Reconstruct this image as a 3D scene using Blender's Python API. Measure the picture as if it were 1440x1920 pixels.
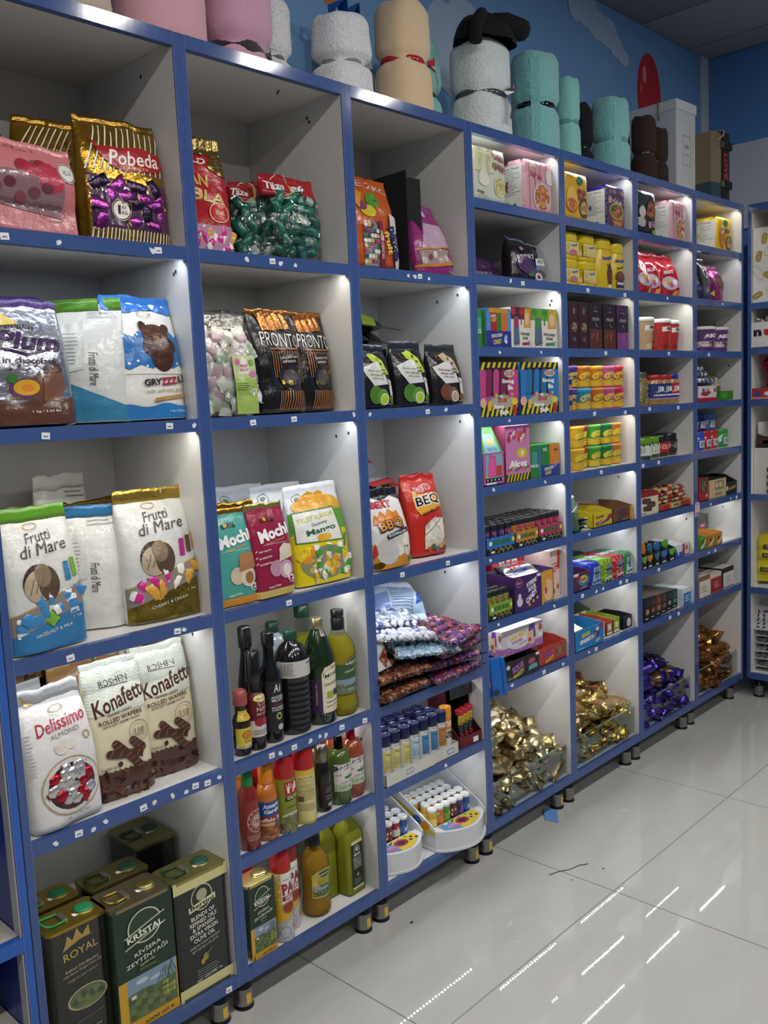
import bpy, bmesh, math, random
from mathutils import Vector, Matrix, noise
from mathutils.geometry import tessellate_polygon

for _o in list(bpy.data.objects):
    bpy.data.objects.remove(_o, do_unlink=True)
SC = bpy.context.scene
COL = SC.collection
random.seed(7)
R = math.radians

# ------------------------------------------------------------------ camera
def set_camera():
    yaw, pitch, roll = 0.8048, -0.1200, -0.0465
    f = Vector((math.sin(yaw)*math.cos(pitch), math.cos(yaw)*math.cos(pitch), math.sin(pitch)))
    r = Vector((math.cos(yaw), -math.sin(yaw), 0))
    u = r.cross(f)
    r2 = r*math.cos(roll) + u*math.sin(roll)
    u2 = -r*math.sin(roll) + u*math.cos(roll)
    m = Matrix((r2, u2, -f)).transposed().to_4x4()
    m.translation = Vector((-1.2143, -1.7168, 1.4918))
    cd = bpy.data.cameras.new('camera')
    cd.sensor_fit = 'VERTICAL'
    cd.sensor_height = 24.0
    cd.lens = 24.0*1703.95/1920.0
    cd.clip_start = 0.05
    cam = bpy.data.objects.new('camera', cd)
    cam.matrix_world = m
    COL.objects.link(cam)
    SC.camera = cam
set_camera()

# ------------------------------------------------------------------ world and exposure
W = bpy.data.worlds.new('world')
SC.world = W
W.use_nodes = True
W.node_tree.nodes['Background'].inputs[0].default_value = (0.8, 0.9, 1.0, 1)
W.node_tree.nodes['Background'].inputs[1].default_value = 0.05
VS = SC.view_settings
VS.view_transform = 'Standard'
VS.look = 'None'
VS.gamma = 1.0
VS.use_curve_mapping = False
VS.exposure = 0.22
SC.cycles.transparent_max_bounces = 20

# ceiling lamps of the shop (fixtures are built further down): x, y, watts
CEIL_Z = 3.15
CEIL_LAMPS = [(-2.3, -1.75, 11), (-1.5, -1.75, 11), (-0.7, -1.75, 11), (0.1, -1.75, 11), (0.9, -1.75, 11), (1.7, -1.75, 11), (2.5, -1.75, 11), (-1.6, -3.2, 13), (0.0, -3.2, 13), (1.6, -3.2, 13)]
LED_W = 0.42

# ------------------------------------------------------------------ materials
def lin(h):
    h = h.lstrip('#')
    if len(h) == 3:
        h = ''.join(c*2 for c in h)
    o = []
    for i in (0, 2, 4):
        c = int(h[i:i+2], 16)/255
        o.append(c/12.92 if c <= .04045 else ((c+.055)/1.055)**2.4)
    return (*o, 1)
MATS = {}
def M(h, kind='print'):
    """procedural material by sRGB colour and surface kind"""
    if not isinstance(h, str):
        return h
    if ':' in h:
        h, kind = h.split(':')
    k = (h, kind)
    if k in MATS:
        return MATS[k]
    m = bpy.data.materials.new(kind + '_' + h.strip('#'))
    m.use_nodes = True
    nt = m.node_tree
    N = nt.nodes
    L = nt.links
    b = N['Principled BSDF']
    out = N['Material Output']
    c = lin(h)
    b.inputs['Base Color'].default_value = c
    def bump(scale, strength, dist=.002, detail=3, sx=None):
        tc = N.new('ShaderNodeTexCoord')
        nz = N.new('ShaderNodeTexNoise')
        nz.inputs['Scale'].default_value = scale
        nz.inputs['Detail'].default_value = detail
        src = tc.outputs['Object']
        if sx:
            mp = N.new('ShaderNodeMapping')
            mp.inputs['Scale'].default_value = sx
            L.new(src, mp.inputs[0])
            src = mp.outputs[0]
        L.new(src, nz.inputs['Vector'])
        bp = N.new('ShaderNodeBump')
        bp.inputs['Strength'].default_value = strength
        bp.inputs['Distance'].default_value = dist
        L.new(nz.outputs[0], bp.inputs['Height'])
        L.new(bp.outputs[0], b.inputs['Normal'])
        return nz, src
    def vary(nz, a, bb):
        rp = N.new('ShaderNodeValToRGB')
        rp.color_ramp.elements[0].position = .3
        rp.color_ramp.elements[1].position = .75
        rp.color_ramp.elements[0].color = [x*a for x in c[:3]] + [1]
        rp.color_ramp.elements[1].color = [min(1, x*bb) for x in c[:3]] + [1]
        L.new(nz.outputs[0], rp.inputs[0])
        L.new(rp.outputs[0], b.inputs['Base Color'])
    def rough(v):
        b.inputs['Roughness'].default_value = v
    if kind == 'print':
        rough(.42)
    elif kind == 'card':
        rough(.55)
        nz, _ = bump(60, .08, .001)
        vary(nz, .95, 1.04)
    elif kind == 'gloss':
        rough(.16)
        b.inputs['Coat Weight'].default_value = .4
    elif kind == 'plastic':
        rough(.3)
    elif kind == 'bag':
        rough(.24)
        bump(17, .75, .008, 4)
    elif kind == 'matte':
        rough(.8)
    elif kind == 'foil':
        rough(.24)
        b.inputs['Metallic'].default_value = .85
        bump(34, .55, .008, 4)
    elif kind == 'metal':
        rough(.3)
        b.inputs['Metallic'].default_value = .9
        bump(25, .05, .002)
    elif kind == 'fur':
        rough(.95)
        b.inputs['Sheen Weight'].default_value = .5*min(1, 2.5*c[1])
        nz, _ = bump(160, .9, .006, 5)
        vary(nz, .8, 1.08)
    elif kind == 'fleece':
        rough(.95)
        b.inputs['Sheen Weight'].default_value = .4
        nz, _ = bump(260, .5, .003, 4, (1, 1, 1.6))
        vary(nz, .9, 1.05)
    elif kind == 'laminate':
        rough(.32)
        nz, _ = bump(9, .03, .001)
        vary(nz, .95, 1.03)
    elif kind == 'edge':
        rough(.1)
        nz, _ = bump(30, .08, .001)
        vary(nz, .92, 1.06)
    elif kind == 'wall':
        rough(.7)
        nz, _ = bump(200, .1, .001)
        vary(nz, .97, 1.03)
    elif kind == 'tile':
        rough(.022)
        nz, src = bump(1.4, .015, .002, 6, (1, 2.6, 1))
        nz.inputs['Distortion'].default_value = 1.5
        vary(nz, .93, 1.05)
    elif kind == 'emit':
        b.inputs['Emission Color'].default_value = c
        b.inputs['Emission Strength'].default_value = 22
    elif kind == 'lamp':
        b.inputs['Emission Color'].default_value = c
        b.inputs['Emission Strength'].default_value = 3
    elif kind == 'liquid':
        rough(.08)
        b.inputs['Transmission Weight'].default_value = .45
        b.inputs['IOR'].default_value = 1.12
    elif kind in ('film', 'glass'):
        tr = N.new('ShaderNodeBsdfTransparent')
        gl = N.new('ShaderNodeBsdfGlossy')
        gl.inputs['Roughness'].default_value = .08 if kind == 'film' else .02
        tr.inputs[0].default_value = c
        lw = N.new('ShaderNodeLayerWeight')
        lw.inputs['Blend'].default_value = .3 if kind == 'film' else .2
        mx = N.new('ShaderNodeMixShader')
        ma = N.new('ShaderNodeMath')
        ma.operation = 'MULTIPLY_ADD'
        ma.inputs[1].default_value = .6 if kind == 'film' else .4
        ma.inputs[2].default_value = .07 if kind == 'film' else .02
        L.new(lw.outputs['Fresnel'], ma.inputs[0])
        L.new(ma.outputs[0], mx.inputs[0])
        L.new(tr.outputs[0], mx.inputs[1])
        L.new(gl.outputs[0], mx.inputs[2])
        if kind == 'film':
            nz, _ = bump(24, .8, .008, 4)
            bp = [n for n in N if n.type == 'BUMP'][0]
            L.new(bp.outputs[0], gl.inputs['Normal'])
        L.new(mx.outputs[0], out.inputs[0])
    MATS[k] = m
    return m

# ------------------------------------------------------------------ mesh builder
class MB:
    def __init__(s):
        s.v, s.f, s.m, s.ms, s.sm = [], [], [], [], []
    def add(s, vs, fs, mat, smooth=False):
        mat = M(mat)
        if mat not in s.ms:
            s.ms.append(mat)
        k = s.ms.index(mat)
        n = len(s.v)
        s.v.extend([tuple(p) for p in vs])
        for q in fs:
            s.f.append(tuple(n+i for i in q))
            s.m.append(k)
            s.sm.append(smooth)
        return s
    def box(s, x0, x1, y0, y1, z0, z1, mat):
        return s.add([(x0, y0, z0), (x1, y0, z0), (x1, y1, z0), (x0, y1, z0), (x0, y0, z1), (x1, y0, z1), (x1, y1, z1), (x0, y1, z1)],
                     [(0, 3, 2, 1), (4, 5, 6, 7), (0, 1, 5, 4), (1, 2, 6, 5), (2, 3, 7, 6), (3, 0, 4, 7)], mat)
    def prism(s, poly, z0, z1, mat, smooth=False):
        n = len(poly)
        vs = [(x, y, z0) for x, y in poly] + [(x, y, z1) for x, y in poly]
        fs = [(i, (i+1) % n, n+(i+1) % n, n+i) for i in range(n)]
        s.add(vs, fs, mat, smooth)
        s.add(vs, [tuple(range(n-1, -1, -1)), tuple(range(n, 2*n))], mat)
        return s
    def plate(s, poly, y0, y1, mat):
        """polygon in x-z, extruded along y"""
        n = len(poly)
        vs = [(x, y0, z) for x, z in poly] + [(x, y1, z) for x, z in poly]
        fs = [(i, n+i, n+(i+1) % n, (i+1) % n) for i in range(n)] + [tuple(range(n)), tuple(range(2*n-1, n-1, -1))]
        return s.add(vs, fs, mat)
    def lathe(s, prof, mat, n=20, cx=0, cy=0, ex=1, ey=1, cap=True, smooth=True):
        vs, fs = [], []
        for r, z in prof:
            for i in range(n):
                a = 2*math.pi*i/n
                vs.append((cx+r*ex*math.cos(a), cy+r*ey*math.sin(a), z))
        for j in range(len(prof)-1):
            for i in range(n):
                k = (i+1) % n
                fs.append((j*n+i, j*n+k, (j+1)*n+k, (j+1)*n+i))
        s.add(vs, fs, mat, smooth)
        if cap:
            m = (len(prof)-1)*n
            s.add(vs, [tuple(range(n-1, -1, -1)), tuple(range(m, m+n))], mat)
        return s
    def tube(s, pts, r, mat, n=8):
        pts = [Vector(p) for p in pts]
        vs, fs = [], []
        for i, p in enumerate(pts):
            d = (pts[min(i+1, len(pts)-1)] - pts[max(i-1, 0)]).normalized()
            a = d.orthogonal().normalized() if i == 0 else (a - d*a.dot(d)).normalized()
            b = d.cross(a)
            for k in range(n):
                t = 2*math.pi*k/n
                vs.append(p + (a*math.cos(t) + b*math.sin(t))*r)
        for i in range(len(pts)-1):
            for k in range(n):
                q = (k+1) % n
                fs.append((i*n+k, i*n+q, (i+1)*n+q, (i+1)*n+k))
        m = (len(pts)-1)*n
        fs += [tuple(range(n-1, -1, -1)), tuple(range(m, m+n))]
        return s.add(vs, fs, mat, True)
    def strip(s, pts, nrm, w, mat, th=.0012):
        """ribbon along pts, width w along nrm direction, with thickness"""
        pts = [Vector(p) for p in pts]
        vs, fs = [], []
        for i, p in enumerate(pts):
            d = (pts[min(i+1, len(pts)-1)] - pts[max(i-1, 0)]).normalized()
            a = Vector(nrm)
            a = (a - d*a.dot(d)).normalized()*w/2
            b = d.cross(a).normalized()*th/2
            vs += [p+a+b, p-a+b, p-a-b, p+a-b]
        for i in range(len(pts)-1):
            for k in range(4):
                q = (k+1) % 4
                fs.append((i*4+k, i*4+q, i*4+4+q, i*4+4+k))
        n = len(vs)
        fs += [(3, 2, 1, 0), (n-4, n-3, n-2, n-1)]
        return s.add(vs, fs, mat)
    def mesh(s, name):
        me = bpy.data.meshes.new(name)
        me.from_pydata(s.v, [], s.f)
        for m in s.ms:
            me.materials.append(m)
        me.polygons.foreach_set('material_index', s.m)
        me.polygons.foreach_set('use_smooth', s.sm)
        me.update()
        return me
    def obj(s, name, parent=None, **kw):
        return link(name, s.mesh(name), parent, **kw)

def link(name, data, parent=None, loc=None, rot=None, kind=None, label=None):
    o = bpy.data.objects.new(name, data)
    COL.objects.link(o)
    if parent:
        o.parent = parent
    if loc:
        o.location = loc
    if rot:
        o.rotation_euler = rot
    if kind:
        o['kind'] = kind
    if label:
        o['label'] = label
    return o
def tag(o, label, cat, group=None):
    o['label'] = label
    o['category'] = cat
    if group:
        o['group'] = group
    return o
def thing(name, label, cat, loc=(0, 0, 0), rz=0, tilt=0, group=None, roll=0):
    o = link(name, None, loc=loc, rot=(R(tilt), R(roll), R(rz)))
    o.empty_display_size = .03
    return tag(o, label, cat, group)
def lerp_prof(prof):
    def r(z):
        for (r0, z0), (r1, z1) in zip(prof, prof[1:]):
            if z0 <= z <= z1 and z1 > z0:
                return r0 + (r1-r0)*(z-z0)/(z1-z0)
        return prof[-1][0]
    return r

# ------------------------------------------------------------------ flat print: text and shapes mapped onto a surface
TXT = {}
def text_mesh(t, sh=0, b=0):
    k = (t, sh, b)
    if k in TXT:
        return TXT[k]
    cu = bpy.data.curves.new('t', 'FONT')
    cu.body = t
    cu.resolution_u = 2
    cu.shear = sh
    cu.offset = b
    cu.fill_mode = 'FRONT'
    ob = bpy.data.objects.new('t', cu)
    me = ob.to_mesh()
    vs = [(v.co.x, v.co.y) for v in me.vertices]
    fs = []
    for p in me.polygons:
        q = list(p.vertices)
        for i in range(1, len(q)-1):
            fs.append((q[0], q[i], q[i+1]))
    bpy.data.objects.remove(ob)
    if not vs:
        vs, fs = [(0, 0), (1, 0), (1, 1)], [(0, 1, 2)]
    x0 = min(v[0] for v in vs)
    x1 = max(v[0] for v in vs)
    y0 = min(v[1] for v in vs)
    y1 = max(v[1] for v in vs)
    vs = [((x-x0)/max(x1-x0, 1e-6)-.5, (y-y0)/max(y1-y0, 1e-6)-.5) for x, y in vs]
    TXT[k] = (vs, fs)
    return TXT[k]
def T(t, u, v, w, h, c, rot=0, sh=0, b=.012):
    return ('t', t, u, v, w, h, c, rot, sh, b)
def B(u0, v0, u1, v1, c):
    return ('p', [(u0, v0), (u1, v0), (u1, v1), (u0, v1)], c)
def E(u, v, ru, rv, c, n=20, a0=0, a1=360):
    return ('p', [(u+ru*math.cos(R(a0+(a1-a0)*i/n)), v+rv*math.sin(R(a0+(a1-a0)*i/n))) for i in range(n + (a1-a0 < 360))], c)
def G(pts, c):
    return ('p', pts, c)
def WV(v0, amp, c, down=True, n=16, k=2, ph=0, slope=0, u0=.0, u1=1.):
    """colour field below (or above) a wavy line"""
    e = [(u0+(u1-u0)*i/n, v0+slope*(i/n-.5)+amp*math.sin(ph+k*2*math.pi*i/n)) for i in range(n+1)]
    return G([(u0, .0), (u1, .0)] + e[::-1] if down else e + [(u1, 1), (u0, 1)], c)
def LN(u0, u1, v0, n, dv, c, th=.006, ragged=.25):
    """lines of small print"""
    rr = random.Random(int(u0*1000+v0*777))
    return [B(u0, v0-i*dv, u1-(u1-u0)*ragged*rr.random(), v0-i*dv+th, c) for i in range(n)]
def RG(u, v, ru, rv, th, c, n=22):
    """ring"""
    o = []
    for i in range(n):
        a, b = 2*math.pi*i/n, 2*math.pi*(i+1)/n
        o.append(('p', [(u+ru*math.cos(a), v+rv*math.sin(a)), (u+ru*math.cos(b), v+rv*math.sin(b)), (u+ru*(1-th)*math.cos(b), v+rv*(1-th)*math.sin(b)), (u+ru*(1-th)*math.cos(a), v+rv*(1-th)*math.sin(a))], c))
    return ('group', o)
def sub(tris, lim):
    out = []
    st = list(tris)
    lim *= lim
    while st:
        a, b, c = st.pop()
        e = [((a[0]-b[0])**2+(a[1]-b[1])**2, 0), ((b[0]-c[0])**2+(b[1]-c[1])**2, 1), ((c[0]-a[0])**2+(c[1]-a[1])**2, 2)]
        m, k = max(e)
        if m <= lim:
            out.append((a, b, c))
            continue
        if k == 1:
            a, b, c = b, c, a
        elif k == 2:
            a, b, c = c, a, b
        d = ((a[0]+b[0])/2, (a[1]+b[1])/2)
        st += [(a, d, c), (d, b, c)]
    return out
def prints(parent, surf, w, h, items, lim=.02, name='printed_artwork', o0=.0006, do=.00004, finish='print'):
    if not items:
        return None
    mb = MB()
    flat = []
    def walk(q, k):
        for it in q:
            if isinstance(it, list):
                k = walk(it, k)
            elif it[0] == 'group':
                for jt in it[1]:
                    flat.append((jt, k))
                k += 1
            else:
                flat.append((it, k))
                k += 1
        return k
    walk(items, 0)
    for it, k in flat:
        off = o0 + do*min(k, 110)
        if it[0] == 't':
            _, t, u, v, tw, th, c, rot, sh, b = it
            vs, fs = text_mesh(t, sh, b)
            ca, sa = math.cos(R(rot)), math.sin(R(rot))
            P = [((u-.5)*w + x*tw*w*ca - y*th*h*sa, v*h + x*tw*w*sa + y*th*h*ca) for x, y in vs]
            tris = [(P[a], P[b2], P[d]) for a, b2, d in fs]
        else:
            P = [((u-.5)*w, v*h) for u, v in it[1]]
            c = it[2]
            fs = tessellate_polygon([[Vector((x, y, 0)) for x, y in P]])
            tris = [(P[a], P[b2], P[d]) for a, b2, d in fs]
        tris = sub(tris, lim)
        vs, fs = [], []
        for q in tris:
            (ax, ay), (bx, by), (cx, cy) = q
            if (bx-ax)*(cy-ay)-(by-ay)*(cx-ax) < 0:
                q = (q[0], q[2], q[1])
            n = len(vs)
            vs += [surf(x, y, off) for x, y in q]
            fs.append((n, n+1, n+2))
        mb.add(vs, fs, c if not isinstance(c, str) or ':' in c else c+':'+finish, lim < .05)
    return mb.obj(name, parent)
def box_surf(d, back=0):
    return lambda u, v, o: (u, -d/2-o, v)
def side_surf(w, sgn=-1):
    """left (sgn -1) or right face of a box: u runs along depth"""
    return (lambda u, v, o: (-w/2-o, -u, v)) if sgn < 0 else (lambda u, v, o: (w/2+o, u, v))
def top_surf(h):
    return lambda u, v, o: (u, v, h+o)
def cyl_surf(prof, rref, cx=0, cy=0, z0=0):
    rf = lerp_prof(prof)
    def f(u, v, o):
        r = rf(v+z0)+o
        a = u/rref
        return (cx+r*math.sin(a), cy-r*math.cos(a), v+z0)
    return f

# ------------------------------------------------------------------ soft bags
def bag_fn(w, h, d, p=3.2, seal=.07, top=.93, amp=.003, seed=0, pinch=0, fill=.6, bow=0):
    def prof(u, v):
        wv = w*(1-(1-top)*max(0, (v-.45)/.55)**1.6)
        if pinch:
            wv *= 1-.03*math.sin(v*math.pi)
        s = max(0, (1-seal-v)/(1-seal))
        f = math.sin(min(1, s/fill)*math.pi/2)**.75
        if pinch:
            f *= math.sin(min(1, max(0, v-pinch*.3)/.28)*math.pi/2)**.7
        else:
            f *= .92+.08*min(1, v/.12)
        g = max(0, 1-abs(2*u)**p)**(1/p)
        return u*wv, d/2*f*g, f
    def surf(u, v, side=-1):
        x, t, f = prof(u, v)
        wr = 1.35*amp*(noise.noise((x*16+seed*3.1, v*h*16, seed*1.7+side))+.25*noise.noise((x*32, v*h*32, seed+side*2)))*(.35+f)
        cr = amp*1.2*math.sin(u*38+seed)*max(0, v-.55)**2*3*(1 if v < 1-seal else .5)
        edge = 1-abs(2*u)**6
        return Vector((x, side*(t+.0012) + (wr+cr)*edge*side + bow*v*v, v*h + (.009*noise.noise((u*4, seed, 0))+.004*noise.noise((u*11, seed, 3)))*max(0, v-.7)*3.3))
    return surf
def bag_mesh(fn, mat, nu=16, nv=20, v0=0, v1=1, off=0):
    mb = MB()
    us = [-.5*math.cos(math.pi*i/nu) for i in range(nu+1)]
    vs, fs = [], []
    for side in (-1, 1):
        for j in range(nv+1):
            v = v0+(v1-v0)*j/nv
            for u in us:
                p = fn(u, v, side)
                vs.append((p.x*(1+off*4), p.y+side*off, p.z))
    n = nu+1
    m = n*(nv+1)
    for j in range(nv):
        for i in range(nu):
            a = j*n+i
            fs.append((a, a+1, a+n+1, a+n))
            a += m
            fs.append((a+1, a, a+n, a+n+1))
        for i in (0, nu):
            a, b = j*n+i, m+j*n+i
            fs.append((a, a+n, b+n, b) if i == 0 else (b, b+n, a+n, a))
    fs.append(tuple(range(nu, -1, -1)) + tuple(range(m, m+n)))
    t = nv*n
    fs.append(tuple(range(t, t+n)) + tuple(range(m+t+nu, m+t-1, -1)))
    return mb.add(vs, fs, mat, True)
def bag_surf(fn, w, h):
    def f(u, v, o):
        uu, vv = max(-.49, min(.49, u/w)), max(.004, min(.996, v/h))
        p = fn(uu, vv)
        e = .012
        n = (fn(min(.5, uu+e), vv)-fn(max(-.5, uu-e), vv)).cross(fn(uu, min(1, vv+e))-fn(uu, max(0, vv-e)))
        n.normalize()
        return p+n*(o+.0011)
    return f
SEED = [0]
def bag(name, label, cat, x, y, z, w, h, d, base, seal=None, pr=(), rz=0, tilt=0, roll=0, group=None, sealfrac=.07, lim=.009, candies=None, foot=None, **kw):
    SEED[0] += 1
    t = thing(name, label, cat, (x, y+d/2, z), rz, tilt, group, roll)
    fn = bag_fn(w, h, d, seal=sealfrac, seed=SEED[0], **kw)
    bag_mesh(fn, base).obj('bag_body', t)
    if seal:
        bag_mesh(fn, seal, nv=3, v0=1-sealfrac, v1=1, off=.0005).obj('top_seal', t)
    if foot:
        bag_mesh(fn, foot[1], nv=4, v0=0, v1=foot[0], off=.0007).obj('bottom_band', t)
    sf = bag_surf(fn, w, h)
    prints(t, sf, w, h, list(pr), lim, do=.0001, finish='bag')
    if candies:
        spots, meshes, nm = candies
        rr = random.Random(SEED[0])
        for (u, v, sc) in spots:
            p = Vector(sf((u-.5)*w, v*h, -.002))
            link(nm, rr.choice(meshes), t, loc=p, rot=(rr.uniform(-.3, .3)+1.57, rr.uniform(0, 6.28), rr.uniform(-.3, .3))).scale = (sc, sc, sc*.55)
    return t

# ------------------------------------------------------------------ small wrapped sweets (shared meshes)
def wrapped_mesh(name, l, w, d, mat, fin=None, band=None, seed=0, twist=False):
    """pillow pack lying along x with crimped ends"""
    mb = MB()
    rr = random.Random(seed)
    nu, nv = 12, 6
    vs, fs = [], []
    k = 8
    for i in range(nu+1):
        a = i/nu
        e = min(a, 1-a)*nu
        f = math.sin(min(1, max(0, e-1)/3.2)*math.pi/2)**.7
        ww = w/2*(.92+.08*f) if not twist else w/2*(max(.25, f) if e > .5 else .75)
        for j in range(k):
            t = 2*math.pi*j/k
            c, s = math.cos(t), math.sin(t)
            sq = (abs(c)**3+abs(s)**3)**(-1/3)
            yy = ww*c*sq
            zz = (d/2*f+.0012)*s*sq + (.0035*math.sin(j*2.1+i+seed) if e < 1.2 else 0)
            zz += .0022*rr.uniform(-1, 1)*f
            vs.append(((a-.5)*l, yy, zz))
    for i in range(nu):
        for j in range(k):
            q = (j+1) % k
            fs.append((i*k+j, (i+1)*k+j, (i+1)*k+q, i*k+q))
    n = len(fs)
    mid = [f for i, f in enumerate(fs) if band and nu*.3 <= i//k < nu*.7]
    ends = [f for i, f in enumerate(fs) if i//k in (0, nu-1)]
    rest = [f for f in fs if f not in mid and f not in ends]
    mb.add(vs, rest + [tuple(range(k)), tuple(range(nu*k+k-1, nu*k-1, -1))], mat, True)
    mb.add(vs, ends, fin or mat, True)
    if mid:
        mb.add(vs, mid, band, True)
    return mb.mesh(name)
# ------------------------------------------------------------------ the room
BLUE = '#3f568c:edge'
LAM = '#d2d0cc:laminate'
FZ = 0.10                       # shelf units stand on legs this high
def room():
    fl = MB().box(-3.3, 4.0, -4.3, .6, -.06, -.004, '#5b5a57:matte').obj('floor', kind='structure')
    st = .823
    tm = MB()
    g = .0013
    tm.box(g, st-g, g, st-g, -.012, 0, '#b9b8b3:tile')
    tm.box(g*2, st-g*2, g*2, st-g*2, 0, .0006, '#b9b8b3:tile')
    tme = tm.mesh('tile')
    for i in range(-4, 5):
        for j in range(-5, 1):
            link('tile', tme, fl, loc=(.262+st*i, -.39+st*j, 0))
    wb = MB().box(-3.3, 3.52, .402, .5, 0, CEIL_Z, '#75a2d2:wall').obj('wall_back', kind='structure')
    sf = lambda u, v, o: (u, .402-o, v)
    def pr(items, nm):
        prints(wb, sf, 1, 1, items, .5, nm, .0008, .0004)
    def puff(cs, c):
        return [('p', [(.5+x+r*math.cos(a*.3142), z+r*s*math.sin(a*.3142)) for a in range(20)], c) for x, z, r, s in cs]
    cl = '#a9bcd6:wall'
    pr(puff([(2.30, 3.13, .07, .8), (2.36, 3.09, .09, .8), (2.45, 3.05, .09, .7), (2.53, 3.04, .08, .8), (2.60, 2.995, .06, .8), (2.66, 2.965, .05, .7), (2.27, 3.08, .06, 1)], cl), 'printed_cloud')
    pr(puff([(1.40, 2.78, .09, 1), (1.52, 2.79, .12, 1), (1.62, 2.76, .09, 1), (1.48, 2.66, .16, .7)], cl), 'printed_cloud')
    pr([E(.5+2.90, 2.855, .115, .185, '#b8232c:wall', 30), E(.5+2.855, 2.94, .018, .04, '#d8868a:wall'), E(.5+2.82, 2.87, .008, .02, '#cf6a70:wall')], 'printed_balloon')
    pr([E(.5+.86, 2.77, .06, .065, '#c07a3a:wall', 26)], 'printed_balloon')
    MB().box(3.445, 3.52, .392, .4015, 0, CEIL_Z, '#c5cad6:wall').obj('trim_1', kind='structure')
    wr = MB().box(3.52, 3.6, -4.3, .5, 0, CEIL_Z, '#5587c0:wall').obj('wall_right', kind='structure')
    MB().box(3.508, 3.5195, -1.6, .36, 2.28, 2.70, '#c3c6ce:wall').obj('white_board', wr)
    MB().box(-3.4, -3.3, -4.3, .5, 0, CEIL_Z, '#56708f:wall').obj('wall_left', kind='structure')
    MB().box(-3.4, 3.6, -4.4, -4.3, 0, CEIL_Z, '#6c6e70:wall').obj('wall_front', kind='structure')
    ce = MB().box(-3.4, 3.6, -4.4, .5, CEIL_Z+.012, CEIL_Z+.1, '#15161a:matte').obj('ceiling', kind='structure')
    xs = [-3.4, -2.5, -1.6, -.7, .2, 1.1, 1.95, 2.83, 3.30, 3.52]
    for i, (a, b) in enumerate(zip(xs, xs[1:])):
        MB().box(a+.006, b-.006, -4.3, .40, CEIL_Z, CEIL_Z+.012, '#8a8d92:wall' if a > 2.8 else '#73767c:wall').obj('ceiling_panel', ce)
room()

def ceiling_lamps():
    for i, (x, y, w) in enumerate(CEIL_LAMPS):
        t = thing('ceiling_light', 'round ceiling downlight, ' + ('first', 'second', 'third', 'fourth', 'fifth', 'sixth', 'seventh')[i if i < 7 else i-7] + ' from the left in the ' + ('row facing the shelves' if i < 7 else 'row behind the camera'), 'lamp', (x, y, CEIL_Z), group='ceiling lamps')
        MB().lathe([(.09, -.001), (.09, -.012), (.075, -.02), (.07, -.02)], '#d8d8d8:plastic', 24).obj('housing', t)
        MB().lathe([(.069, -.021), (.069, -.0225)], '#ffffff:lamp', 24).obj('diffuser', t)
        l = bpy.data.lights.new('ceiling_lamp_light', 'AREA')
        l.shape = 'DISK'
        l.size = .13
        l.energy = w
        l.color = (1, .965, .92)
        link('ceiling_lamp_light', l, t, loc=(0, 0, -.025))
ceiling_lamps()

TAGS = {
0: {1.85: [(0.077, 't'), (0.185, 's'), (0.395, 's'), (0.41, 't')], 1.474: [(0.122, 't'), (0.406, 't'), (0.47, 's')], 1.024: [(0.132, 't'), (0.387, 't'), (0.405, 's')], 0.652: [(0.066, 's'), (0.116, 't'), (0.149, 's'), (0.178, 's'), (0.268, 't'), (0.296, 's'), (0.343, 's'), (0.379, 's'), (0.404, 't'), (0.437, 't'), (0.471, 's')], 0.128: [(0.455, 't')]},
1: {1.85: [(0.148, 's'), (0.225, 't'), (0.25, 's'), (0.297, 's')], 1.474: [(0.136, 't'), (0.264, 't'), (0.472, 's')], 1.024: [(0.213, 't')], 0.652: [(0.129, 't'), (0.156, 's'), (0.202, 't'), (0.257, 's'), (0.29, 's'), (0.311, 's'), (0.369, 't'), (0.455, 't')]},
2: {1.85: [(0.209, 's'), (0.236, 's'), (0.258, 't'), (0.297, 's')], 1.474: [(0.268, 't'), (0.35, 's'), (0.032, 's')], 1.024: [(0.131, 't'), (0.332, 't')], 0.414: [(0.286, 's')]},
3: {1.864: [(0.192, 's'), (0.257, 't')], 1.646: [(0.123, 's'), (0.351, 's')], 1.43: [(0.163, 's')], 1.216: [(0.068, 's'), (0.357, 's')], 0.998: [(0.04, 's')], 0.784: [(0.072, 's'), (0.394, 's')], 0.567: [(0.135, 's'), (0.32, 't'), (0.439, 's')]},
4: {1.864: [(0.151, 't'), (0.411, 't')], 1.646: [(0.266, 't')], 1.43: [(0.181, 't'), (0.402, 't')], 1.216: [(0.22, 't')], 0.998: [(0.129, 's')], 0.784: [(0.075, 't'), (0.172, 's'), (0.219, 's'), (0.347, 't'), (0.395, 't')], 0.567: [(0.162, 't'), (0.113, 's')]},
5: {1.864: [(0.251, 's')], 1.646: [(0.259, 't')], 1.43: [(0.093, 't'), (0.338, 't')], 1.216: [(0.035, 't'), (0.164, 't')], 0.784: [(0.156, 't')], 0.567: [(0.25, 't'), (0.328, 't')]},
6: {1.864: [(0.273, 's')], 1.646: [(0.13, 't')], 0.998: [(0.144, 's'), (0.358, 's'), (0.422, 't')], 0.784: [(0.123, 's'), (0.19, 't')]}}
WARM, COOL, NEUT = (1, .95, .84), (.82, .9, 1), (.95, .98, 1)
def price_tag_mesh(k):
    mb = MB()
    rr = random.Random(k)
    if k < 3:
        mb.box(-.0085, .0085, -.0016, 0, -.0065, .0065, '#e9e9ec:matte')
        mb.box(-.005, .0045, -.0019, -.0016, -.0025, .0005, '#77808c:matte')
    else:
        p = [(.0095*(.45+.55*rr.random())*math.cos(a*.7854), .0075*(.4+.6*rr.random())*math.sin(a*.7854)) for a in range(8)]
        mb.plate(p, -.0012, 0, '#dfe1e6:matte')
    return mb.mesh('price_tag')
TAGM = [price_tag_mesh(k) for k in range(8)]

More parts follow.
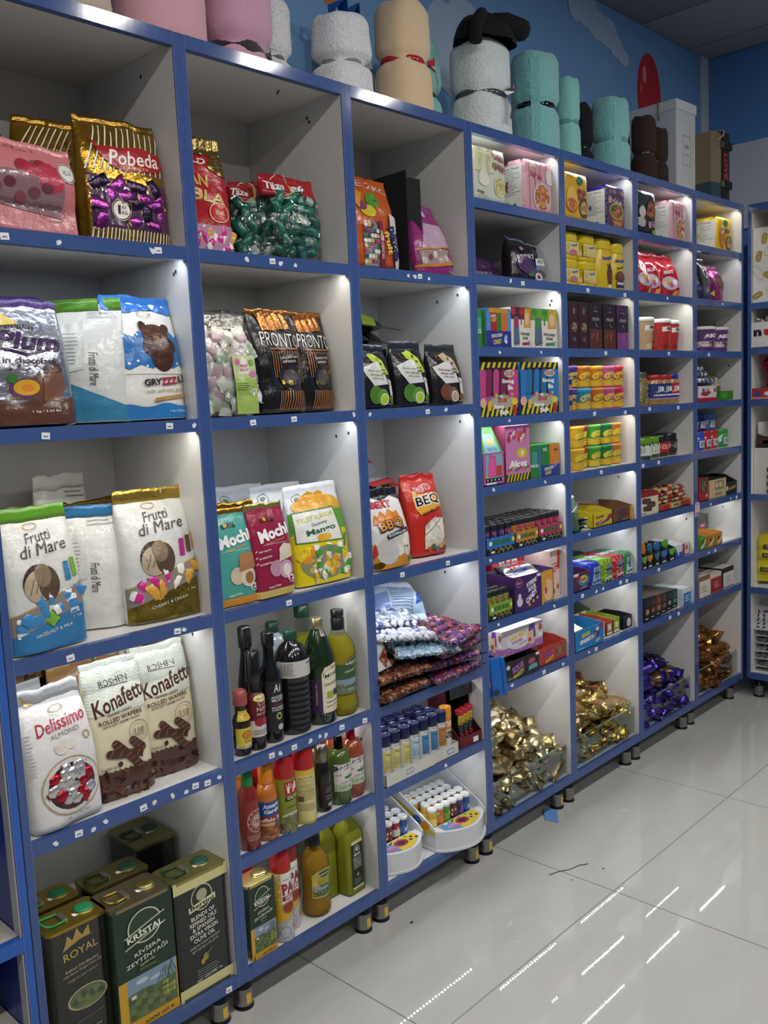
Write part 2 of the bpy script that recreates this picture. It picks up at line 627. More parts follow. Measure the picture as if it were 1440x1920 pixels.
def led_mat(c, watts):
    k = ('led', c, round(watts, 3))
    if k not in MATS:
        m = bpy.data.materials.new('led_glow')
        m.use_nodes = True
        b = m.node_tree.nodes['Principled BSDF']
        b.inputs['Emission Color'].default_value = (*c, 1)
        b.inputs['Emission Strength'].default_value = watts/(math.pi*30*.0044*.0055)
        MATS[k] = m
    return MATS[k]
def shelf_unit(label, loc, rz, tops, leds, tags, lam=LAM, blue=BLUE, W=.5, D=.39, H=2.2, legs=True, kind_label=None):
    """tops: heights (floor based) of the shelf boards; leds: {board height: (colour, power factor)}"""
    t = thing('shelf_unit', label, 'shelf unit', loc, rz, group='wall shelf units')
    T_ = .0165
    for sx in (0, 1):
        x0 = 0 if sx == 0 else W-T_
        p = MB().box(x0+.0004, x0+T_-.0004, .002, D, 0, H, lam).obj('side_panel', t)
        MB().box(x0+.0002, x0+T_-.0002, -.0012, .002, 0, H, blue).obj('edge_band', p)
        MB().box(x0+(T_-.0016 if sx == 0 else 0)+.0004, x0+(T_ if sx == 0 else .0016)-.0004, -.0018, -.0012, 0, H, '#7388b4:edge').obj('trim_line', p)
        if sx == 1 and legs:
            rr = random.Random(int(loc[0]*100))
            for q in range(6):
                yy, zz = rr.uniform(.03, .14), rr.choice(tops)-FZ-rr.uniform(.05, .07) if q < 4 else rr.uniform(.3, 2)
                MB().add([(W-T_-.0004, yy+.004*math.cos(a), zz+.005*math.sin(a)) for a in (0, 1, 2, 3, 4, 5)], [(0, 1, 2, 3, 4, 5)], '#2a2420:matte').obj('screw_hole', p)
    MB().box(T_, W-T_, D-.008, D-.001, .0, H, lam).obj('back_panel', t)
    for z in tops:
        zz = z-FZ
        s = MB().box(T_, W-T_, .002, D-.008, zz-.018, zz, lam).obj('shelf', t)
        MB().box(T_, W-T_, -.001, .017, zz-.0285, zz+.0004, blue).obj('front_edge', s)
        for k, (x, kd) in enumerate((tags or {}).get(round(z, 3), [])):
            rr = random.Random(int(x*1000))
            link('price_tag', TAGM[rr.randrange(3) if kd == 't' else rr.randrange(3, 8)], s, loc=(x, -.0011, zz-.0145+rr.uniform(-.004, .003)), rot=(0, rr.uniform(-.12, .12) if kd == 't' else rr.uniform(-1, 1), 0))
        if z in leds:
            c, pw = leds[z]
            ly = .018 if z > 1.2 else .072
            MB().box(T_+.012, W-T_-.012, ly+.0005, ly+.012, zz-.0205, zz-.0181, '#e8e8e4:plastic').obj('led_strip', s)
            d = MB()
            dm = led_mat(c, LED_W*pw)
            for i in range(30):
                xx = T_+.018+(W-2*T_-.036)*i/29
                d.add([(xx-.0022, ly+.0035, zz-.0207), (xx-.0022, ly+.009, zz-.0207), (xx+.0022, ly+.009, zz-.0207), (xx+.0022, ly+.0035, zz-.0207)], [(0, 1, 2, 3)], dm)
            d.obj('led_dots', s)
    if legs:
        for x in (.036, W-.036):
            for y in (.055, D-.06):
                lg = MB().lathe([(.022, .03), (.022, .1), (.017, .1), (.017, .108)], '#17181a:plastic', 18).lathe([(.0255, 0), (.0255, .008), (.022, .012), (.022, .02)], '#121314:plastic', 18).obj('leg', t, loc=(x, y, -FZ))
                lg.location.z = -FZ-.0015
                MB().lathe([(.0235, .012), (.0235, .056)], '#9c9a96:metal', 18).obj('metal_collar', lg)
                if loc[0] < 1.1:
                    MB().add([(.0238*math.sin(a), -.0238*math.cos(a), z2) for z2 in (.018, .046) for a in (-.3, 0, .3)], [(0, 1, 4, 3), (1, 2, 5, 4)], '#d8b23a:matte').obj('sticker', lg)
    return t
ZA0 = [.128, .652, 1.024, 1.474, 1.85, 2.3]
ZA = [.128, .414, .652, 1.024, 1.474, 1.85, 2.3]
ZB = [.128, .567, .784, .998, 1.216, 1.43, 1.646, 1.864, 2.086, 2.3]
LEDS = [
 {1.85: (COOL, .9), 1.474: (WARM, 1), 1.024: (NEUT, .9), .652: (NEUT, .5)},
 {1.85: (WARM, .9), 1.474: (COOL, 1), 1.024: (NEUT, 1), .652: (NEUT, .6), .414: (NEUT, .6)},
 {1.85: (COOL, 1), 1.474: (COOL, 1.1), 1.024: (COOL, 1.2), .652: (NEUT, .6), .414: (COOL, .7)},
 {2.3: (NEUT, .7), 1.864: (NEUT, 1), 1.646: (NEUT, .6), 1.43: (NEUT, .9), 1.216: (NEUT, .9), .998: (COOL, .8), .784: (NEUT, .8), .567: (NEUT, 1)},
 {2.3: (NEUT, .7), 1.864: (WARM, .5), 1.646: (WARM, .6), 1.43: (WARM, .8), 1.216: (NEUT, .8), .998: (COOL, .9), .784: (NEUT, .9), .567: (NEUT, .9)},
 {2.3: (NEUT, .7), 2.086: (NEUT, .6), 1.864: (WARM, .8), .998: (NEUT, .9), .784: (NEUT, .3)},
 {2.3: (WARM, .7), 2.086: (NEUT, .4), .998: (NEUT, .8)}]
ORD = ['first', 'second', 'third', 'fourth', 'fifth', 'sixth', 'seventh']
DES = ['tall blue-edged shelf unit holding one-kilo sweet bags above large oil tins', 'tall blue-edged shelf unit with oil bottles and sauces on its lower shelves', 'tall blue-edged shelf unit with marshmallow bags and mini can trays', 'tall blue-edged shelf unit with striped sour candy boxes above a gold sweets bin', 'tall blue-edged shelf unit with yellow cocoa tubs and stacked gum cups', 'tall blue-edged shelf unit with purple wrapped cakes in its bottom bin', 'tall blue-edged shelf unit in the corner with orange wrapped cakes at the bottom']
for b in range(7):
    shelf_unit(DES[b], ((b-1)*.5, 0, FZ), 0, ZA0 if b == 0 else ZA if b < 3 else ZB, LEDS[b], TAGS[b])
# neighbour on the left edge and the run along the right wall
shelf_unit('blue-lined shelf unit cut off by the left edge of the photo', (-1.002, 0, FZ), 0, [.26, .47, 1.1, 1.7, 2.3], {}, {}, lam='#1f3a86:laminate', blue='#2c5cb0:edge')
LEFT = [o for o in bpy.data.objects if o.name.startswith('shelf_unit')][-1]
MB().box(.4805, .4835, .003, .03, 0, 2.2, '#b8b6b0:laminate').obj('white_strip', LEFT)
for zz in (.26, .47, 1.1, 1.7):
    MB().box(.017, .4825, .0175, .38, zz-FZ, zz-FZ+.002, '#c9c2b4:laminate').obj('white_shelf_top', LEFT)
shelf_unit('shelf unit along the right wall, seen past the corner', (3.021, -.012, FZ), -90, [.125, .543, .986, 1.425, 1.659, 1.862, 2.3], {}, {}, W=.6)
# ------------------------------------------------------------------ shared print motifs
def ST(u0, v0, u1, v1, n, c, th=.4, lean=0.):
    """n stripes across u, leaning"""
    s = (u1-u0)/n
    return ('group', [('p', [(u0+s*i, v0), (u0+s*(i+th), v0), (u0+s*(i+th)+lean, v1), (u0+s*i+lean, v1)], c) for i in range(n)])
def RB(u, v, l, w, rot, c, asp=1.0):
    """round-ended bar; asp = pack width / height"""
    ca, sa = math.cos(R(rot)), math.sin(R(rot))
    q = []
    for s, a0 in ((1, -90), (-1, 90)):
        for i in range(6):
            a = R(a0+180*i/5)
            x, y = s*(l/2-w/2)+w/2*math.cos(a), w/2*math.sin(a)
            q.append((u+x*ca-y*sa, v+(x*sa+y*ca)*asp))
    return G(q, c)
def roll_bar(u, v, l, w, rot, asp):
    o = [RB(u, v, l, w, rot, '#4a2c22', asp)]
    ca, sa = math.cos(R(rot)), math.sin(R(rot))
    for i in range(4):
        t = -l*.36+l*.24*i
        o.append(RB(u+t*ca, v+t*sa*asp, w*.9, w*.16, rot+68, '#7a5240', asp))
    return o
def flower(u, v, r, asp, c, n=8):
    return [('group', [E(u+r*.6*math.cos(6.283*i/n), v+r*.6*asp*math.sin(6.283*i/n), r*.4, r*.4*asp, c, 10) for i in range(n)]), E(u, v, r*.6, r*.6*asp, c)]
PURPLE = [wrapped_mesh('wrapped_candy', .05, .026, .018, m, fin='#b08a50:foil', seed=s) for s, m in enumerate(['#8e3a86:foil', '#7b2f78:foil', '#a04a98:foil', '#3a2b40:foil'])]
GREEN = [wrapped_mesh('wrapped_candy', .052, .024, .018, m, fin='#8fb0a4:foil', band=b, seed=s) for s, (m, b) in enumerate([('#1c6150:bag', '#23705c:bag'), ('#175244:bag', '#94aca2:bag'), ('#1f6855:bag', None), ('#12453a:bag', '#1c6150:bag')])]
REDBALL = [wrapped_mesh('wrapped_candy', .046, .03, .03, m, fin='#b3202e:foil', seed=s, twist=True) for s, m in enumerate(['#d8d4d0:foil', '#e2dedb:foil', '#c03040:foil'])]
BROWNC = [wrapped_mesh('wrapped_candy', .05, .02, .014, m, seed=s) for s, m in enumerate(['#5a3428:foil', '#4a2a22:foil', '#7a4a38:foil'])]
MIXW = [wrapped_mesh('wrapped_candy', .048, .026, .014, m, band=b, seed=s) for s, (m, b) in enumerate([('#e6e2dc:bag', '#c92a8a:bag'), ('#c92a8a:bag', None), ('#e9e6e0:bag', None), ('#d09a3a:bag', None)])]
MIXB = [wrapped_mesh('wrapped_candy', .048, .026, .014, m, band=b, seed=s) for s, (m, b) in enumerate([('#3f86bf:bag', None), ('#e9e6e0:bag', '#6b5a4a:bag'), ('#7aae3a:bag', None), ('#e4e2da:bag', '#3f86bf:bag')])]
MANGOC = [wrapped_mesh('wrapped_candy', .042, .03, .014, m, band=b, seed=s) for s, (m, b) in enumerate([('#e6c62a:bag', '#e0902a:bag'), ('#e8e6da:bag', '#4a9a30:bag'), ('#d9dcd2:bag', '#e0b020:bag')])]
PASTEL = [wrapped_mesh('wrapped_candy', .05, .034, .012, m, band=b, seed=s) for s, (m, b) in enumerate([('#e2ded4:bag', '#cfb4bc:bag'), ('#dcdcd4:bag', '#a8b89c:bag'), ('#e6e2d8:bag', None), ('#d8d4ca:bag', '#d0c2b0:bag')])]
def grid_spots(u0, v0, u1, v1, nu, nv, sc=1., seed=0, inside=None):
    rr = random.Random(seed)
    o = []
    for j in range(nv):
        for i in range(nu):
            u = u0+(u1-u0)*(i+.5+(.25 if j % 2 else -.25))/nu+rr.uniform(-.02, .02)
            v = v0+(v1-v0)*(j+.5)/nv+rr.uniform(-.01, .01)
            if inside is None or inside(u, v):
                o.append((u, v, sc*rr.uniform(.85, 1.1)))
    return o

# ------------------------------------------------------------------ bay with the one-kilo bags
def gold_bag(label, x, y, w, h, rz, tilt, full, roll=0):
    pr = [ST(.04, .55, .96, .93, 13, '#efe6d2', .3, .18), ST(.055, .55, .975, .93, 13, '#4a3320', .12, .18),
          ST(.04, .0, .96, .1, 22, '#efe6d2', .3, .02), ST(.055, .0, .975, .1, 22, '#4a3320', .2, .02)]
    cd = None
    if full:
        pr += [G([(.06, .10), (.94, .10), (.95, .48), (.5, .45), (.05, .52)], '#4a2a48:gloss'),
               G([(.1, .83), (.2, .74), (.45, .75), (.75, .78), (.97, .75), (.99, .63), (.8, .58), (.5, .56), (.33, .58), (.2, .67)], '#a5242b'),
               T('Pobeda', .6, .675, .62, .12, '#f2ece4', 4, .25), T('SWEETS', .6, .595, .3, .02, '#d8b070', 2),
               E(.36, .245, .115, .085, '#efeae0'), RG(.36, .245, .11, .08, .12, '#3a302c'), T('1', .335, .245, .03, .07, '#3a302c'), T('КГ', .395, .265, .06, .025, '#3a302c'), T('KG', .395, .225, .06, .025, '#3a302c')]
        cd = ([s for s in grid_spots(.1, .12, .92, .47, 4, 5, 1., 3) if not (abs(s[0]-.36) < .13 and abs(s[1]-.245) < .1)], PURPLE, 'wrapped_candy')
    return bag('candy_bag', label, 'candy bag', x, y, 1.852, w, h, .085, '#a9822e:foil', '#8a6a2c:foil', pr, rz, tilt, roll, sealfrac=.06, candies=cd, amp=.004)
gold_bag('gold striped sweet bag with red banner above a window of purple candies', -.122, .03, .205, .265, 0, -3, True)
gold_bag('gold striped sweet bag turned sideways, right behind the red-banner one', -.235, .14, .19, .275, -28, -4, False, 6)
gold_bag('gold striped sweet bag furthest back, low beside the pink bag', -.325, .235, .19, .26, -20, -12, False, -10)
bag('jelly_bag', 'pink jelly sweet bag with raspberries and clear window on top left shelf', 'candy bag', -.372, .0, 1.853, .235, .175, .06, '#c97a7c:bag', '#cf8486:bag',
    [G([(.04, .3), (.86, .2), (.86, .52), (.5, .62), (.1, .6), (.03, .5)], '#8c6a70:gloss'), E(.62, .72, .07, .055, '#4a7a3a'), T('JELLY', .5, .9, .36, .06, '#b56a6c'),
     *[E(u, v, .075, .085, c) for u, v, c in ((.5, .68, '#a02c40'), (.58, .66, '#b03448'), (.66, .7, '#9a283c'), (.72, .68, '#a83046'))],
     *flower(.74, .6, .13, 1.3, '#b83a4e'), E(.9, .7, .085, .12, '#e6e2da'), RG(.9, .7, .08, .112, .1, '#3c5a40'), T('جل', .9, .7, .07, .07, '#2c4a30'),
     *[E(.15+.11*i, .36+.06*(i % 3), .05, .05, c) for i, c in enumerate(['#7a3a48', '#8a4a58', '#6a3040', '#8a4250', '#75404c', '#6a3a44'])], RG(.78, .26, .12, .1, .06, '#a86a6c')],
    0, -6, 3, sealfrac=.08, pinch=1, amp=.004, fill=.4)

def plum(label, x, y, rz, tilt, full):
    pr = []
    if full:
        pr = [WV(.2, .02, '#5a382c', slope=.04), G([(.25, .2), (.62, .2), (.6, .42), (.5, .36), (.35, .3)], '#6a4636'),
              T('pralin', .5, .775, .3, .045, '#2c1a34', -6), T('Plum', .55, .66, .68, .15, '#3a1f4a', -4, .3, .03),
              G([(.2, .6), (.5, .535), (.85, .6), (.86, .615), (.5, .555), (.22, .615)], '#3a1f4a'), T('in chocolate', .52, .5, .56, .05, '#3a2a3c', -2),
              E(.42, .285, .15, .075, '#6a3a68'), E(.44, .29, .13, .062, '#d9a52c'), E(.45, .285, .06, .03, '#e0863a'),
              G([(.6, .18), (.8, .18), (.88, .3), (.85, .4), (.72, .43), (.62, .36)], '#7a553e'), G([(.64, .4), (.68, .47), (.75, .44), (.82, .48), (.85, .4)], '#5f3f2e'),
              G([(.25, .34), (.28, .4), (.36, .38), (.33, .32)], '#3f7a34'), G([(.05, .9), (.3, .78), (.5, .8), (.2, .96)], '#dcc070'), T('1 kg / 2.20 lbs', .62, .1, .3, .022, '#e8e0d8'),
              *[E(.3+.09*i, .43+.03*(i % 2), .012, .01, '#4a2c24', 8) for i in range(7)]]
    return bag('candy_bag', label, 'candy bag', x, y, 1.476, .19, .25, .085, '#a3a6ae:foil', '#4a3470:bag', pr, rz, tilt, sealfrac=.09, amp=.004)
plum('silver foil bag of chocolate plums with brown base and purple lettering', -.392, .0, 0, -5, True)
plum('silver foil bag with purple top seal peeking from behind the chocolate plums', -.375, .12, -6, -2, False).scale.z = 1.08

SHELLS = ['#3d2a24', '#b5a48a', '#8a765e']
def frutti(label, x, y, z, w, h, seal, foot, cds, sub1, side=False, rz=0, tilt=-4, d=.09, roll=0):
    pr = []
    cd = None
    if side:
        pr = [T('Frutti di Mare', .62, .42, .42, .07, '#3a3430', -90, .2, 0), G([(0, 0), (1, 0), (1, .12), (.35, .3), (0, .33)], foot), G([(.12, .76), (.5, .82), (.5, .42), (.2, .38)], '#cfd2cc'), *LN(.18, .45, .7, 9, .03, '#8a8c88'), *LN(.55, .95, .9, 3, .03, '#8a8c88')]
    else:
        pr = [G([(0, .0), (1, .0), (1, .3), (0, .12)], foot), G([(0, .12), (1, .3), (1, .44), (0, .26)], '#8a8078:gloss'),
              G([(0, .255), (1, .435), (1, .445), (0, .265)], '#a8905a'),
              T('Frutti', .5, .79, .36, .075, '#3a302c', 6, .25, 0), T('di Mare', .53, .705, .62, .085, '#3a302c', 6, .25, 0), RG(.45, .865, .1, .025, .2, '#b8a070'),
              E(.38, .47, .2, .13, '#3d2a24'), E(.36, .45, .17, .11, '#b5a48a'), E(.5, .46, .14, .12, '#5a463a'), E(.44, .52, .11, .08, '#8a765e'),
              *[RB(.28+.07*i, .45+.01*i, .2, .012, 70, '#7a6a54', .6) for i in range(3)],
              *[G([(.72+.1*i, .46+.02*i), (.79+.1*i, .46+.02*i), (.8+.1*i, .59+.02*i), (.73+.1*i, .59+.02*i)], c) for i, c in enumerate(cds[1])],
              T(sub1, .5, .13, .5, .022, '#e0dccc', 8, 0, 0), T('1 kg', .82, .2, .12, .02, '#e0dccc', 8, 0, 0)]
        cd = ([(u, v+.18*u, s) for u, v, s in grid_spots(.08, .13, .9, .26, 5, 2, .9, 5)], cds[0], 'wrapped_candy')
    return bag('candy_bag', label, 'candy bag', x, y, z, w, h, d, '#d3d3cf:bag', seal, pr, rz, tilt, roll, sealfrac=.1, candies=cd, amp=.0035)
frutti('white seashell chocolate bag with green top, turned sideways by the bear bag', -.225, .05, 1.476, .165, .265, '#5a8f2e:bag', '#3a7fa0', None, '', True, -38, -4, .09)
bag('candy_bag', 'blue and white chocolate bear bag with milk splash waves', 'candy bag', -.106, .025, 1.476, .182, .272, .095, '#e3e1db:bag', '#2f6fbf:bag',
    [WV(.87, .02, '#2f6fbf', False, k=1.5, ph=2), G([(0, .4), (1, .4), (1, .70), (.9, .66), (.82, .72), (.7, .68), (.6, .69), (.4, .71), (.3, .66), (.15, .7), (0, .66)], '#2f6fae'),
     G([(0, .4), (.1, .42), (.2, .39), (.35, .43), (.5, .4), (.65, .44), (.8, .4), (.9, .43), (1, .4), (1, .36), (0, .36)], '#e3e1db'),
     *[E(.1+.11*i, .425+.02*(i % 3), .018, .01, '#e8eef2', 8) for i in range(9)], *[E(.12+.06*i, .675-.012*(i % 2), .014, .01, '#e8eef2', 8) for i in range(5)],
     E(.64, .58, .23, .1, '#3c241c'), E(.66, .5, .16, .12, '#47291f'), E(.62, .68, .18, .085, '#4d2e22'), E(.47, .745, .055, .04, '#402519'), E(.78, .73, .055, .035, '#402519'), E(.66, .645, .09, .045, '#6b4838'), E(.68, .66, .03, .014, '#2a1610'),
     RG(.55, .845, .1, .022, .15, '#8a7a60'),
     T('GRY', .48, .295, .26, .055, '#3a2a22', 4, 0, .04), T('ZZZ', .72, .305, .24, .06, '#a5202c', 4, 0, .04), T('LI', .9, .318, .1, .055, '#3a2a22', 4, 0, .04), T('milk and rice grain', .66, .225, .58, .03, '#94763a', 3, 0, .01),
     RB(.72, .17, .5, .04, 6, '#b08a4c', .7), WV(.115, .012, '#2f7ab8', k=2), T('1 kg / 2.20 lbs', .8, .06, .24, .018, '#e4ecf2')], 0, -3, sealfrac=.07, amp=.0035)

frutti('white seashell chocolate bag with green top and blue lower half, front left', -.39, .012, 1.026, .168, .29, '#5a8f2a:bag', '#3577a8', (MIXB, ['#3577a8', '#6fa23a']), 'HAZELNUT & MILK', False, 4, -4)
frutti('white seashell chocolate bag with gold top and magenta candies in front', -.098, .035, 1.026, .184, .298, '#b09544:foil', '#8f7a34:foil', (MIXW, ['#b02a80', '#5a4434', '#c08030']), 'CHERRY & CREAM', False, -4, -4, .1)
frutti('white seashell chocolate bag with blue folded top, its back text facing out', -.238, .1, 1.026, .15, .27, '#3577a8:bag', '#cfd0ca', None, '', True, -30, -2)
frutti('white seashell chocolate bag standing upright at the back, top edge curled up', -.22, .25, 1.026, .15, .335, '#d3d3cf:bag', '#cfd0ca', None, '', True, 12, 0, .06)
frutti('white seashell chocolate bag lying behind the green-topped one', -.36, .2, 1.026, .17, .27, '#c8c8c4:bag', '#cfd0ca', None, '', True, 20, -2, .08)
frutti('white seashell chocolate bag with gold top directly behind the gold-topped front bag', -.15, .2, 1.026, .18, .272, '#8a7038:foil', '#8f7a34:foil', None, '', True, 10, -2, .08)

def delissimo():
    ball = [(u, v, s) for u, v, s in grid_spots(.18, .12, .86, .44, 5, 7, .78, 9) if ((u-.52)/.31)**2+((v-.28)/.155)**2 < .85]
    bag('candy_bag', 'white almond candy bag with round window of red and white balls', 'candy bag', -.388, .012, .654, .16, .285, .1, '#dcdad8:bag', '#cfd1d4:bag',
        [E(.52, .28, .4, .2, '#d2cfca'), RG(.52, .28, .42, .21, .03, '#b0965a'), E(.52, .28, .335, .168, '#3a1418:gloss'),
         RG(.55, .83, .11, .025, .2, '#b09a6a'), T('Delissimo', .54, .735, .74, .09, '#b0283c', 6, .22, .01), T('ALMOND', .56, .655, .42, .033, '#9a9082', 6, 0, 0),
         E(.46, .56, .1, .045, '#cfc8ba'), E(.6, .57, .08, .035, '#d8d0c4'), RG(.84, .6, .05, .03, .3, '#a8924e'), T('1 kg / 2.20 lbs', .55, .06, .4, .02, '#7a746c', 4),
         G([(.1, .97), (.16, .88), (.3, .9), (.2, .92)], '#c9b070'), *LN(.02, .1, .7, 12, .025, '#a8a4a2')], 6, -4, sealfrac=.1, p=5, candies=(ball, REDBALL, 'wrapped_candy'))
delissimo()
def konafetto(label, x, y, rz, tilt, w=.142, h=.3, full=True):
    a = w/h
    zz = [(i/24, .2+(.012 if i % 2 else 0)) for i in range(25)]
    pr = [B(0, .62, 1, 1, '#ccd0c4'), T('ROSHEN', .5, .84, .5, .045, '#3c302a', 4, 0, 0), B(.26, .808, .74, .813, '#3c302a'), T('Konafetto', .56, .715, 1.0, .12, '#4a2a20', 13, .2, .02),
          T('GLAZED CRISPY', .5, .62, .42, .018, '#5a463c', 5), T('ROLLED WAFERS', .5, .578, .72, .032, '#3c2c24', 5, 0, .01), T('WITH SOFT CREAMY FILLING', .5, .545, .62, .018, '#5a463c', 5),
          RG(.76, .45, .17, .17*a, .06, '#a89070'), RG(.76, .45, .12, .12*a, .05, '#a89070'), T('110', .76, .455, .16, .04, '#8a7050'), T('PIECES', .76, .425, .15, .014, '#8a7050'),
          G([(0, 0), (1, 0)] + zz[::-1], '#4a2e26:gloss'), *roll_bar(.42, .36, .34, .13, -48, a), *roll_bar(.7, .36, .34, .13, -45, a), *roll_bar(.48, .315, .62, .13, -10, a), *roll_bar(.62, .25, .4, .12, -50, a),
          G([(.7, .27), (.76, .3), (.76, .25)], '#3a241c'), T('1000 g', .2, .235, .2, .022, '#5a463c', 4), E(.38, .25, .04, .02, '#3a2a22')] if full else [B(0, .0, 1, .3, '#4a2e26'), T('ROSHEN', .5, .84, .5, .045, '#3c302a', 4)]
    cd = (grid_spots(.06, .03, .94, .18, 5, 4, .72, int(x*-100)), BROWNC, 'wrapped_candy') if full else None
    t = bag('candy_bag', label, 'candy bag', x, y, .654, w, h, .085, '#d6ccae:bag', '#c8ccc0:bag', pr, rz, tilt, sealfrac=.05, candies=cd, amp=.003, p=4)
    return t
konafetto('cream rolled wafer candy bag in the middle, next to the almond bag', -.232, .045, -3, -4)
konafetto('cream rolled wafer candy bag on the right, against the side panel', -.094, .075, -6, -2)
bag('candy_bag', 'tan back of a rolled wafer bag behind the middle one', 'candy bag', -.262, .16, .654, .14, .285, .07, '#9a7448:bag', '#a88454:bag', [], 8, -3)
bag('candy_bag', 'tan back of a rolled wafer bag behind the right one', 'candy bag', -.14, .17, .654, .14, .295, .07, '#a07a4c:bag', '#c8ccc0:bag', [B(.5, .7, 1, 1, '#ccd0c4'), T('ROSHEN', .72, .86, .4, .04, '#3c302a')], 4, -2)
bag('candy_bag', 'dark brown candy bag at the back above the almond bag', 'candy bag', -.34, .26, .654, .15, .27, .06, '#5a3f2a:foil', '#6a4c34:foil', [], 10, -3)
bag('candy_bag', 'grey-white almond bag back right behind the front almond bag', 'candy bag', -.405, .14, .654, .14, .27, .08, '#c2c4c6:bag', '#b5b8bc:bag', [], 14, -2)

# ------------------------------------------------------------------ big oil tins
def rrect(w, d, r, n=5):
    o = []
    for cx, cy, a0 in ((w/2-r, d/2-r, 0), (-w/2+r, d/2-r, 90), (-w/2+r, -d/2+r, 180), (w/2-r, -d/2+r, 270)):
        o += [(cx+r*math.cos(R(a0+90*i/n)), cy+r*math.sin(R(a0+90*i/n))) for i in range(n+1)]
    return o
def tin(label, x, y, z, w, d, h, body, top, rim, pr, capc, handle, rz=0, r=.014, tagx=.1, sidep=None, capx=.26):
    t = thing('oil_tin', label, 'oil tin', (x, y+d/2, z), rz)
    MB().prism(rrect(w, d, r), .004, h-.004, body, True).obj('tin_body', t)
    MB().prism(rrect(w+.003, d+.003, r), 0, .006, rim, True).obj('bottom_rim', t)
    MB().prism(rrect(w+.003, d+.003, r), h-.007, h, rim, True).obj('top_rim', t)
    MB().prism(rrect(w-.006, d-.006, r*.8), h-.002, h-.0005, top).obj('lid', t)
    c = MB().lathe([(.021, 0), (.021, .004), (.019, .007), (.004, .006)], capc, 22, cx=w*capx, cy=0).obj('cap', t, loc=(0, 0, h-.001))
    MB().lathe([(.024, 0), (.024, .003), (.021, .0035)], rim, 22, cx=w*capx).obj('spout_ring', c)
    if handle:
        hx = -w*.24
        pts = [(hx-.012, -.022, h+.003), (hx-.026, -.018, h+.006), (hx-.03, 0, h+.008), (hx-.026, .018, h+.006), (hx-.012, .022, h+.003), (hx+.014, .02, h+.003), (hx+.02, .012, h+.003), (hx+.02, -.012, h+.003), (hx+.014, -.02, h+.003), (hx-.012, -.022, h+.003)]
        hd = MB().tube(pts, .0026, handle, 7).obj('handle', t)
        MB().box(hx+.012, hx+.024, -.016, .016, h-.001, h+.006, '#a8a49a:metal').obj('bracket', hd)
    MB().box(w*tagx-.008, w*tagx+.008, -d*.1-.006, -d*.1+.006, h-.0004, h+.0006, '#e6e6ea:matte').obj('price_tag', t)
    prints(t, box_surf(d+.0006), w, h, pr, 1)
    if sidep:
        prints(t, side_surf(w+.0006), d, h, sidep, 1, 'side_print')
    return t
OLV = '#4a5a3c:gloss'
def landscape(u0, v0, u1, v1):
    U = lambda q: u0+(u1-u0)*q
    V = lambda q: v0+(v1-v0)*q
    return [B(u0, v0, u1, v1, '#7f93a8'), E(U(.3), V(.85), .1, .02, '#b8c4cc'), E(U(.6), V(.78), .12, .015, '#b0bcc6'), G([(u0, V(.62)), (U(.3), V(.66)), (U(.6), V(.6)), (u1, V(.64)), (u1, v0), (u0, v0)], '#5c6b48'),
            *[E(U(.08+.12*(i % 8)), V(.1+.13*(i//8)+.04*(i % 2)), .06, .028, ['#4c5a38', '#5d6c42', '#6b7848'][i % 3], 10) for i in range(28)], B(U(.06), V(.52), U(.16), V(.6), '#d8d4c8'),
            RB(U(.8), V(.6), .5, .012, 65, '#3c4a2c', .6), *[E(U(.72+.07*(i % 4)), V(.28+.13*(i//4)), .03, .02, ['#7d8a3c', '#95a04c'][i % 2], 10) for i in range(10)], *[RB(U(.66+.06*i), V(.75+.03*(i % 3)), .16, .012, 60+12*i, '#56663a', .6) for i in range(6)]]
def kristal_pr(small=False):
    return [B(0, .0, 1, .42, '#c79a28'), B(0, .42, 1, 1, '#1d3326'), *landscape(.14, .08, .98, .42), B(.1, .0, 1, .075, '#c79a28'), E(.5, .8, .27, .125, '#24402e'), RG(.5, .8, .29, .135, .08, '#c9c9a8'),
            G([(.17, .755), (.83, .845), (.83, .735+.03), (.17, .675)], '#1d3326'), ('group', [G([(.15, .76), (.85, .855), (.85, .845), (.15, .75)], '#c9c9a8'), G([(.15, .67), (.85, .765), (.85, .755), (.15, .66)], '#c9c9a8')]), T('KRİSTAL', .5, .758, .62, .065, '#e8e6d4', 8, 0, .03),
            T('RİVİERA', .52, .615, .46, .042, '#d9d8c4', 8), T('ZEYTİNYAĞI', .5, .555, .72, .045, '#d9d8c4', 8), T('OLIVE OIL', .5, .505, .26, .02, '#c9c9a8', 8), B(.36, .455, .64, .48, '#4a5a30'), T('5000 ml e' if not small else 'NET 1000 ml', .64, .035, .5, .028, '#2a2a1c', 4)]
tin('black and gold oil tin with a crown and green cap, at the front left', -.381, .045, .13, .136, .088, .292, '#23231f:gloss', '#a88f3e:metal', '#a88f3e:metal',
    [G([(.25, .87), (.3, .94), (.38, .89), (.46, .97), (.54, .9), (.66, .96), (.68, .88), (.9, .88), (.5, .875), (.2, .83)], '#a8904a'), T('ROYAL', .5, .79, .58, .06, '#b8a05a', 5, 0, .01), T('Refined Oils Blended', .5, .68, .56, .022, '#b0a888', 5), T('with Extra Virgin Olive Oil', .5, .645, .66, .022, '#b0a888', 5), T('مزيج من زيوت مكررة', .5, .6, .5, .025, '#b0a888', 5),
     E(.55, .42, .34, .09, '#b0a47c'), E(.55, .42, .31, .08, '#5f6a50'), *[E(.35+.07*i, .41+.02*(i % 3), .06, .03, ['#48553a', '#6a7850'][i % 2], 10) for i in range(7)], RB(.6, .37, .4, .06, 10, '#6c7a40', .5), T('HIGH QUALITY', .5, .15, .5, .028, '#b0a888', 4), G([(.2, .24), (.8, .27), (.8, .273), (.2, .243)], '#a8904a')],
    '#1f7a48:plastic', '#1f8a4c:plastic')
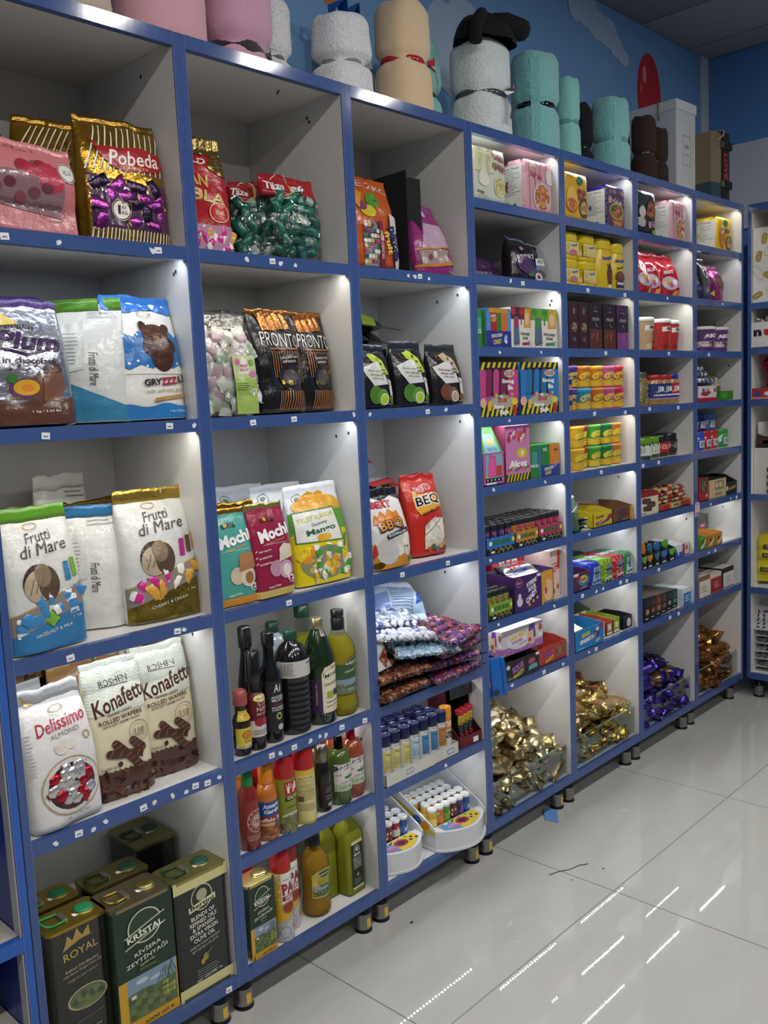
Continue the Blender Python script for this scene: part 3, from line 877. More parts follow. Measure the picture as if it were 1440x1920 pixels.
tin('green oil tin with olive grove picture and yellow base, front centre', -.243, .018, .13, .148, .1, .292, '#1d3326:gloss', '#8f897a:metal', '#958c6c:metal', kristal_pr(), '#a89858:metal', '#a89040:metal', tagx=.12)
tin('black oil tin with cream bands and white lettering, front right', -.092, .014, .13, .15, .09, .292, '#141614:gloss', '#8f8648:metal', '#a09a5e:metal',
    [B(0, .9, 1, 1, '#cfc98c'), B(0, 0, 1, .1, '#cfc98c'), RG(.5, .8, .2, .11, .1, '#b8b49a'), E(.5, .82, .1, .05, '#a8a488'), B(.48, .75, .52, .8, '#a8a488'), G([(.25, .7), (.75, .74), (.75, .79), (.25, .75)], '#d4d0a4'), T('Bertini', .5, .745, .44, .035, '#1a1c1a', 5, 0, .03),
     T('BLENDS OF', .5, .655, .44, .036, '#d8d6c8', 6, 0, .02), T('REFINED OILS', .5, .607, .5, .036, '#d8d6c8', 6, 0, .02), T('& SPANISH', .5, .56, .42, .036, '#d8d6c8', 6, 0, .02), T('EXTRA VIRGIN', .5, .513, .52, .036, '#d8d6c8', 6, 0, .02), T('OLIVE OIL', .5, .466, .4, .036, '#d8d6c8', 6, 0, .02),
     T('مزيج من الزيوت المكررة', .5, .42, .56, .03, '#c8c6b8', 6), T('زيت زيتون بكر ممتاز', .5, .385, .5, .028, '#c8c6b8', 6), E(.5, .29, .05, .035, '#8f8a3c'), E(.44, .26, .035, .025, '#b08a3a'), RB(.55, .32, .16, .03, 30, '#5a6a3c', .5), *LN(.32, .74, .2, 4, .02, '#a8a698', .004, .1), T('NET VOLUME : 4L', .55, .125, .48, .018, '#d8d6c8', 5)],
    '#1c4a34:plastic', '#1b3a2c:plastic', capx=.22)
tin('dark oil tin half hidden behind the crown tin', -.385, .15, .13, .13, .085, .292, '#23231f:gloss', '#a88f3e:metal', '#a88f3e:metal', [], '#1c6a40:plastic', '#1f8a4c:plastic')
tin('dark oil tin hidden behind the green olive grove tin', -.226, .135, .13, .15, .085, .292, '#141614:gloss', '#94884c:metal', '#94884c:metal', [], '#1c4a34:plastic', '#1b3a2c:plastic')
tin('oil tin at the very back, its lid raised above the others', -.085, .2, .13, .11, .15, .31, '#141614:gloss', '#7d7848:metal', '#8c8a60:metal', [], '#1c3a30:plastic', '#1b2c26:plastic', capx=.2)
# ------------------------------------------------------------------ bottles, jars, cups and tubes
def lathe_thing(name, label, cat, x, y, z, prof, mat, cap=None, pr=(), liquid=None, rz=0, group=None, part='bottle_body', n=22, tilt=0, extra=None, capname='cap', ex=1, ey=1, lid_w=None):
    """prof: outline (radius, height); pr: list of (z0, z1, arc width, prints)"""
    rm = max(p[0] for p in prof)
    t = thing(name, label, cat, (x, y, z), rz, tilt, group)
    MB().lathe(prof, mat, n, ex=ex, ey=ey).obj(part, t)
    if liquid:
        lm, top = liquid
        pp = [(max(.001, r-.0022), zz) for r, zz in prof if zz < top]
        rf = lerp_prof(prof)
        pp.append((rf(top)-.0022, top))
        pp[0] = (pp[0][0], pp[0][1]+.003)
        MB().lathe(pp, lm, n, ex=ex, ey=ey).obj('contents', t)
    if cap:
        MB().lathe(cap[0], cap[1], n).obj(capname, t)
    for k, (z0, z1, aw, items) in enumerate(pr):
        rf = lerp_prof(prof)
        rr = max(rf(z0+(z1-z0)*q/4) for q in range(5))
        f0 = cyl_surf(prof, rr, z0=z0)
        f = (lambda u, v, o, f0=f0: (f0(u, v, o)[0]*ex, f0(u, v, o)[1]*ey, f0(u, v, o)[2])) if ex != 1 or ey != 1 else f0
        prints(t, f, aw, z1-z0, items, rr*.35, 'label')
    return t
CLR = '#e6ece8:glass'

# top shelf
bag('candy_bag', 'red and gold candy bag cut by the left post on the top shelf', 'candy bag', .085, .02, 1.852, .118, .262, .08, '#a51c26:bag', '#8f7a48:foil',
    [B(0, .84, 1, 1, '#8f7a48:foil'), G([(.5, .72), (.7, .86), (1, .9), (1, .66), (.8, .66)], '#8f7a48:foil'), B(0, 0, 1, .22, '#b58aa0:gloss'), T('ULD', .25, .78, .5, .06, '#ded8d0', -3, 0, .03), T('AN', .22, .6, .5, .11, '#c9a85a', -4, .1, .03), T('BLA', .4, .46, .8, .1, '#c9a85a', -4, .1, .03), E(.62, .33, .25, .09, '#ba2832'), RG(.62, .33, .24, .088, .1, '#d8b87a'), T('Bal', .62, .33, .2, .04, '#d8b87a', 0, .3)],
    0, -3, sealfrac=.1, amp=.005, candies=(grid_spots(.06, .02, .94, .2, 3, 3, .8, 2), MIXW, 'wrapped_candy'))
def clear_bag(name, label, x, y, z, w, h, d, meshes, nu, nv, sc=1., header=None, rz=0, tilt=-3, roll=0, pr=(), film='#f2f5f5:film', group=None, pinch=0, top=.95, fill=.6, v1=.78, backs=True, headfrac=.25):
    """see-through bag: film shell with the sweets inside as parts"""
    SEED[0] += 1
    t = thing(name, label, 'candy bag', (x, y+d/2, z), rz, tilt, group, roll)
    fn = bag_fn(w, h, d, seed=SEED[0], pinch=pinch, top=top, fill=fill, amp=.005)
    bag_mesh(fn, film).obj('clear_film', t)
    if header:
        bag_mesh(fn, header, nv=5, v0=1-headfrac, v1=1, off=.0006).obj('header', t)
    rr = random.Random(SEED[0])
    for side in ((-1, 1) if backs else (-1,)):
        for u, v, s in grid_spots(.1, .05, .9, v1, nu, nv, sc, SEED[0]+side):
            p = fn(u-.5, v, side)
            o = link('wrapped_candy', rr.choice(meshes), t, loc=(p.x*.93, p.y*.72, p.z), rot=(1.57+rr.uniform(-.35, .35), rr.uniform(0, 6.28), rr.uniform(-.35, .35)))
            o.scale = (s, s, s)
    prints(t, bag_surf(fn, w, h), w, h, list(pr), .009, do=.0001, finish='bag')
    return t
TZ = [RG(.36, .86, .2, .15, .06, '#d8ccb8'), T('Täze', .22, .86, .34, .1, '#e8e4de', -3, .15, .03), T('aý', .66, .85, .24, .13, '#e8e4de', -3, .15, .03), G([(.4, .98), (.56, .9), (.52, .78), (.3, .73), (.5, .8), (.5, .92)], '#d8b84a')]
clear_bag('candy_bag', 'clear bag of green wrapped sweets with red header, in front', .35, .03, 1.852, .182, .212, .085, GREEN, 4, 6, 1.08, '#9c1c28:bag', 0, -2, pr=TZ)
clear_bag('candy_bag', 'clear bag of green wrapped sweets, middle of the three', .275, .08, 1.852, .13, .2, .07, GREEN, 3, 5, 1.05, '#94202a:bag', -30, -3, pr=TZ, backs=False)
clear_bag('candy_bag', 'clear bag of green wrapped sweets, furthest left, behind the red bag', .215, .14, 1.852, .13, .19, .07, GREEN, 3, 5, 1.05, '#8c1e28:bag', -30, -3, pr=TZ, backs=False)

# second shelf
clear_bag('candy_bag', 'clear bag of white wrapped jelly sweets with green printed label', .122, .03, 1.476, .18, .25, .09, PASTEL, 4, 7, 1.15, None, 0, -4, pr=[B(.48, .18, .86, .56, '#b8c48a'), WV(.34, .01, '#9ab55a', True, u0=.48, u1=.86), B(.48, .18, .86, .3, '#8fae4a'), G([(.56, .38), (.78, .38), (.72, .52), (.67, .55), (.62, .52)], '#e4dcd2'), T('JELLY', .67, .42, .16, .03, '#a8283c', 0, 0, .03), T('FRUIT', .67, .46, .14, .025, '#a8283c', 0, 0, .03), E(.56, .5, .04, .03, '#c86a9a'), E(.79, .49, .04, .03, '#6a9a3a'), E(.8, .38, .06, .03, '#d07aa8'), B(.74, .2, .84, .24, '#e8e8e0'), ('group', [B(.745+.012*i, .205, .75+.012*i, .235, '#222') for i in range(7)]), *LN(.5, .72, .29, 4, .02, '#5a6a30', .005)])
def pronto(label, x, y, w, rz, tilt):
    bag('candy_bag', label, 'candy bag', x, y, 1.476, w, .262, .085, '#121113:bag', '#a0683a:foil',
        [G([(.22, .78), (.84, .8), (.8, .97), (.16, .97)], '#a0683a:foil'), T('PRONTO', .54, .69, .84, .135, '#d9d6d2', -3, .08, -.01), B(.25, .595, 1, .61, '#9a6238'),
         ST(.3, .33, .95, .58, 12, '#a0683a', .35, -.02), B(.46, .44, .8, .56, '#171416'), T('CAPPUCCINO TASTE', .63, .52, .34, .022, '#c9c6c2', 3), T('ESPRESSO', .63, .48, .26, .022, '#c9c6c2', 3), E(.63, .33, .24, .13, '#2a2422:gloss'), E(.63, .33, .15, .08, '#57504c:gloss'),
         *[E(.46+.07*i, .28+.05*((i*2) % 4), .035, .025, ['#b8923c:foil', '#4a4442:gloss', '#c0a050:foil', '#6a625e:gloss', '#3a3432:gloss', '#b8923c:foil'][i]) for i in range(6)], ST(.3, .02, .98, .2, 14, '#a0683a', .38, .06)],
        rz, tilt, sealfrac=.05, amp=.005)
pronto('black and copper coffee candy bag, left of two, beside the clear bag', .278, .035, .158, 4, -4)
pronto('black and copper coffee candy bag, right of two, by the side panel', .413, .06, .13, -2, -3)

# third shelf
def mochi(label, x, y, w, h, base, foot, sealc, flav, pal, rz, full=True):
    pr = [B(0, 0, 1, .08, foot), T('ROYAL', .48, .82, .36, .05, '#2a2420', 4, 0, .03), E(.4, .825, .04, .02, '#d8a030'), T('Mochi', .56, .68, .82, .13, '#eeeae6', 9, 0, .045), T(flav, .56, .585, .5, .022, '#e0a03a', 8), B(.22, .56, .86, .563, '#e8e4e0'),
          E(.48, .3, .17, .09, pal[0]), E(.74, .27, .19, .1, pal[1]), E(.76, .265, .11, .065, pal[2]), G(pal[3][0], pal[3][1]), T('12', .86, .17, .18, .055, '#eeeae6', 0, 0, .03), T('PIECES', .88, .125, .16, .015, '#eeeae6'), T('Product of Taiwan', .4, .115, .3, .025, '#eeeae6', 4)]
    if full:
        for i, s in enumerate(('100% Vegetarian', 'No Artificial Color', 'No Artificial Flavor')):
            pr += [T(s, .24, .5-.065*i, .28, .024, '#eeeae6', 6), RB(.06, .505-.065*i, .05, .012, 50, '#eeeae6', .6)]
    bag('mochi_bag', label, 'snack bag', x, y, 1.026, w, h, .06, base, sealc, pr, rz, -3, sealfrac=.07, p=4, amp=.0025)
mochi('teal mochi snack bag with peanut butter jar, beside the left post', .079, .018, .122, .232, '#4a9a90:bag', '#d08a28', '#b8862e:foil', 'PEANUT BUTTER', ('#cdb9a0', '#d8c8b2', '#9a6a3c', ([(.52, .34), (.95, .36), (.93, .5), (.88, .53), (.62, .52), (.55, .49)], '#a8764c')), 0, False)
mochi('crimson strawberry cheesecake mochi bag with gold edges', .196, .015, .128, .232, '#8f1f3e:bag', '#c9b060', '#c9b060:foil', 'Strawberry Cheesecake', ('#b98aa0', '#c79ab0', '#e4d8cc', ([(.56, .36), (.98, .4), (.98, .52), (.75, .55), (.6, .5)], '#d8cdb0')), 4)
bag('mochi_bag', 'second mochi bag with orange top strip, behind the crimson one', 'snack bag', .165, .09, 1.026, .12, .235, .05, '#4a9a90:bag', '#b8862e:foil', [T('100% Vegetarian', .5, .965, .7, .03, '#3a2a1c')], 3, -3, sealfrac=.08)
bag('mochi_bag', 'third mochi bag with orange top strip, behind the teal one', 'snack bag', .085, .1, 1.026, .12, .238, .05, '#4a9a90:bag', '#b07a2a:foil', [T('Vegetarian', .5, .965, .6, .03, '#3a2a1c')], 0, -3, sealfrac=.08)
def mango(label, x, y, rz, tilt, full, roll=0):
    lob = [(.35, .9), (.45, .93), (.55, .9), (.65, .93), (.76, .88), (.9, .84), (.97, .78), (.97, .7), (.08, .7), (.14, .8), (.26, .86)]
    pr = [RG(.22, .86, .1, .055, .1, '#6a7a68'), E(.22, .86, .05, .02, '#7a8a78')]
    cd = None
    if full:
        pr += [G(lob, '#d3992a'), B(.0, .5, 1, .72, '#5a9a2e'), B(0, 0, 1, .52, '#dcc81e'), *[E(.2+.15*i, .78+.04*(i % 2), .13, .06, ['#d8a032', '#cf9024'][i % 2]) for i in range(5)], G([(.04, .42), (.86, .4), (.8, .75), (.04, .73)], '#4c7a38'), G([(.06, .435), (.83, .415), (.775, .735), (.06, .715)], '#dcdcd6'),
               T('FRUIT FLAVOR', .43, .66, .66, .05, '#b5b42a', 6, 0, .02), T('Gummy', .46, .595, .3, .04, '#2c5a38', 6, 0, .02), T('Mango', .47, .525, .54, .075, '#2c5a38', 6, 0, .03), E(.46, .455, .1, .038, '#d3a02a'), E(.54, .46, .08, .034, '#dbac36'), E(.5, .21, .43, .165, '#8a8a6a:gloss'), RB(.88, .4, .2, .05, 75, '#4a8a34', .7)]
        cd = ([s for s in grid_spots(.12, .07, .9, .36, 5, 4, 1.1, 8) if ((s[0]-.5)/.4)**2+((s[1]-.21)/.15)**2 < 1], MANGOC, 'wrapped_candy')
    bag('gummy_bag', label, 'candy bag', x, y, 1.026, .19, .262, .08, '#d9dcde:bag', None, pr, rz, tilt, roll, candies=cd, amp=.0025, sealfrac=.12)
mango('yellow mango gummy bag with white label and candy window', .378, .025, -2, -5, True)
mango('white-topped mango gummy bag right behind the front one', .345, .13, 2, -4, False)
mango('white-topped mango gummy bag second from the back', .27, .2, 6, -3, False)
mango('white-topped mango gummy bag tilted against the back panel', .19, .27, 6, -3, False, -6)
bag('gummy_bag', 'dark green snack pouch squeezed between mango bag and side panel', 'candy bag', .43, .13, 1.026, .1, .23, .06, '#2c5a34:bag', '#27502e:bag', [B(.3, .5, .7, .8, '#a83040')], -8, -2)

# ------------------------------------------------------------------ oil and vinegar shelf
Z = .6525
def bprof(r, h, neck, shoulder, nh, foot=.006):
    return [(r*.9, 0), (r, foot), (r, shoulder), (r*.92, shoulder+(h-nh-shoulder)*.35), (r*.62, shoulder+(h-nh-shoulder)*.75), (neck, h-nh), (neck, h)]
lathe_thing('sauce_bottle', 'small dark sauce bottle with pink cap and yellow label by the left post', 'bottle', .075, .04, Z, bprof(.022, .13, .014, .085, .02), '#1a0f0e:gloss', ([(.017, .125), (.018, .13), (.017, .158), (.012, .162)], '#9a4a4c:plastic'),
            [(.02, .07, .06, [B(0, 0, 1, 1, '#cdbb3a'), B(0, 0, 1, .22, '#d8d2c0'), E(.5, .66, .18, .18, '#c06a2a'), RG(.5, .66, .22, .22, .15, '#8a2a20'), T('İska', .5, .36, .3, .16, '#2a3a20'), T('NAR EKŞİLİ', .5, .1, .8, .12, '#2a2a24')]), (.088, .112, .05, [B(0, 0, 1, 1, '#cdbb3a'), E(.5, .5, .16, .3, '#c06a2a')])])
def oncu(label, x, y):
    lathe_thing('pomegranate_syrup', label, 'bottle', x, y, Z, bprof(.0245, .205, .0145, .125, .055), '#170c0d:gloss', ([(.017, .17), (.0175, .175), (.0175, .245), (.015, .247)], '#141214:gloss'),
                [(.035, .145, .07, [B(0, .38, 1, 1, '#5c1018'), B(0, 0, 1, .38, '#c8c0bc'), E(.55, .88, .34, .085, '#d8cc5a'), E(.55, .88, .3, .07, '#e2dcb0'), T('ÖNCÜ', .55, .885, .42, .07, '#2c3a24', 4, 0, .03), T('%100', .58, .75, .46, .08, '#cfa0a0', 3), T('NAR', .58, .64, .52, .1, '#d8b0ac', 3), T('EKŞİSİ', .6, .53, .56, .08, '#d8b0ac', 3), E(.42, .34, .2, .1, '#8f1c28'), E(.68, .33, .17, .09, '#a83040'), E(.68, .33, .12, .06, '#c4606a'), *LN(.15, .9, .14, 3, .04, '#6a5a58', .015)])])
oncu('pomegranate syrup bottle with dark red label, second from the left post', .122, .043)
oncu('pomegranate syrup bottle half hidden behind the small yellow-label bottle', .062, .105)
lathe_thing('vinegar_bottle', 'slim tall black balsamic vinegar bottle', 'bottle', .181, .053, Z, [(.026, 0), (.029, .006), (.0295, .165), (.027, .18), (.016, .2), (.0135, .215), (.0135, .27)], '#0e0d0f:gloss', ([(.016, .245), (.0165, .278), (.014, .281)], '#151416:gloss'),
            [(.03, .16, .065, [B(0, 0, 1, 1, '#1d1a1e'), T('A', .42, .86, .2, .16, '#d8d4d4', 0, .1), T('i', .6, .85, .08, .14, '#d8d4d4', 0, .1), T('ANDREA', .5, .68, .6, .055, '#cfcaca'), T('MILANO', .5, .62, .56, .055, '#cfcaca'), T('Aceto', .52, .545, .58, .06, '#8a2a30', 0, .2), T('BALSAMICO', .52, .475, .6, .04, '#cfcaca'), T('DI MODENA', .52, .425, .6, .04, '#cfcaca'), RG(.5, .3, .13, .07, .4, '#a8b83a'), E(.55, .08, .13, .06, '#b8b2b0')])])
lathe_thing('vinegar_bottle', 'tall dark vinegar bottle with ribbed cap behind the syrup', 'bottle', .165, .125, Z, [(.024, 0), (.025, .006), (.025, .14), (.016, .2), (.0135, .22), (.0135, .27)], '#0f0d0f:gloss', ([(.017, .235), (.018, .24), (.018, .286), (.015, .289)], '#1a1a1c:gloss'))
def pet(label, x, y, lab):
    pf = [(.04, 0), (.046, .01), (.047, .02)]
    for i in range(8):
        zz = .025+.0155*i
        pf += [(.047, zz), (.0445, zz+.005), (.047, zz+.0105)]
    pf += [(.0465, .16), (.0465, .192), (.043, .205), (.03, .228), (.015, .24), (.015, .252)]
    t = lathe_thing('vinegar_jug', label, 'bottle', x, y, Z, pf, '#131012:gloss' if lab else '#8a9498:gloss', ([(.0175, .243), (.018, .246), (.018, .266), (.016, .268)], '#1f4034:plastic'),
                    [(.152, .194, .15, [B(0, 0, 1, 1, '#c4bfba'), *LN(.05, .34, .85, 9, .09, '#4a4644', .03), T('AZERÇAY', .68, .78, .25, .14, '#3a3030', 0, .2), RB(.88, .42, .24, .08, 0, '#5a2a20', 3), T('NAR', .88, .42, .1, .14, '#e0c8a8')])] if lab else [(.152, .19, .12, [B(0, 0, 1, 1, '#b8b4b0'), *LN(.1, .5, .85, 6, .12, '#4a4644', .03)])], n=26)
    return t
pet('large ribbed black syrup jug with green cap and pale label', .262, .062, True)
pet('pale ribbed syrup jug with green cap behind the black one', .29, .168, False)
lathe_thing('grapeseed_oil_bottle', 'dark green grapeseed oil bottle with cream label and gold cap', 'bottle', .352, .058, Z, [(.038, 0), (.043, .006), (.0435, .155), (.041, .185), (.031, .22), (.018, .247), (.0145, .255), (.0145, .27)], '#12290f:gloss', ([(.0165, .254), (.017, .257), (.017, .28), (.015, .282)], '#b8ac80:metal'),
            [(.03, .165, .115, [G([(.02, 0), (.28, .02), (.28, .72), (.02, .7)], '#3a2348'), G([(.28, .02), (1, .04), (1, .8), (.92, .93), (.64, .98), (.36, .93), (.28, .8)], '#d8d2b4'), E(.64, .9, .22, .04, '#a85a40'), E(.64, .78, .33, .11, '#e0dcc8'), RG(.64, .78, .33, .11, .05, '#3a3a3c'), T('MONINI', .64, .775, .56, .075, '#26262a', 5, 0, .025), T('GRAPESEED', .62, .6, .58, .05, '#3a3430', 5), T('OIL', .84, .55, .14, .04, '#3a3430', 5), *[E(.6+.05*(i % 4), .44-.04*(i//4), .035, .026, '#343c5c', 10) for i in range(12)], *[E(.42+.05*(i % 3), .42-.045*(i//3), .035, .026, '#9aa83a', 10) for i in range(9)], T('Vinaceolo', .6, .245, .46, .04, '#4a4038', 5, .2), T('NON FILTRATO', .62, .16, .5, .03, '#4a4038', 5), T('1 l e', .66, .09, .2, .03, '#4a4038', 5), T('GRAPESEED OIL', .15, .4, .5, .035, '#b8a070', 90)]),
             (.235, .27, .014, [B(0, 0, 1, 1, '#cdb8b0'), B(.3, .1, .7, .9, '#6a4a5a')])])
OIL, OIL2, OIL3 = '#e0c63c:liquid', '#c9c43c:liquid', '#e0a83a:liquid'
def kristal_bottle(label, x, y, z, h, oil, lab, r=.045):
    k = h/.285
    pf = [(r*.85, 0), (r, .012*k), (r*1.02, .03*k), (r*.93, .055*k), (r*.9, .12*k), (r, .16*k), (r*.93, .19*k), (r*.5, .222*k), (.016, .236*k), (.016, .262*k)]
    lathe_thing('olive_oil_bottle', label, 'bottle', x, y, z, pf, CLR, ([(.0185, .232*k), (.0185, .262*k), (.0165, .264*k), (.0165, .267*k), (.018, .269*k), (.018, h), (.016, h+.001)], '#181a1a:plastic'), lab, liquid=(oil, .215*k), n=26)
kristal_bottle('tall olive oil bottle with green landscape label and black cap', .432, .062, Z, .287, OIL, [(.06, .165, .1, [B(.05, 0, .95, .8, '#33522e'), E(.66, .86, .26, .14, '#33522e'), RG(.66, .86, .22, .11, .08, '#b8c0a0'), B(.05, .02, .95, .4, '#7f93a8'), B(.05, .02, .95, .28, '#6a744c'), *[E(.15+.1*i, .2, .05, .04, '#4c5a38', 8) for i in range(8)], T('KRİSTAL', .62, .84, .56, .075, '#dfe2cc', 6, 0, .03), T('OLIVE OIL', .6, .62, .58, .055, '#dfe2cc', 6)])])
lathe_thing('olive_oil_bottle', 'clear olive oil bottle with green screw cap at the back', 'bottle', .415, .19, Z, [(.04, 0), (.042, .006), (.042, .16), (.035, .19), (.02, .215), (.019, .26)], CLR, ([(.0215, .255), (.022, .26), (.022, .288), (.019, .29)], '#1c3f30:plastic'), [(.1, .16, .08, [B(0, .1, 1, .9, '#2c4a28'), B(0, .75, 1, .9, '#cdbb3a')])], liquid=(OIL2, .205))

# ------------------------------------------------------------------ sauce shelf
Z = .4145
def sq(label, x, y, h, r, c, capc, pr, capr=.014, sh=.62, name='hot_sauce_bottle', caph=.04, neck=.012, n=22, mat=None):
    pf = [(r*.85, 0), (r, .006), (r, h*.3), (r*.97, h*sh), (r*.75, h*(sh+.13)), (neck, h-caph), (neck, h-caph*.5)]
    return lathe_thing(name, label, 'bottle', x, y, Z, pf, mat or c, ([(capr, h-caph), (capr*1.03, h-caph*.9), (capr*.94, h-.004), (capr*.7, h)], capc), pr, n=n)
sq('red chilli sauce bottle with green cap by the left post', .072, .031, .2, .0265, '#7a2418:gloss', '#1f7038:plastic', [(.025, .105, .08, [RG(.55, .62, .32, .36, .06, '#c9b0a8'), RG(.55, .62, .22, .24, .05, '#c9b0a8'), E(.55, .62, .18, .2, '#b09890'), T('Thai', .55, .62, .3, .14, '#7a3428'), ('group', [E(.55+.27*math.cos(a*.55), .62+.3*math.sin(a*.55), .02, .022, '#c9b0a8', 8) for a in range(12)]), *LN(.2, .9, .16, 3, .06, '#c09890', .02)])])
sq('orange buffalo sauce bottle with blue label and almonds', .134, .036, .2, .0275, '#b5682a:gloss', '#cf7a18:plastic', [(.012, .11, .1, [B(0, .0, 1, .42, '#c49a68'), B(.08, .55, .92, .93, '#2a4a8a'), T('American', .5, .83, .6, .11, '#e8e6e0', 5, .1, .03), T('Garden', .48, .69, .5, .11, '#e8e6e0', 5, .1, .03), G([(0, .36), (1, .42), (1, .58), (0, .52)], '#8f1f2a'), T('Buffalo Sauce', .5, .47, .92, .1, '#e8ddd0', 4, 0, .02), B(.5, .3, 1, .39, '#2a4a8a'), T('Hot', .75, .345, .2, .06, '#e8e6e0'), *[E(.12+.13*(i % 7), .07+.09*(i//7), .09, .055, ['#8a4f28', '#a0683a', '#75401e'][i % 3], 12) for i in range(21)]])], capr=.018, sh=.58, caph=.055)
sq('orange sauce bottle at the back, behind the chilli sauce', .105, .095, .195, .025, '#b0642a:gloss', '#c87a20:plastic', [], capr=.016)
def spray(label, x, y, z, h, r, base, items, capc='#a51c22:plastic'):
    pf = [(r*.97, 0), (r, .004), (r, h-.062), (r*.93, h-.055)]
    return lathe_thing('cooking_spray', label, 'spray can', x, y, z, pf, base, ([(r*.99, h-.058), (r*1.0, h-.05), (r*.94, h-.02), (r*.88, h-.006), (r*.7, h)], capc), [(.002, h-.06, r*3.6, items)], part='can_body', n=24)
PAMG = [B(0, .72, 1, 1, '#98a02a'), T('PAM', .62, .86, .5, .2, '#e8e4e0', 5, 0, .05)]
spray('olive oil cooking spray with red cap and green olives', .19, .031, Z, .202, .0275, '#7f8424:plastic', [G([(.3, .7), (1, .78), (1, 1), (.3, .96)], '#a51c22'), T('PAM', .66, .86, .6, .18, '#ebe7e2', 6, 0, .045), G([(.3, .6), (1, .66), (1, .76), (.3, .68)], '#2c3424'), T('OLIVE OIL', .66, .68, .6, .055, '#e8e6d8', 6, 0, .02), T('EXTRA VIRGIN', .6, .5, .5, .03, '#3c3f1c', 5), E(.52, .17, .44, .22, '#c2c4b0'), E(.52, .16, .42, .2, '#5a5a38'), *[E(.2+.16*(i % 5), .04+.1*(i//5), .095, .07, ['#6f7040', '#5a4a3c', '#7c7f48', '#666a38'][i % 4], 12) for i in range(15)]])
spray('yellow butter cooking spray with red cap, text side out', .257, .033, Z, .204, .0285, '#c9ad3a:plastic', [B(.1, .04, .68, .92, '#cbbf80'), T('BUTTER', .36, .86, .4, .035, '#7a6a3a', 2), *LN(.14, .62, .8, 11, .035, '#8a8058', .012), E(.48, .62, .12, .04, '#a89c68'), B(.12, .42, .28, .52, '#5a563c'), *LN(.14, .64, .36, 4, .035, '#8a8058', .012), G([(.72, .05), (.95, .05), (.95, .5), (.8, .3)], '#2a2620'), B(.76, .06, .95, .18, '#c08a3a')])
spray('red-capped spray can peeking between the orange sauce and green spray', .165, .092, Z, .2, .026, '#8f1c24:plastic', [])
pfd = [(.02, 0), (.022, .006), (.0215, .04), (.0195, .05), (.022, .065), (.022, .11), (.017, .125), (.0125, .14)]
lathe_thing('syrup_bottle', 'small black syrup bottle with silver neck foil', 'bottle', .329, .042, Z, pfd, '#120c0e:gloss', ([(.0125, .133), (.017, .136), (.017, .16), (.0165, .172), (.012, .178)], '#8a8478:metal'), [(.012, .075, .055, [B(0, 0, 1, 1, '#241014'), *LN(.35, .95, .88, 6, .1, '#8a8280', .03), B(.45, .06, .9, .2, '#c8c4c0'), ('group', [B(.48+.05*i, .08, .5+.05*i, .18, '#222') for i in range(8)])])])
def davood(label, x, y, c, capc, r, h):
    lab = [B(0, .0, 1, 1, '#cfcac2'), G([(0, .74), (1, .8), (1, 1.), (0, .96)], '#262a4a'), T('DAVOOD', .56, .87, .78, .12, '#dcd8d4', 4, 0, .03), E(.55, .52, .06, .1, '#2f6a3a'), E(.46, .5, .1, .05, '#2f6a3a'), E(.64, .5, .1, .05, '#2f6a3a'), E(.8, .6, .1, .025, '#a83040'), E(.8, .53, .1, .025, '#a83040'), T('PURE', .16, .6, .2, .05, '#a83040'), T('Chilli Sauce', .52, .34, .55, .07, '#8a4a44', 3, .2), B(0, 0, 1, .26, '#a8b898'), T('1-5% mg', .4, .14, .44, .1, '#4a5a44', 3, .2)]
    sq(label, x, y, h, r, c, capc, [(.04, .115, r*2.5, lab)], capr=.0125, sh=.68, caph=.034, neck=.0105, n=26)
davood('green chilli sauce bottle with black foil cap', .393, .043, '#4a5a20:gloss', '#141414:foil', .032, .185)
davood('red chilli sauce bottle with red foil cap, at the right end', .447, .05, '#8f4020:gloss', '#b0203c:foil', .033, .195)
sq('green sauce bottle at the back between the silver-neck and green sauces', .37, .115, .185, .03, '#5a6426:gloss', '#20302a:plastic', [])
sq('orange-red sauce bottle at the back right corner', .432, .125, .19, .03, '#8f4a22:gloss', '#7a2020:plastic', [])

# ------------------------------------------------------------------ bottom shelf of the bottle unit
Z = .1285
tin('small one-litre green oil tin with olive grove picture', .084, .018, Z, .08, .062, .195, '#1d3326:gloss', '#b0a468:metal', '#b8ac70:metal', kristal_pr(True), '#b8ac70:metal', None, r=.01)
ORIG = [B(0, .55, 1, 1, '#dcdad6'), B(0, 0, .3, 1, '#c9a024'), G([(0, .0), (1, 0), (1, .45), (.6, .36), (.3, .2), (0, .1)], '#a8aaae'), B(.0, .3, 1, .56, '#c9a024'), G([(0, .28), (.3, .3), (.62, .4), (1, .46), (1, 0), (0, 0)], '#9fa2a8'), G([(.1, .0), (1, 0), (1, .4), (.6, .33), (.3, .2)], '#b8babd'),
        T('PAM', .63, .78, .62, .17, '#8f1c2c', 4, 0, .05), G([(.32, .6), (1, .63), (1, .7), (.32, .67)], '#8f1c2c'), T('ORIGINAL', .68, .65, .56, .045, '#e8e4e0', 3, 0, .02), T('NO-STICK', .62, .91, .5, .02, '#5a5654'), E(.5, .5, .16, .075, '#8a3418'), RG(.5, .5, .19, .09, .1, '#8a3418'), E(.72, .2, .13, .075, '#cf7a28'), E(.7, .215, .06, .035, '#e0983c'), RG(.36, .14, .16, .08, .1, '#7a7c80')]
spray('white and yellow cooking spray with red cap, in front', .164, .037, Z, .245, .026, '#c9a024:plastic', ORIG)
spray('white and yellow cooking spray with red cap, behind the front one', .212, .068, Z, .245, .026, '#c9a024:plastic', ORIG)
spray('cooking spray with red cap hidden at the back behind the small tin', .105, .12, Z, .235, .026, '#a8442a:plastic', PAMG)
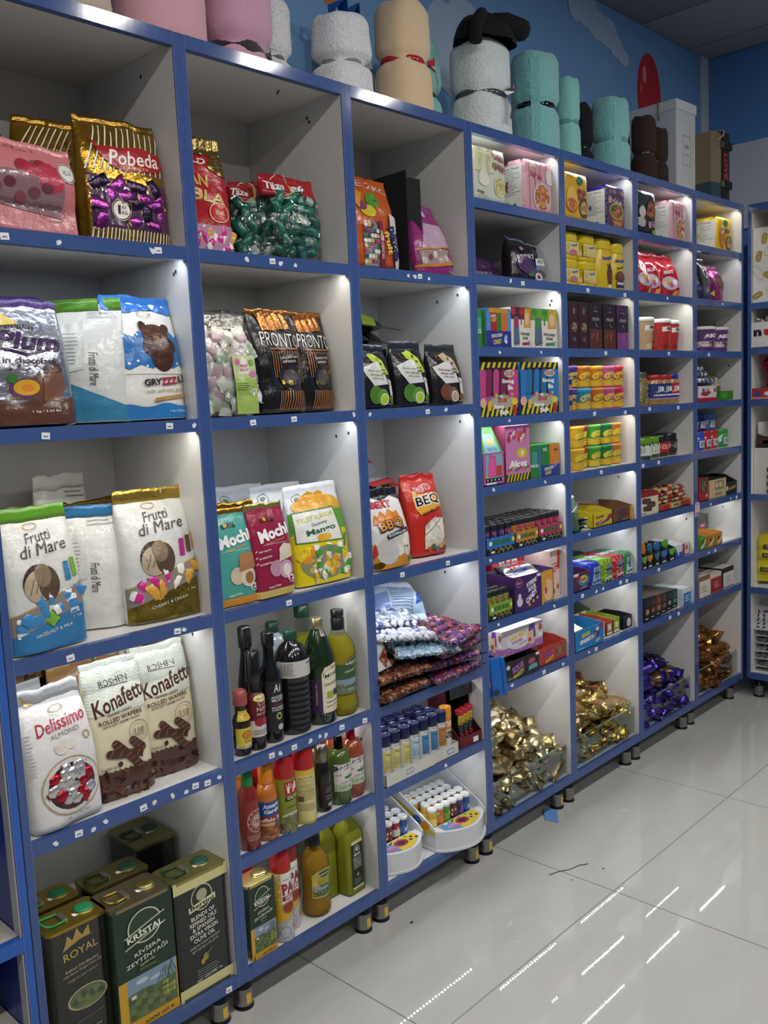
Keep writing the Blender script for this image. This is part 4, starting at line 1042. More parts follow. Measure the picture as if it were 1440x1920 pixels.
KL = [(.055, .135, .085, [G([(.05, 0), (.95, 0), (.95, .8), (.75, .95), (.5, 1), (.25, .95), (.05, .8)], '#c7b44a'), *landscape(.08, .04, .92, .42), E(.5, .84, .25, .13, '#2c4a2c'), RG(.5, .84, .25, .13, .08, '#c9c9a8'), T('KRİSTAL', .5, .84, .42, .075, '#e0e0c8', 3, 0, .03), *LN(.24, .78, .62, 3, .06, '#8a7a30', .02), B(.3, .4, .7, .45, '#3a5a2c')])]
kristal_bottle('olive oil bottle with yellow landscape label and black cap, front', .302, .064, Z, .235, OIL3, KL, .04)
kristal_bottle('olive oil bottle half hidden behind the yellow-label bottle', .285, .165, Z, .235, OIL3, [], .036)
def square_bottle(label, x, y, w, h, oil, lab, rz=0):
    t = thing('olive_oil_bottle', label, 'bottle', (x, y, Z), rz)
    def shell(g, mat, nm, top):
        mb = MB()
        lv = [(w-2*g, 0+g), (w-2*g, h*.66), (w*.86-2*g, h*.74), (w*.46-2*g, h*.83), (.03-2*g, h*.87), (.03-2*g, h*.93)]
        vs, fs = [], []
        n = 0
        for ww, zz in lv:
            if zz > top:
                break
            vs += [(px, py, zz) for px, py in rrect(ww, ww, min(ww*.2, .012) if zz < h*.7 else ww*.35, 4)]
            n += 1
        k = len(vs)//n
        for j in range(n-1):
            fs += [(j*k+i, j*k+(i+1) % k, (j+1)*k+(i+1) % k, (j+1)*k+i) for i in range(k)]
        mb.add(vs, fs, mat, True)
        mb.add(vs, [tuple(range(k-1, -1, -1)), tuple(range(k*n-k, k*n))], mat)
        return mb.obj(nm, t)
    shell(0, CLR, 'bottle_body', 9)
    shell(.0022, oil, 'contents', h*.84)
    MB().lathe([(.0165, h*.9), (.0165, h*.99), (.014, h)], '#1a1c1a:plastic', 18).obj('cap', t)
    if lab:
        prints(t, box_surf(w), w, h, lab, 1, 'label')
BL = [B(.2, .06, .8, .62, '#16261c'), B(.2, .58, .8, .62, '#c9c48c'), B(.2, .06, .8, .085, '#c9c48c'), RG(.5, .51, .16, .055, .15, '#b8c0a8'), E(.5, .515, .08, .025, '#b8c0a8'), T('Bertini', .5, .455, .36, .025, '#d8d8b8', 0, 0, .03)] + [T(s, .5, .415-.027*i, .42, .02, '#c8ccb8') for i, s in enumerate(('BLENDS OF', 'REFINED OILS', '& SPANISH', 'EXTRA VIRGIN', 'OLIVE OIL'))] + [E(.5, .22, .05, .02, '#a8a83c'), *LN(.3, .7, .17, 4, .018, '#98a08c', .005)]
square_bottle('square olive oil bottle with dark green label at the right', .437, .078, .074, .25, OIL2, BL, 4)
square_bottle('square olive oil bottle without visible label, between the round and labelled ones', .37, .11, .068, .25, OIL2, [])
square_bottle('square olive oil bottle at the back right', .43, .185, .07, .25, OIL2, [])
# ------------------------------------------------------------------ cartons and open display trays
def carton(name, label, cat, x, y, z, w, d, h, base, pr=(), sp=(), tp=(), rz=0, group=None, flap=None, tilt=0, roll=0):
    t = thing(name, label, cat, (x, y+d/2, z), rz, tilt, group, roll)
    MB().prism(rrect(w, d, min(.0025, d*.1), 2), 0, h, base, False).obj('box_body', t)
    prints(t, box_surf(d), w, h, list(pr), 1)
    if sp:
        prints(t, side_surf(w), d, h, list(sp), 1, 'side_print')
    if tp:
        prints(t, lambda u, v, o: (u, v-d/2, h+o), w, d, list(tp), 1, 'top_print')
    if flap:
        MB().box(-w/2+.001, w/2-.001, -d/2+.001, d/2-.001, h, h+.0015, flap).obj('top_flap', t)
    return t
def tray(name, label, cat, x, y, z, w, d, hb, hf, base, pr=(), inner='#b8b0a4:card', rz=0, group=None, lift=.0, part='tray_body'):
    """open display box: low front, sloping sides, taller back"""
    t = thing(name, label, cat, (x, y+d/2, z), rz, 0, group)
    q = .0018
    mb = MB()
    mb.box(-w/2, w/2, -d/2, d/2, 0, .002, inner)
    mb.box(-w/2, w/2, -d/2, -d/2+q, 0, hf, base)
    mb.box(-w/2, w/2, d/2-q, d/2, 0, hb, inner)
    for s in (-1, 1):
        x0, x1 = (-w/2, -w/2+q) if s < 0 else (w/2-q, w/2)
        pts = [(-d/2, 0), (d/2, 0), (d/2, hb), (-d/2+d*.45, hb if hb-hf < .05 else (hb+hf)/2), (-d/2, hf)]
        n = len(pts)
        vs = [(x0, a, b) for a, b in pts] + [(x1, a, b) for a, b in pts]
        mb.add(vs, [(i, (i+1) % n, n+(i+1) % n, n+i) for i in range(n)] + [tuple(range(n-1, -1, -1)), tuple(range(n, 2*n))], base)
    mb.obj(part, t)
    prints(t, box_surf(d), w, hf, list(pr), 1)
    return t

# ------------------------------------------------------------------ third bay, top shelf
bag('candy_bag', 'orange fruit candy bag with green apple and dark blue lettering', 'candy bag', .612, .012, 1.852, .182, .245, .085, '#b5521c:bag', '#b04e1c:bag',
    [T('MIESZKO', .5, .9, .86, .075, '#d8cfc4', -8, .05, -.005), E(.5, .73, .14, .085, '#4a8a2c'), E(.54, .73, .03, .02, '#2f5a20'), E(.36, .6, .15, .07, '#c9b52c'), E(.26, .66, .1, .06, '#7a3a5a'), G([(.1, .75), (.22, .83), (.32, .8), (.2, .62)], '#cf8a28'),
     G([(.2, .0), (.5, .0), (.5, .46), (.35, .5), (.2, .44)], '#8a8c86:gloss'), *[E(.23+.06*(i % 5), .05+.055*(i//5), .035, .024, ['#d8d4d0', '#3a5a4a', '#b03a7a', '#c9b040', '#e0dcda', '#4a7a5a', '#7a3a5a'][i*3 % 7], 9) for i in range(38)], B(.5, .0, .6, .5, '#7a2038'), T('FRUIT CANDIES', .55, .24, .4, .04, '#d8c8b0', -90),
     G([(.78, .6), (.96, .56), (1, .3), (1, .0), (.84, .0), (.8, .2)], '#d0ccc6'), T('nikola', .88, .28, .52, .17, '#1f2a5a', -82, 0, .06), T('fruit', .7, .27, .34, .1, '#dcc052', -82, 0, .04)], 0, -3, sealfrac=.04, amp=.004)
def gift_bag():
    t = thing('gift_bag', 'plain black paper gift bag standing edge-on with folded gusset', 'gift bag', (.81, .055, 1.852), -4)
    MB().box(-.028, -.0265, 0, .235, 0, .29, '#121214:matte').obj('side_panel', t)
    MB().box(.0265, .028, 0, .235, 0, .27, '#161618:matte').obj('side_panel', t)
    MB().add([(-.0275, 0, 0), (0, .002, .045), (.0275, 0, 0), (0, .03, .09), (-.0275, 0, .29), (0, .03, .28), (.0275, 0, .27)], [(0, 3, 5, 4), (3, 2, 6, 5), (0, 2, 1), (0, 1, 3), (1, 2, 3)], '#1c1c1f:matte').obj('gusset', t)
    MB().box(-.0265, .0265, .0, .235, 0, .0015, '#121214:matte').obj('base', t)
    MB().box(-.0265, .0265, .2335, .235, 0, .28, '#121214:matte').obj('back_panel', t)
gift_bag()
bag('candy_bag', 'brownish-pink candy bag squeezed between orange bag and black gift bag', 'candy bag', .735, .115, 1.852, .07, .19, .05, '#7a5a5a:bag', '#7a5a5a:bag', [], -20, -2)
bag('candy_bag', 'magenta candy bag with pale window leaning against the side panel', 'candy bag', .885, .03, 1.852, .172, .205, .085, '#8a2a6e:bag', '#8a3a78:bag',
    [G([(.1, .34), (.92, .42), (.8, .72), (.3, .74)], '#b89ab0'), G([(.02, .32), (.94, .4), (.95, .42), (.02, .345)], '#c87a34'), G([(.1, .1), (.95, .16), (.94, .38), (.06, .32)], '#a08a86:gloss'), *[E(.15+.13*i, .18+.05*(i % 3), .06, .05, ['#c8bcb4', '#8a3a50', '#d8ccc4', '#b09a92'][i % 4], 10) for i in range(7)], G([(0, .12), (.4, .14), (1, .2), (1, .16), (.4, .1), (0, .08)], '#c87a34'), RG(.9, .3, .1, .09, .2, '#b0406a'), T('QAZAQ', .82, .05, .18, .035, '#d8a8c0'), E(.42, .88, .08, .05, '#c8b0c0')], 3, -5, sealfrac=.12, top=.45, amp=.005, fill=.8)

# coffee candy pouches
def schramel(label, x, y, w, h, pal, txt, rz=0):
    bag('candy_bag', label, 'candy bag', x, y, 1.476, w, h, .06, '#19181b:bag', '#26252a:bag',
        [G([(.06, .62), (.62, .74), (.8, .36), (.34, .34), (.14, .5)], '#cfcdca'), G([(.34, .82), (.55, .86), (.78, .74), (.86, .52), (.72, .5), (.62, .7), (.42, .72)], pal[0]), E(.62, .76, .035, .025, '#26302a'), E(.7, .68, .035, .025, '#26302a'), *[E(.66+.05*(i % 3), .58-.05*(i//3), .02, .016, '#26302a', 8) for i in range(6)],
         T(txt[0], .42, .57, .42, .035, pal[3], -3), T(txt[1], .46, .51, .42, .035, pal[3], -3), T(txt[2], .5, .45, .36, .035, pal[3], -3), G([(.78, .44), (.88, .42), (.98, .12), (.86, .08)], '#cfcdca'), T('Tr', .84, .36, .09, .04, '#8a2430', 0, 0, .03), E(.86, .12, .08, .06, pal[1]),
         E(.36, .2, .2, .14, pal[1]), E(.58, .16, .18, .13, pal[2]), E(.62, .13, .13, .09, '#d0d0c4'), E(.62, .13, .1, .07, pal[0]), T('T', .22, .78, .08, .04, '#9a2a34', 0, 0, .04), T('trend', .3, .74, .16, .025, '#9a2a34'), T('Net 200 g', .82, .05, .2, .025, '#b8b8b8')], rz, -3, sealfrac=.13, p=4, amp=.003)
MT = ('#a8c034', '#4c7a26', '#5f8f30', '#7a9030')
schramel('black matcha candy pouch with green sweets, left of two', .59, .012, .118, .175, MT, ('Matcha candy', 'with cream and', 'coffee candy'))
schramel('black matcha candy pouch with green sweets, right of two', .735, .012, .136, .185, MT, ('Matcha candy', 'with cream and', 'coffee candy'))
schramel('black coffee candy pouch with brown caramel sweets', .9, .018, .142, .178, ('#b09a7c', '#6a3f28', '#7a4c32', '#7a4a3a'), ('Schrame\'s', 'dream and', 'coffee candy'))
for i, (lb, x, zz, rz) in enumerate((('black candy pouch lying flat on top of the heap at the back', .72, 1.70, 15), ('black candy pouch lying second from top of the heap', .75, 1.655, 28), ('black candy pouch standing behind the two matcha pouches', .66, 1.476, 0))):
    if i < 2:
        bag('candy_bag', lb, 'candy bag', x, .06, zz, .16, .21, .06, '#141316:bag', '#1c1b1f:bag', [G([(.2, .3), (.6, .2), (.85, .45), (.5, .6)], '#7f942a'), T('Matcha', .5, .15, .4, .06, '#8a8c84')] if i == 0 else [T('coffee candy', .5, .4, .6, .06, '#5a4a44'), ST(.3, .5, .8, .6, 6, '#6a4438', .4)], rz, -78, sealfrac=.09, pinch=1)
    else:
        bag('candy_bag', lb, 'candy bag', x, .1, zz, .24, .17, .1, '#141316:bag', '#1c1b1f:bag', [], rz, -2)

# marshmallow bags
def mallow(n, u0, v0, u1, v1, c='#d6d2c4'):
    rr = random.Random(n)
    return [E(u0+(u1-u0)*rr.random(), v0+(v1-v0)*rr.random(), .085, .055, [c, '#dfdccf', '#cbc6b6'][i % 3], 14) for i in range(n)]
bag('marshmallow_bag', 'white barbecue marshmallow bag with flames, front left', 'snack bag', .625, .012, 1.026, .168, .225, .09, '#d8d5d0:bag', '#1a1a1c:bag',
    [G([(0, .8), (.3, .9), (.5, .84), (.8, .9), (1, .82), (1, 1), (0, 1)], '#1a1a1c'), T('EBERT', .36, .8, .62, .09, '#b0242e', -2, 0, .04), G([(.02, 0), (1, 0), (1, .16), (.8, .1), (.7, .28), (.5, .3), (.3, .12), (.1, .3), (.02, .34)], '#c98a2c'), *mallow(14, .55, .14, .92, .38), E(.33, .22, .25, .17, '#c2bfba'), G([(.1, .56), (.16, .68), (.24, .64), (.32, .72), (.42, .66), (.52, .73), (.62, .68), (.72, .7), (.76, .56)], '#cf7a26'),
     T('BBQ', .48, .53, .62, .16, '#2a2018', 6, 0, .07), T('BBQ', .48, .535, .58, .13, '#cf8a34', 6, 0, .02), G([(.3, .36), (.84, .42), (.84, .48), (.3, .42)], '#1c1c1e'), T('MARSHMALLOW', .57, .42, .48, .035, '#dcd8d2', 5, 0, .02), G([(0, .12), (.08, .34), (.12, .2)], '#b8342a'), E(.88, .08, .08, .03, '#4a7a2c'), E(.12, .06, .1, .04, '#7a5a30:foil')], 2, -5, sealfrac=.1, amp=.004)
bag('marshmallow_bag', 'red barbecue marshmallow bag standing beside the white one', 'snack bag', .838, .055, 1.026, .146, .245, .085, '#b52a1e:bag', '#ab281c:bag',
    [T('SWETTO', .5, .82, .5, .075, '#e8d8d4', 4, 0, .07), T('SWETTO', .5, .82, .48, .062, '#b5282a', 4, 0, .02), G([(.16, .72), (.22, .8), (.3, .76), (.9, .74), (.9, .58), (.3, .5), (.2, .58)], '#d89a34'), T('BEQ', .56, .67, .7, .16, '#e4dcd2', 6, 0, .08), T('BEQ', .56, .67, .66, .135, '#1c1818', 6, 0, .02), T('MARSHMALLOW', .6, .54, .5, .04, '#3a2a14', 14), G([(.3, .08), (1, .1), (1, .46), (.8, .42), (.66, .46), (.5, .42), (.36, .36)], '#c9bfae'), *mallow(16, .42, .16, .9, .4), RB(.48, .3, .3, .02, 30, '#8a6a48', .6), RB(.72, .4, .3, .02, 35, '#8a6a48', .6),
     G([(.9, .4), (.98, .44), (.92, .2), (.7, .06), (.85, .2)], '#a85a24'), *[E(.42+.1*i, .07+.03*(i % 2), .06, .035, ['#b8442a', '#4a6a3a', '#6a6a72', '#c9a04a', '#7a4a3a', '#a8a49c'][i], 10) for i in range(6)]], -6, -5, sealfrac=.07, amp=.004)
bag('marshmallow_bag', 'red barbecue marshmallow bag lying on top at the back', 'snack bag', .74, .12, 1.25, .19, .2, .075, '#a02a22:bag', '#8f241e:bag', [G([(.05, .1), (.95, .1), (.95, .4), (.05, .4)], '#8f8a86:gloss'), T('BBQ', .5, .62, .55, .16, '#e0d8d0', 10, 0, .07), T('BBQ', .5, .62, .52, .13, '#1c1818', 10, 0, .02)], 24, -62, sealfrac=.06, pinch=1)
bag('marshmallow_bag', 'black and white marshmallow bag upright behind the white one', 'snack bag', .66, .13, 1.026, .17, .225, .09, '#2a2828:bag', '#1a1a1c:bag', [E(.4, .85, .2, .06, '#c8c4c0'), E(.7, .8, .12, .05, '#c8c4c0'), G([(.3, .92), (.7, .92), (.6, .98), (.4, .98)], '#c9a030')], 4, -3)
bag('marshmallow_bag', 'grey and red marshmallow bag squeezed behind the red one', 'snack bag', .86, .16, 1.026, .15, .215, .08, '#6a6266:bag', '#a02a22:bag', [B(0, 0, 1, .2, '#a83a24')], -4, -3)

# ------------------------------------------------------------------ flat bags of wrapped sweets
def sweets(cols, seed0, l=.034, w=.017, d=.014, ends=None, mk='bag'):
    return [wrapped_mesh('wrapped_sweet', l, w, d, c+':'+mk, fin=(ends or c)+':'+mk, band=b and b+':'+mk, seed=seed0+i, twist=True) for i, (c, b) in enumerate(cols)]
SWB = sweets([('#7a4632', None), ('#8a5238', '#a8704c'), ('#5f3424', None)], 1, ends='#8a6a5a')
SWW = sweets([('#d6d8de', '#c9ccd6'), ('#dcdee2', '#5a5f9a'), ('#cfd2da', None)], 4)
SWL = sweets([('#8fb4cc', '#7aa4c0'), ('#a8c6d8', None), ('#c9d8e0', '#8fb4cc')], 7, ends='#d8e2e6')
SWP = sweets([('#5a3a80', '#6a2a48'), ('#8a3a48', None), ('#4a2f78', '#c88a90'), ('#a85a60', '#5a3a80')], 10, ends='#a88a98')
def flat_bag(label, x, y, z, w, l, d, meshes, nu, nv, rz=0, tilt=-90, roll=0, pr=(), sc=1.):
    SEED[0] += 1
    t = thing('flat_candy_bag', label, 'candy bag', (x, y, z+d/2), rz, tilt, None, roll)
    fn = bag_fn(w, l, d, p=4, seed=SEED[0], pinch=1, top=1., fill=.25, amp=.006, seal=.05)
    bag_mesh(fn, '#eef2f4:film', 14, 16).obj('clear_film', t)
    rr = random.Random(SEED[0])
    def put(u, v, side, k):
        p = fn(u-.5, v, side)
        o = link('wrapped_sweet', rr.choice(meshes), t, loc=(p.x*.94, p.y*k, p.z), rot=(1.57+rr.uniform(-.4, .4), rr.uniform(0, 6.28), rr.uniform(-.4, .4)))
        s = sc*rr.uniform(1.05, 1.35)
        o.scale = (s, s, s)
    for u, v, s in grid_spots(.06, .1, .94, .93, nu+1, nv+1, 1, SEED[0]):
        put(u, v, -1, .7)
    for kk in (-.45, .05, .5):                              # the edge that shows towards the room
        for i in range(nu+3):
            put(.06+.88*i/(nu+2), .1+.03*rr.random(), 1, kk)
    prints(t, bag_surf(fn, w, l), w, l, list(pr), .016)
    return t
zz = .653
flat_bag('flat clear bag of brown sweets at the bottom of the left heap', .62, -.035, zz, .21, .24, .05, SWB, 6, 5, 6)
flat_bag('flat clear bag of brown sweets, second from the bottom left', .615, -.03, zz+.048, .21, .23, .045, SWB, 6, 5, -4)
flat_bag('flat clear bag of purple and red sweets at the bottom right', .85, -.035, zz, .24, .24, .04, SWP, 6, 5, 4)
flat_bag('flat clear bag of purple and red sweets, second from the bottom right', .84, -.03, zz+.038, .24, .24, .04, SWP, 6, 5, -5)
flat_bag('flat clear bag of purple and red sweets, third from the bottom right', .86, -.04, zz+.076, .23, .24, .038, SWP, 6, 5, 7)
flat_bag('flat clear bag of purple and red sweets sticking out, top right', .87, -.06, zz+.112, .24, .25, .045, SWP, 7, 6, 18, -86, 2, pr=[E(.62, .78, .14, .06, '#d8d4dc'), T('PREMIUM', .62, .78, .2, .03, '#5a4a6a')])
flat_bag('flat clear bag of light blue sweets in the middle of the heap', .70, -.045, zz+.09, .23, .24, .05, SWL, 7, 6, -14, -84, 4, pr=[E(.6, .7, .16, .08, '#cfdbe2'), T('1949', .6, .7, .16, .04, '#4a6a80')])
flat_bag('flat clear bag of white sweets on top of the heap', .635, .0, zz+.135, .23, .22, .06, SWW, 7, 6, -18, -80, 5, pr=[T('DOE', .66, .3, .2, .06, '#4a4c58')])
bag('candy_bag', 'crumpled white bag with brown sweets at the left post', 'candy bag', .56, .0, zz+.09, .1, .11, .05, '#c9c6c4:bag', '#bdbab8:bag', [E(.8, .3, .2, .18, '#8a4a30'), T('KI', .6, .85, .3, .08, '#4a4644')], 10, -35, sealfrac=.05, pinch=1, candies=([(.75, .25, .8), (.85, .4, .8), (.7, .12, .8)], SWB, 'wrapped_sweet'))
bag('candy_bag', 'blue and white sweet bag with its top twisted over, on the heap', 'candy bag', .76, .09, zz+.16, .17, .2, .06, '#b8c8da:bag', '#d0d8e0:bag', [G([(.0, .0), (.3, .0), (.3, .7), (.0, .6)], '#7a92c0'), *LN(.34, .9, .82, 12, .045, '#7a8cb0', .012), E(.85, .3, .12, .3, '#a8c0d4'), G([(.8, .4), (1, .5), (1, .7), (.86, .6)], '#2f4a9a')], -30, -58, 8, sealfrac=.12, pinch=1, top=.7, amp=.006)
bag('candy_bag', 'loose clear plastic bag with pale blue sweets at the back left', 'candy bag', .60, .17, zz, .16, .26, .08, '#aab4c2:film', None, [], 6, -3, amp=.006)
bag('candy_bag', 'white and purple sweet bag folded behind the top right bag', 'candy bag', .84, .13, zz+.13, .15, .12, .05, '#b4b4c2:bag', '#cfd0d8:bag', [G([(0, .0), (1, .0), (1, .2), (0, .12)], '#4a3480')], -16, -50, pinch=1)

# ------------------------------------------------------------------ vitamin tubes
TUBE = [(.0172, 0), (.0172, .1), (.0172, .112)]
def tube(label, x, y, lab, capc='#161d44:plastic', group=None, txt=True):
    t = thing('vitamin_tube', label, 'tube', (x, y, .4175), random.uniform(-12, 12), 0, group)
    MB().lathe(TUBE, '#d6d5d0:plastic', 18).obj('tube_body', t)
    MB().lathe([(.0186, .104), (.0189, .106), (.0189, .136), (.0178, .1375), (.012, .1375), (.011, .135), (.004, .1355)], capc, 18).obj('cap', t)
    if txt:
        it = [B(.1, .02, .95, .78, lab), T('Day & Night', .56, .88, .6, .07, '#3a4a7a', 0, .1), T('Vitamin', .56, .66, .6, .08, '#2c3444', 0, 0, .02), T('C', .56, .56, .1, .07, '#2c3444'), *LN(.2, .9, .45, 6, .06, '#5a6068', .018), RG(.78, .95, .14, .06, .3, '#c9a84a')]
        if lab == 'EVAM':
            it = [B(0, .5, 1, 1, '#c87a2c'), T('EVAM', .5, .3, .5, .4, '#1c1c1e', 90, 0, .03), T('NE', .5, .76, .4, .34, '#e0d8cc', 90, 0, .04)]
        prints(t, cyl_surf(TUBE, .0172, z0=.03), .04, .076, it, .006, 'label')
    return t
YL, BL2, OR = '#cdc46a', '#3a7ab0', '#b87a2c'
for i, (x, lab) in enumerate(((.562, YL), (.602, YL), (.643, YL), (.684, '#a8c4d8'), (.726, BL2), (.768, BL2), (.808, OR))):
    tube(['yellow-label vitamin tube at the far left of the front row', 'yellow-label vitamin tube, second in the front row', 'yellow-label vitamin tube, third in the front row', 'pale blue-label vitamin tube in the middle of the front row', 'blue-label vitamin tube, fifth in the front row', 'blue-label vitamin tube, sixth in the front row', 'orange-label vitamin tube with navy cap in the front row'][i], x, .034, lab)
tube('white and orange vitamin tube with bright orange cap', .846, .044, 'EVAM', '#cf8a1e:plastic')
for j, (y, xs) in enumerate(((.072, (.562, .602, .644, .686, .76, .802)), (.112, (.58, .622, .664, .706, .75, .792)), (.15, (.6, .65, .7)))):
    for i, x in enumerate(xs):
        tube('navy-capped vitamin tube in the ' + ('second', 'third', 'last')[j] + ' row of the white tray, ' + ('leftmost', 'second', 'third', 'fourth', 'fifth', 'rightmost')[i], x, y, YL, group='navy-capped tubes in the back rows', txt=j == 0)
tray('display_tray', 'white cardboard tray holding the vitamin tubes', 'tray', .69, .0, .4145, .325, .175, .04, .036, '#c4c1b6:card', [B(.01, .02, .65, .98, '#c9c6bb'), *[x for u in (.31, .88) for x in (B(u-.045, .3, u+.045, .7, '#2c4a80'), B(u-.038, .36, u+.038, .64, '#dcdad6'))], T('15', .31, .5, .04, .16, '#5a6a90'), T('15', .88, .5, .04, .16, '#5a6a90')], '#d0cdc4:card')
def stick_box():
    t = thing('candy_display', 'dark red and black counter display box with lid printed with red lettering', 'display box', (.928, .075, .4145), -3)
    w, d = .105, .13
    mb = MB()
    mb.box(-w/2, w/2, -d/2, d/2, 0, .002, '#5a1218:card').box(-w/2, w/2, -d/2, -d/2+.002, .002, .035, '#5f141c:card').box(-w/2, w/2, d/2-.002, d/2, .002, .18, '#3a0c12:card')
    for s in (-1, 1):
        xx = s*w/2
        x0, x1 = min(xx, xx-s*.002), max(xx, xx-s*.002)
        pts = [(-d/2, .002), (d/2, .002), (d/2, .185), (-d/2+.055, .185), (-d/2+.045, .075), (-d/2, .035)]
        vs = [(x0, a, b) for a, b in pts] + [(x1, a, b) for a, b in pts]
        mb.add(vs, [(i, (i+1) % 6, 6+(i+1) % 6, 6+i) for i in range(6)] + [(5, 4, 3, 2, 1, 0), (6, 7, 8, 9, 10, 11)], '#4a1016:card')
    mb.obj('box_body', t)
    MB().add([(-w/2, d/2, .187), (w/2, d/2, .187), (w/2, -.03, .187), (-w/2, -.03, .187), (w/2, -.032, .15), (-w/2, -.032, .15)], [(0, 3, 2, 1), (3, 5, 4, 2)], '#16161a:gloss').obj('lid', t)
    prints(t, lambda u, v, o: (u, v-.03, .1875+o), w, .09, [T('BOOM', .5, .6, .62, .32, '#c8a0a0', -12, 0, .06), T('BOOM', .5, .6, .6, .28, '#a8343c', -12, 0, .02), T('BIG', .4, .25, .4, .22, '#d8b8b0', -12, 0, .03)], 1)
    MB().box(.012, .034, -d/2-.0015, -d/2, .006, .022, '#dcdade:matte').obj('price_tag', t)
stick_box()
for i, (x, y) in enumerate(((.9, .033), (.927, .036), (.954, .04))):
    t = thing('candy_tube', 'black candy tube with red cap, ' + ('left', 'middle', 'right')[i] + ' one in the dark red display box', 'tube', (x, y, .4175))
    MB().lathe([(.0118, 0), (.0118, .1)], '#141216:gloss', 16).obj('tube_body', t)
    MB().lathe([(.0135, .098), (.0137, .1), (.0137, .112), (.012, .114)], '#a8242e:plastic', 16).obj('cap', t)
    prints(t, cyl_surf([(.0118, 0), (.0118, .12)], .0118), .028, .1, [B(0, .68, 1, .97, '#c9a82c'), T('20+', .5, .87, .7, .12, '#7a1a1c', 0, 0, .03), T('BIG', .5, .74, .6, .1, '#3a1a14', 0, 0, .03), T('Boost', .5, .32, .5, .55, '#b0343c', 82, .2, .02)], .005, 'label')

# ------------------------------------------------------------------ curved trays of mini cans
CANM = {}
def mini_can(col, x, y, z, where, row):
    if col not in CANM:
        rr = random.Random(str(col))
        c, c2, nm = col
        b = MB().lathe([(.0118, 0), (.0135, .003), (.0135, .044), (.0125, .048)], c + ':gloss', 14)
        b.lathe([(.01365, .012), (.01365, .03)], c2 + ':gloss', 14, cap=False)
        for k in range(7):
            a0 = rr.uniform(-1.5, 1.2)
            z0 = rr.uniform(.006, .034)
            b.add([(.0138*math.sin(a), -.0138*math.cos(a), q) for q in (z0, z0+.007) for a in (a0, a0+.3)], [(0, 1, 3, 2)], rr.choice(['#20201e', c2, '#d8d4c8']) + ':gloss')
        CANM[col] = (b.mesh('can_body'), MB().lathe([(.0132, .046), (.0136, .048), (.0136, .0525), (.012, .054), (.0115, .0528), (.003, .0528)], '#d9d7d2:plastic', 16).mesh('lid'))
    t = thing('mini_can', col[2] + ' mini soda candy can, row ' + row + ', ' + where, 'candy can', (x, y, z), random.uniform(-30, 30), group=col[2] + ' mini cans, ' + where)
    t.scale = (1.13, 1.13, 1.22)
    link('can_body', CANM[col][0], t)
    link('lid', CANM[col][1], t)
YC, OC, GC, DC, PC, BC, RC = ('#c9a82c', '#e0d070', 'yellow'), ('#c46a20', '#d88a3a', 'orange'), ('#4a8a28', '#7aa83a', 'green'), ('#5a2026', '#7a343a', 'dark red'), ('#4a3a78', '#6a4a98', 'purple'), ('#1f4a90', '#2c6ab8', 'blue'), ('#8a2428', '#cfc8c4', 'red and white')
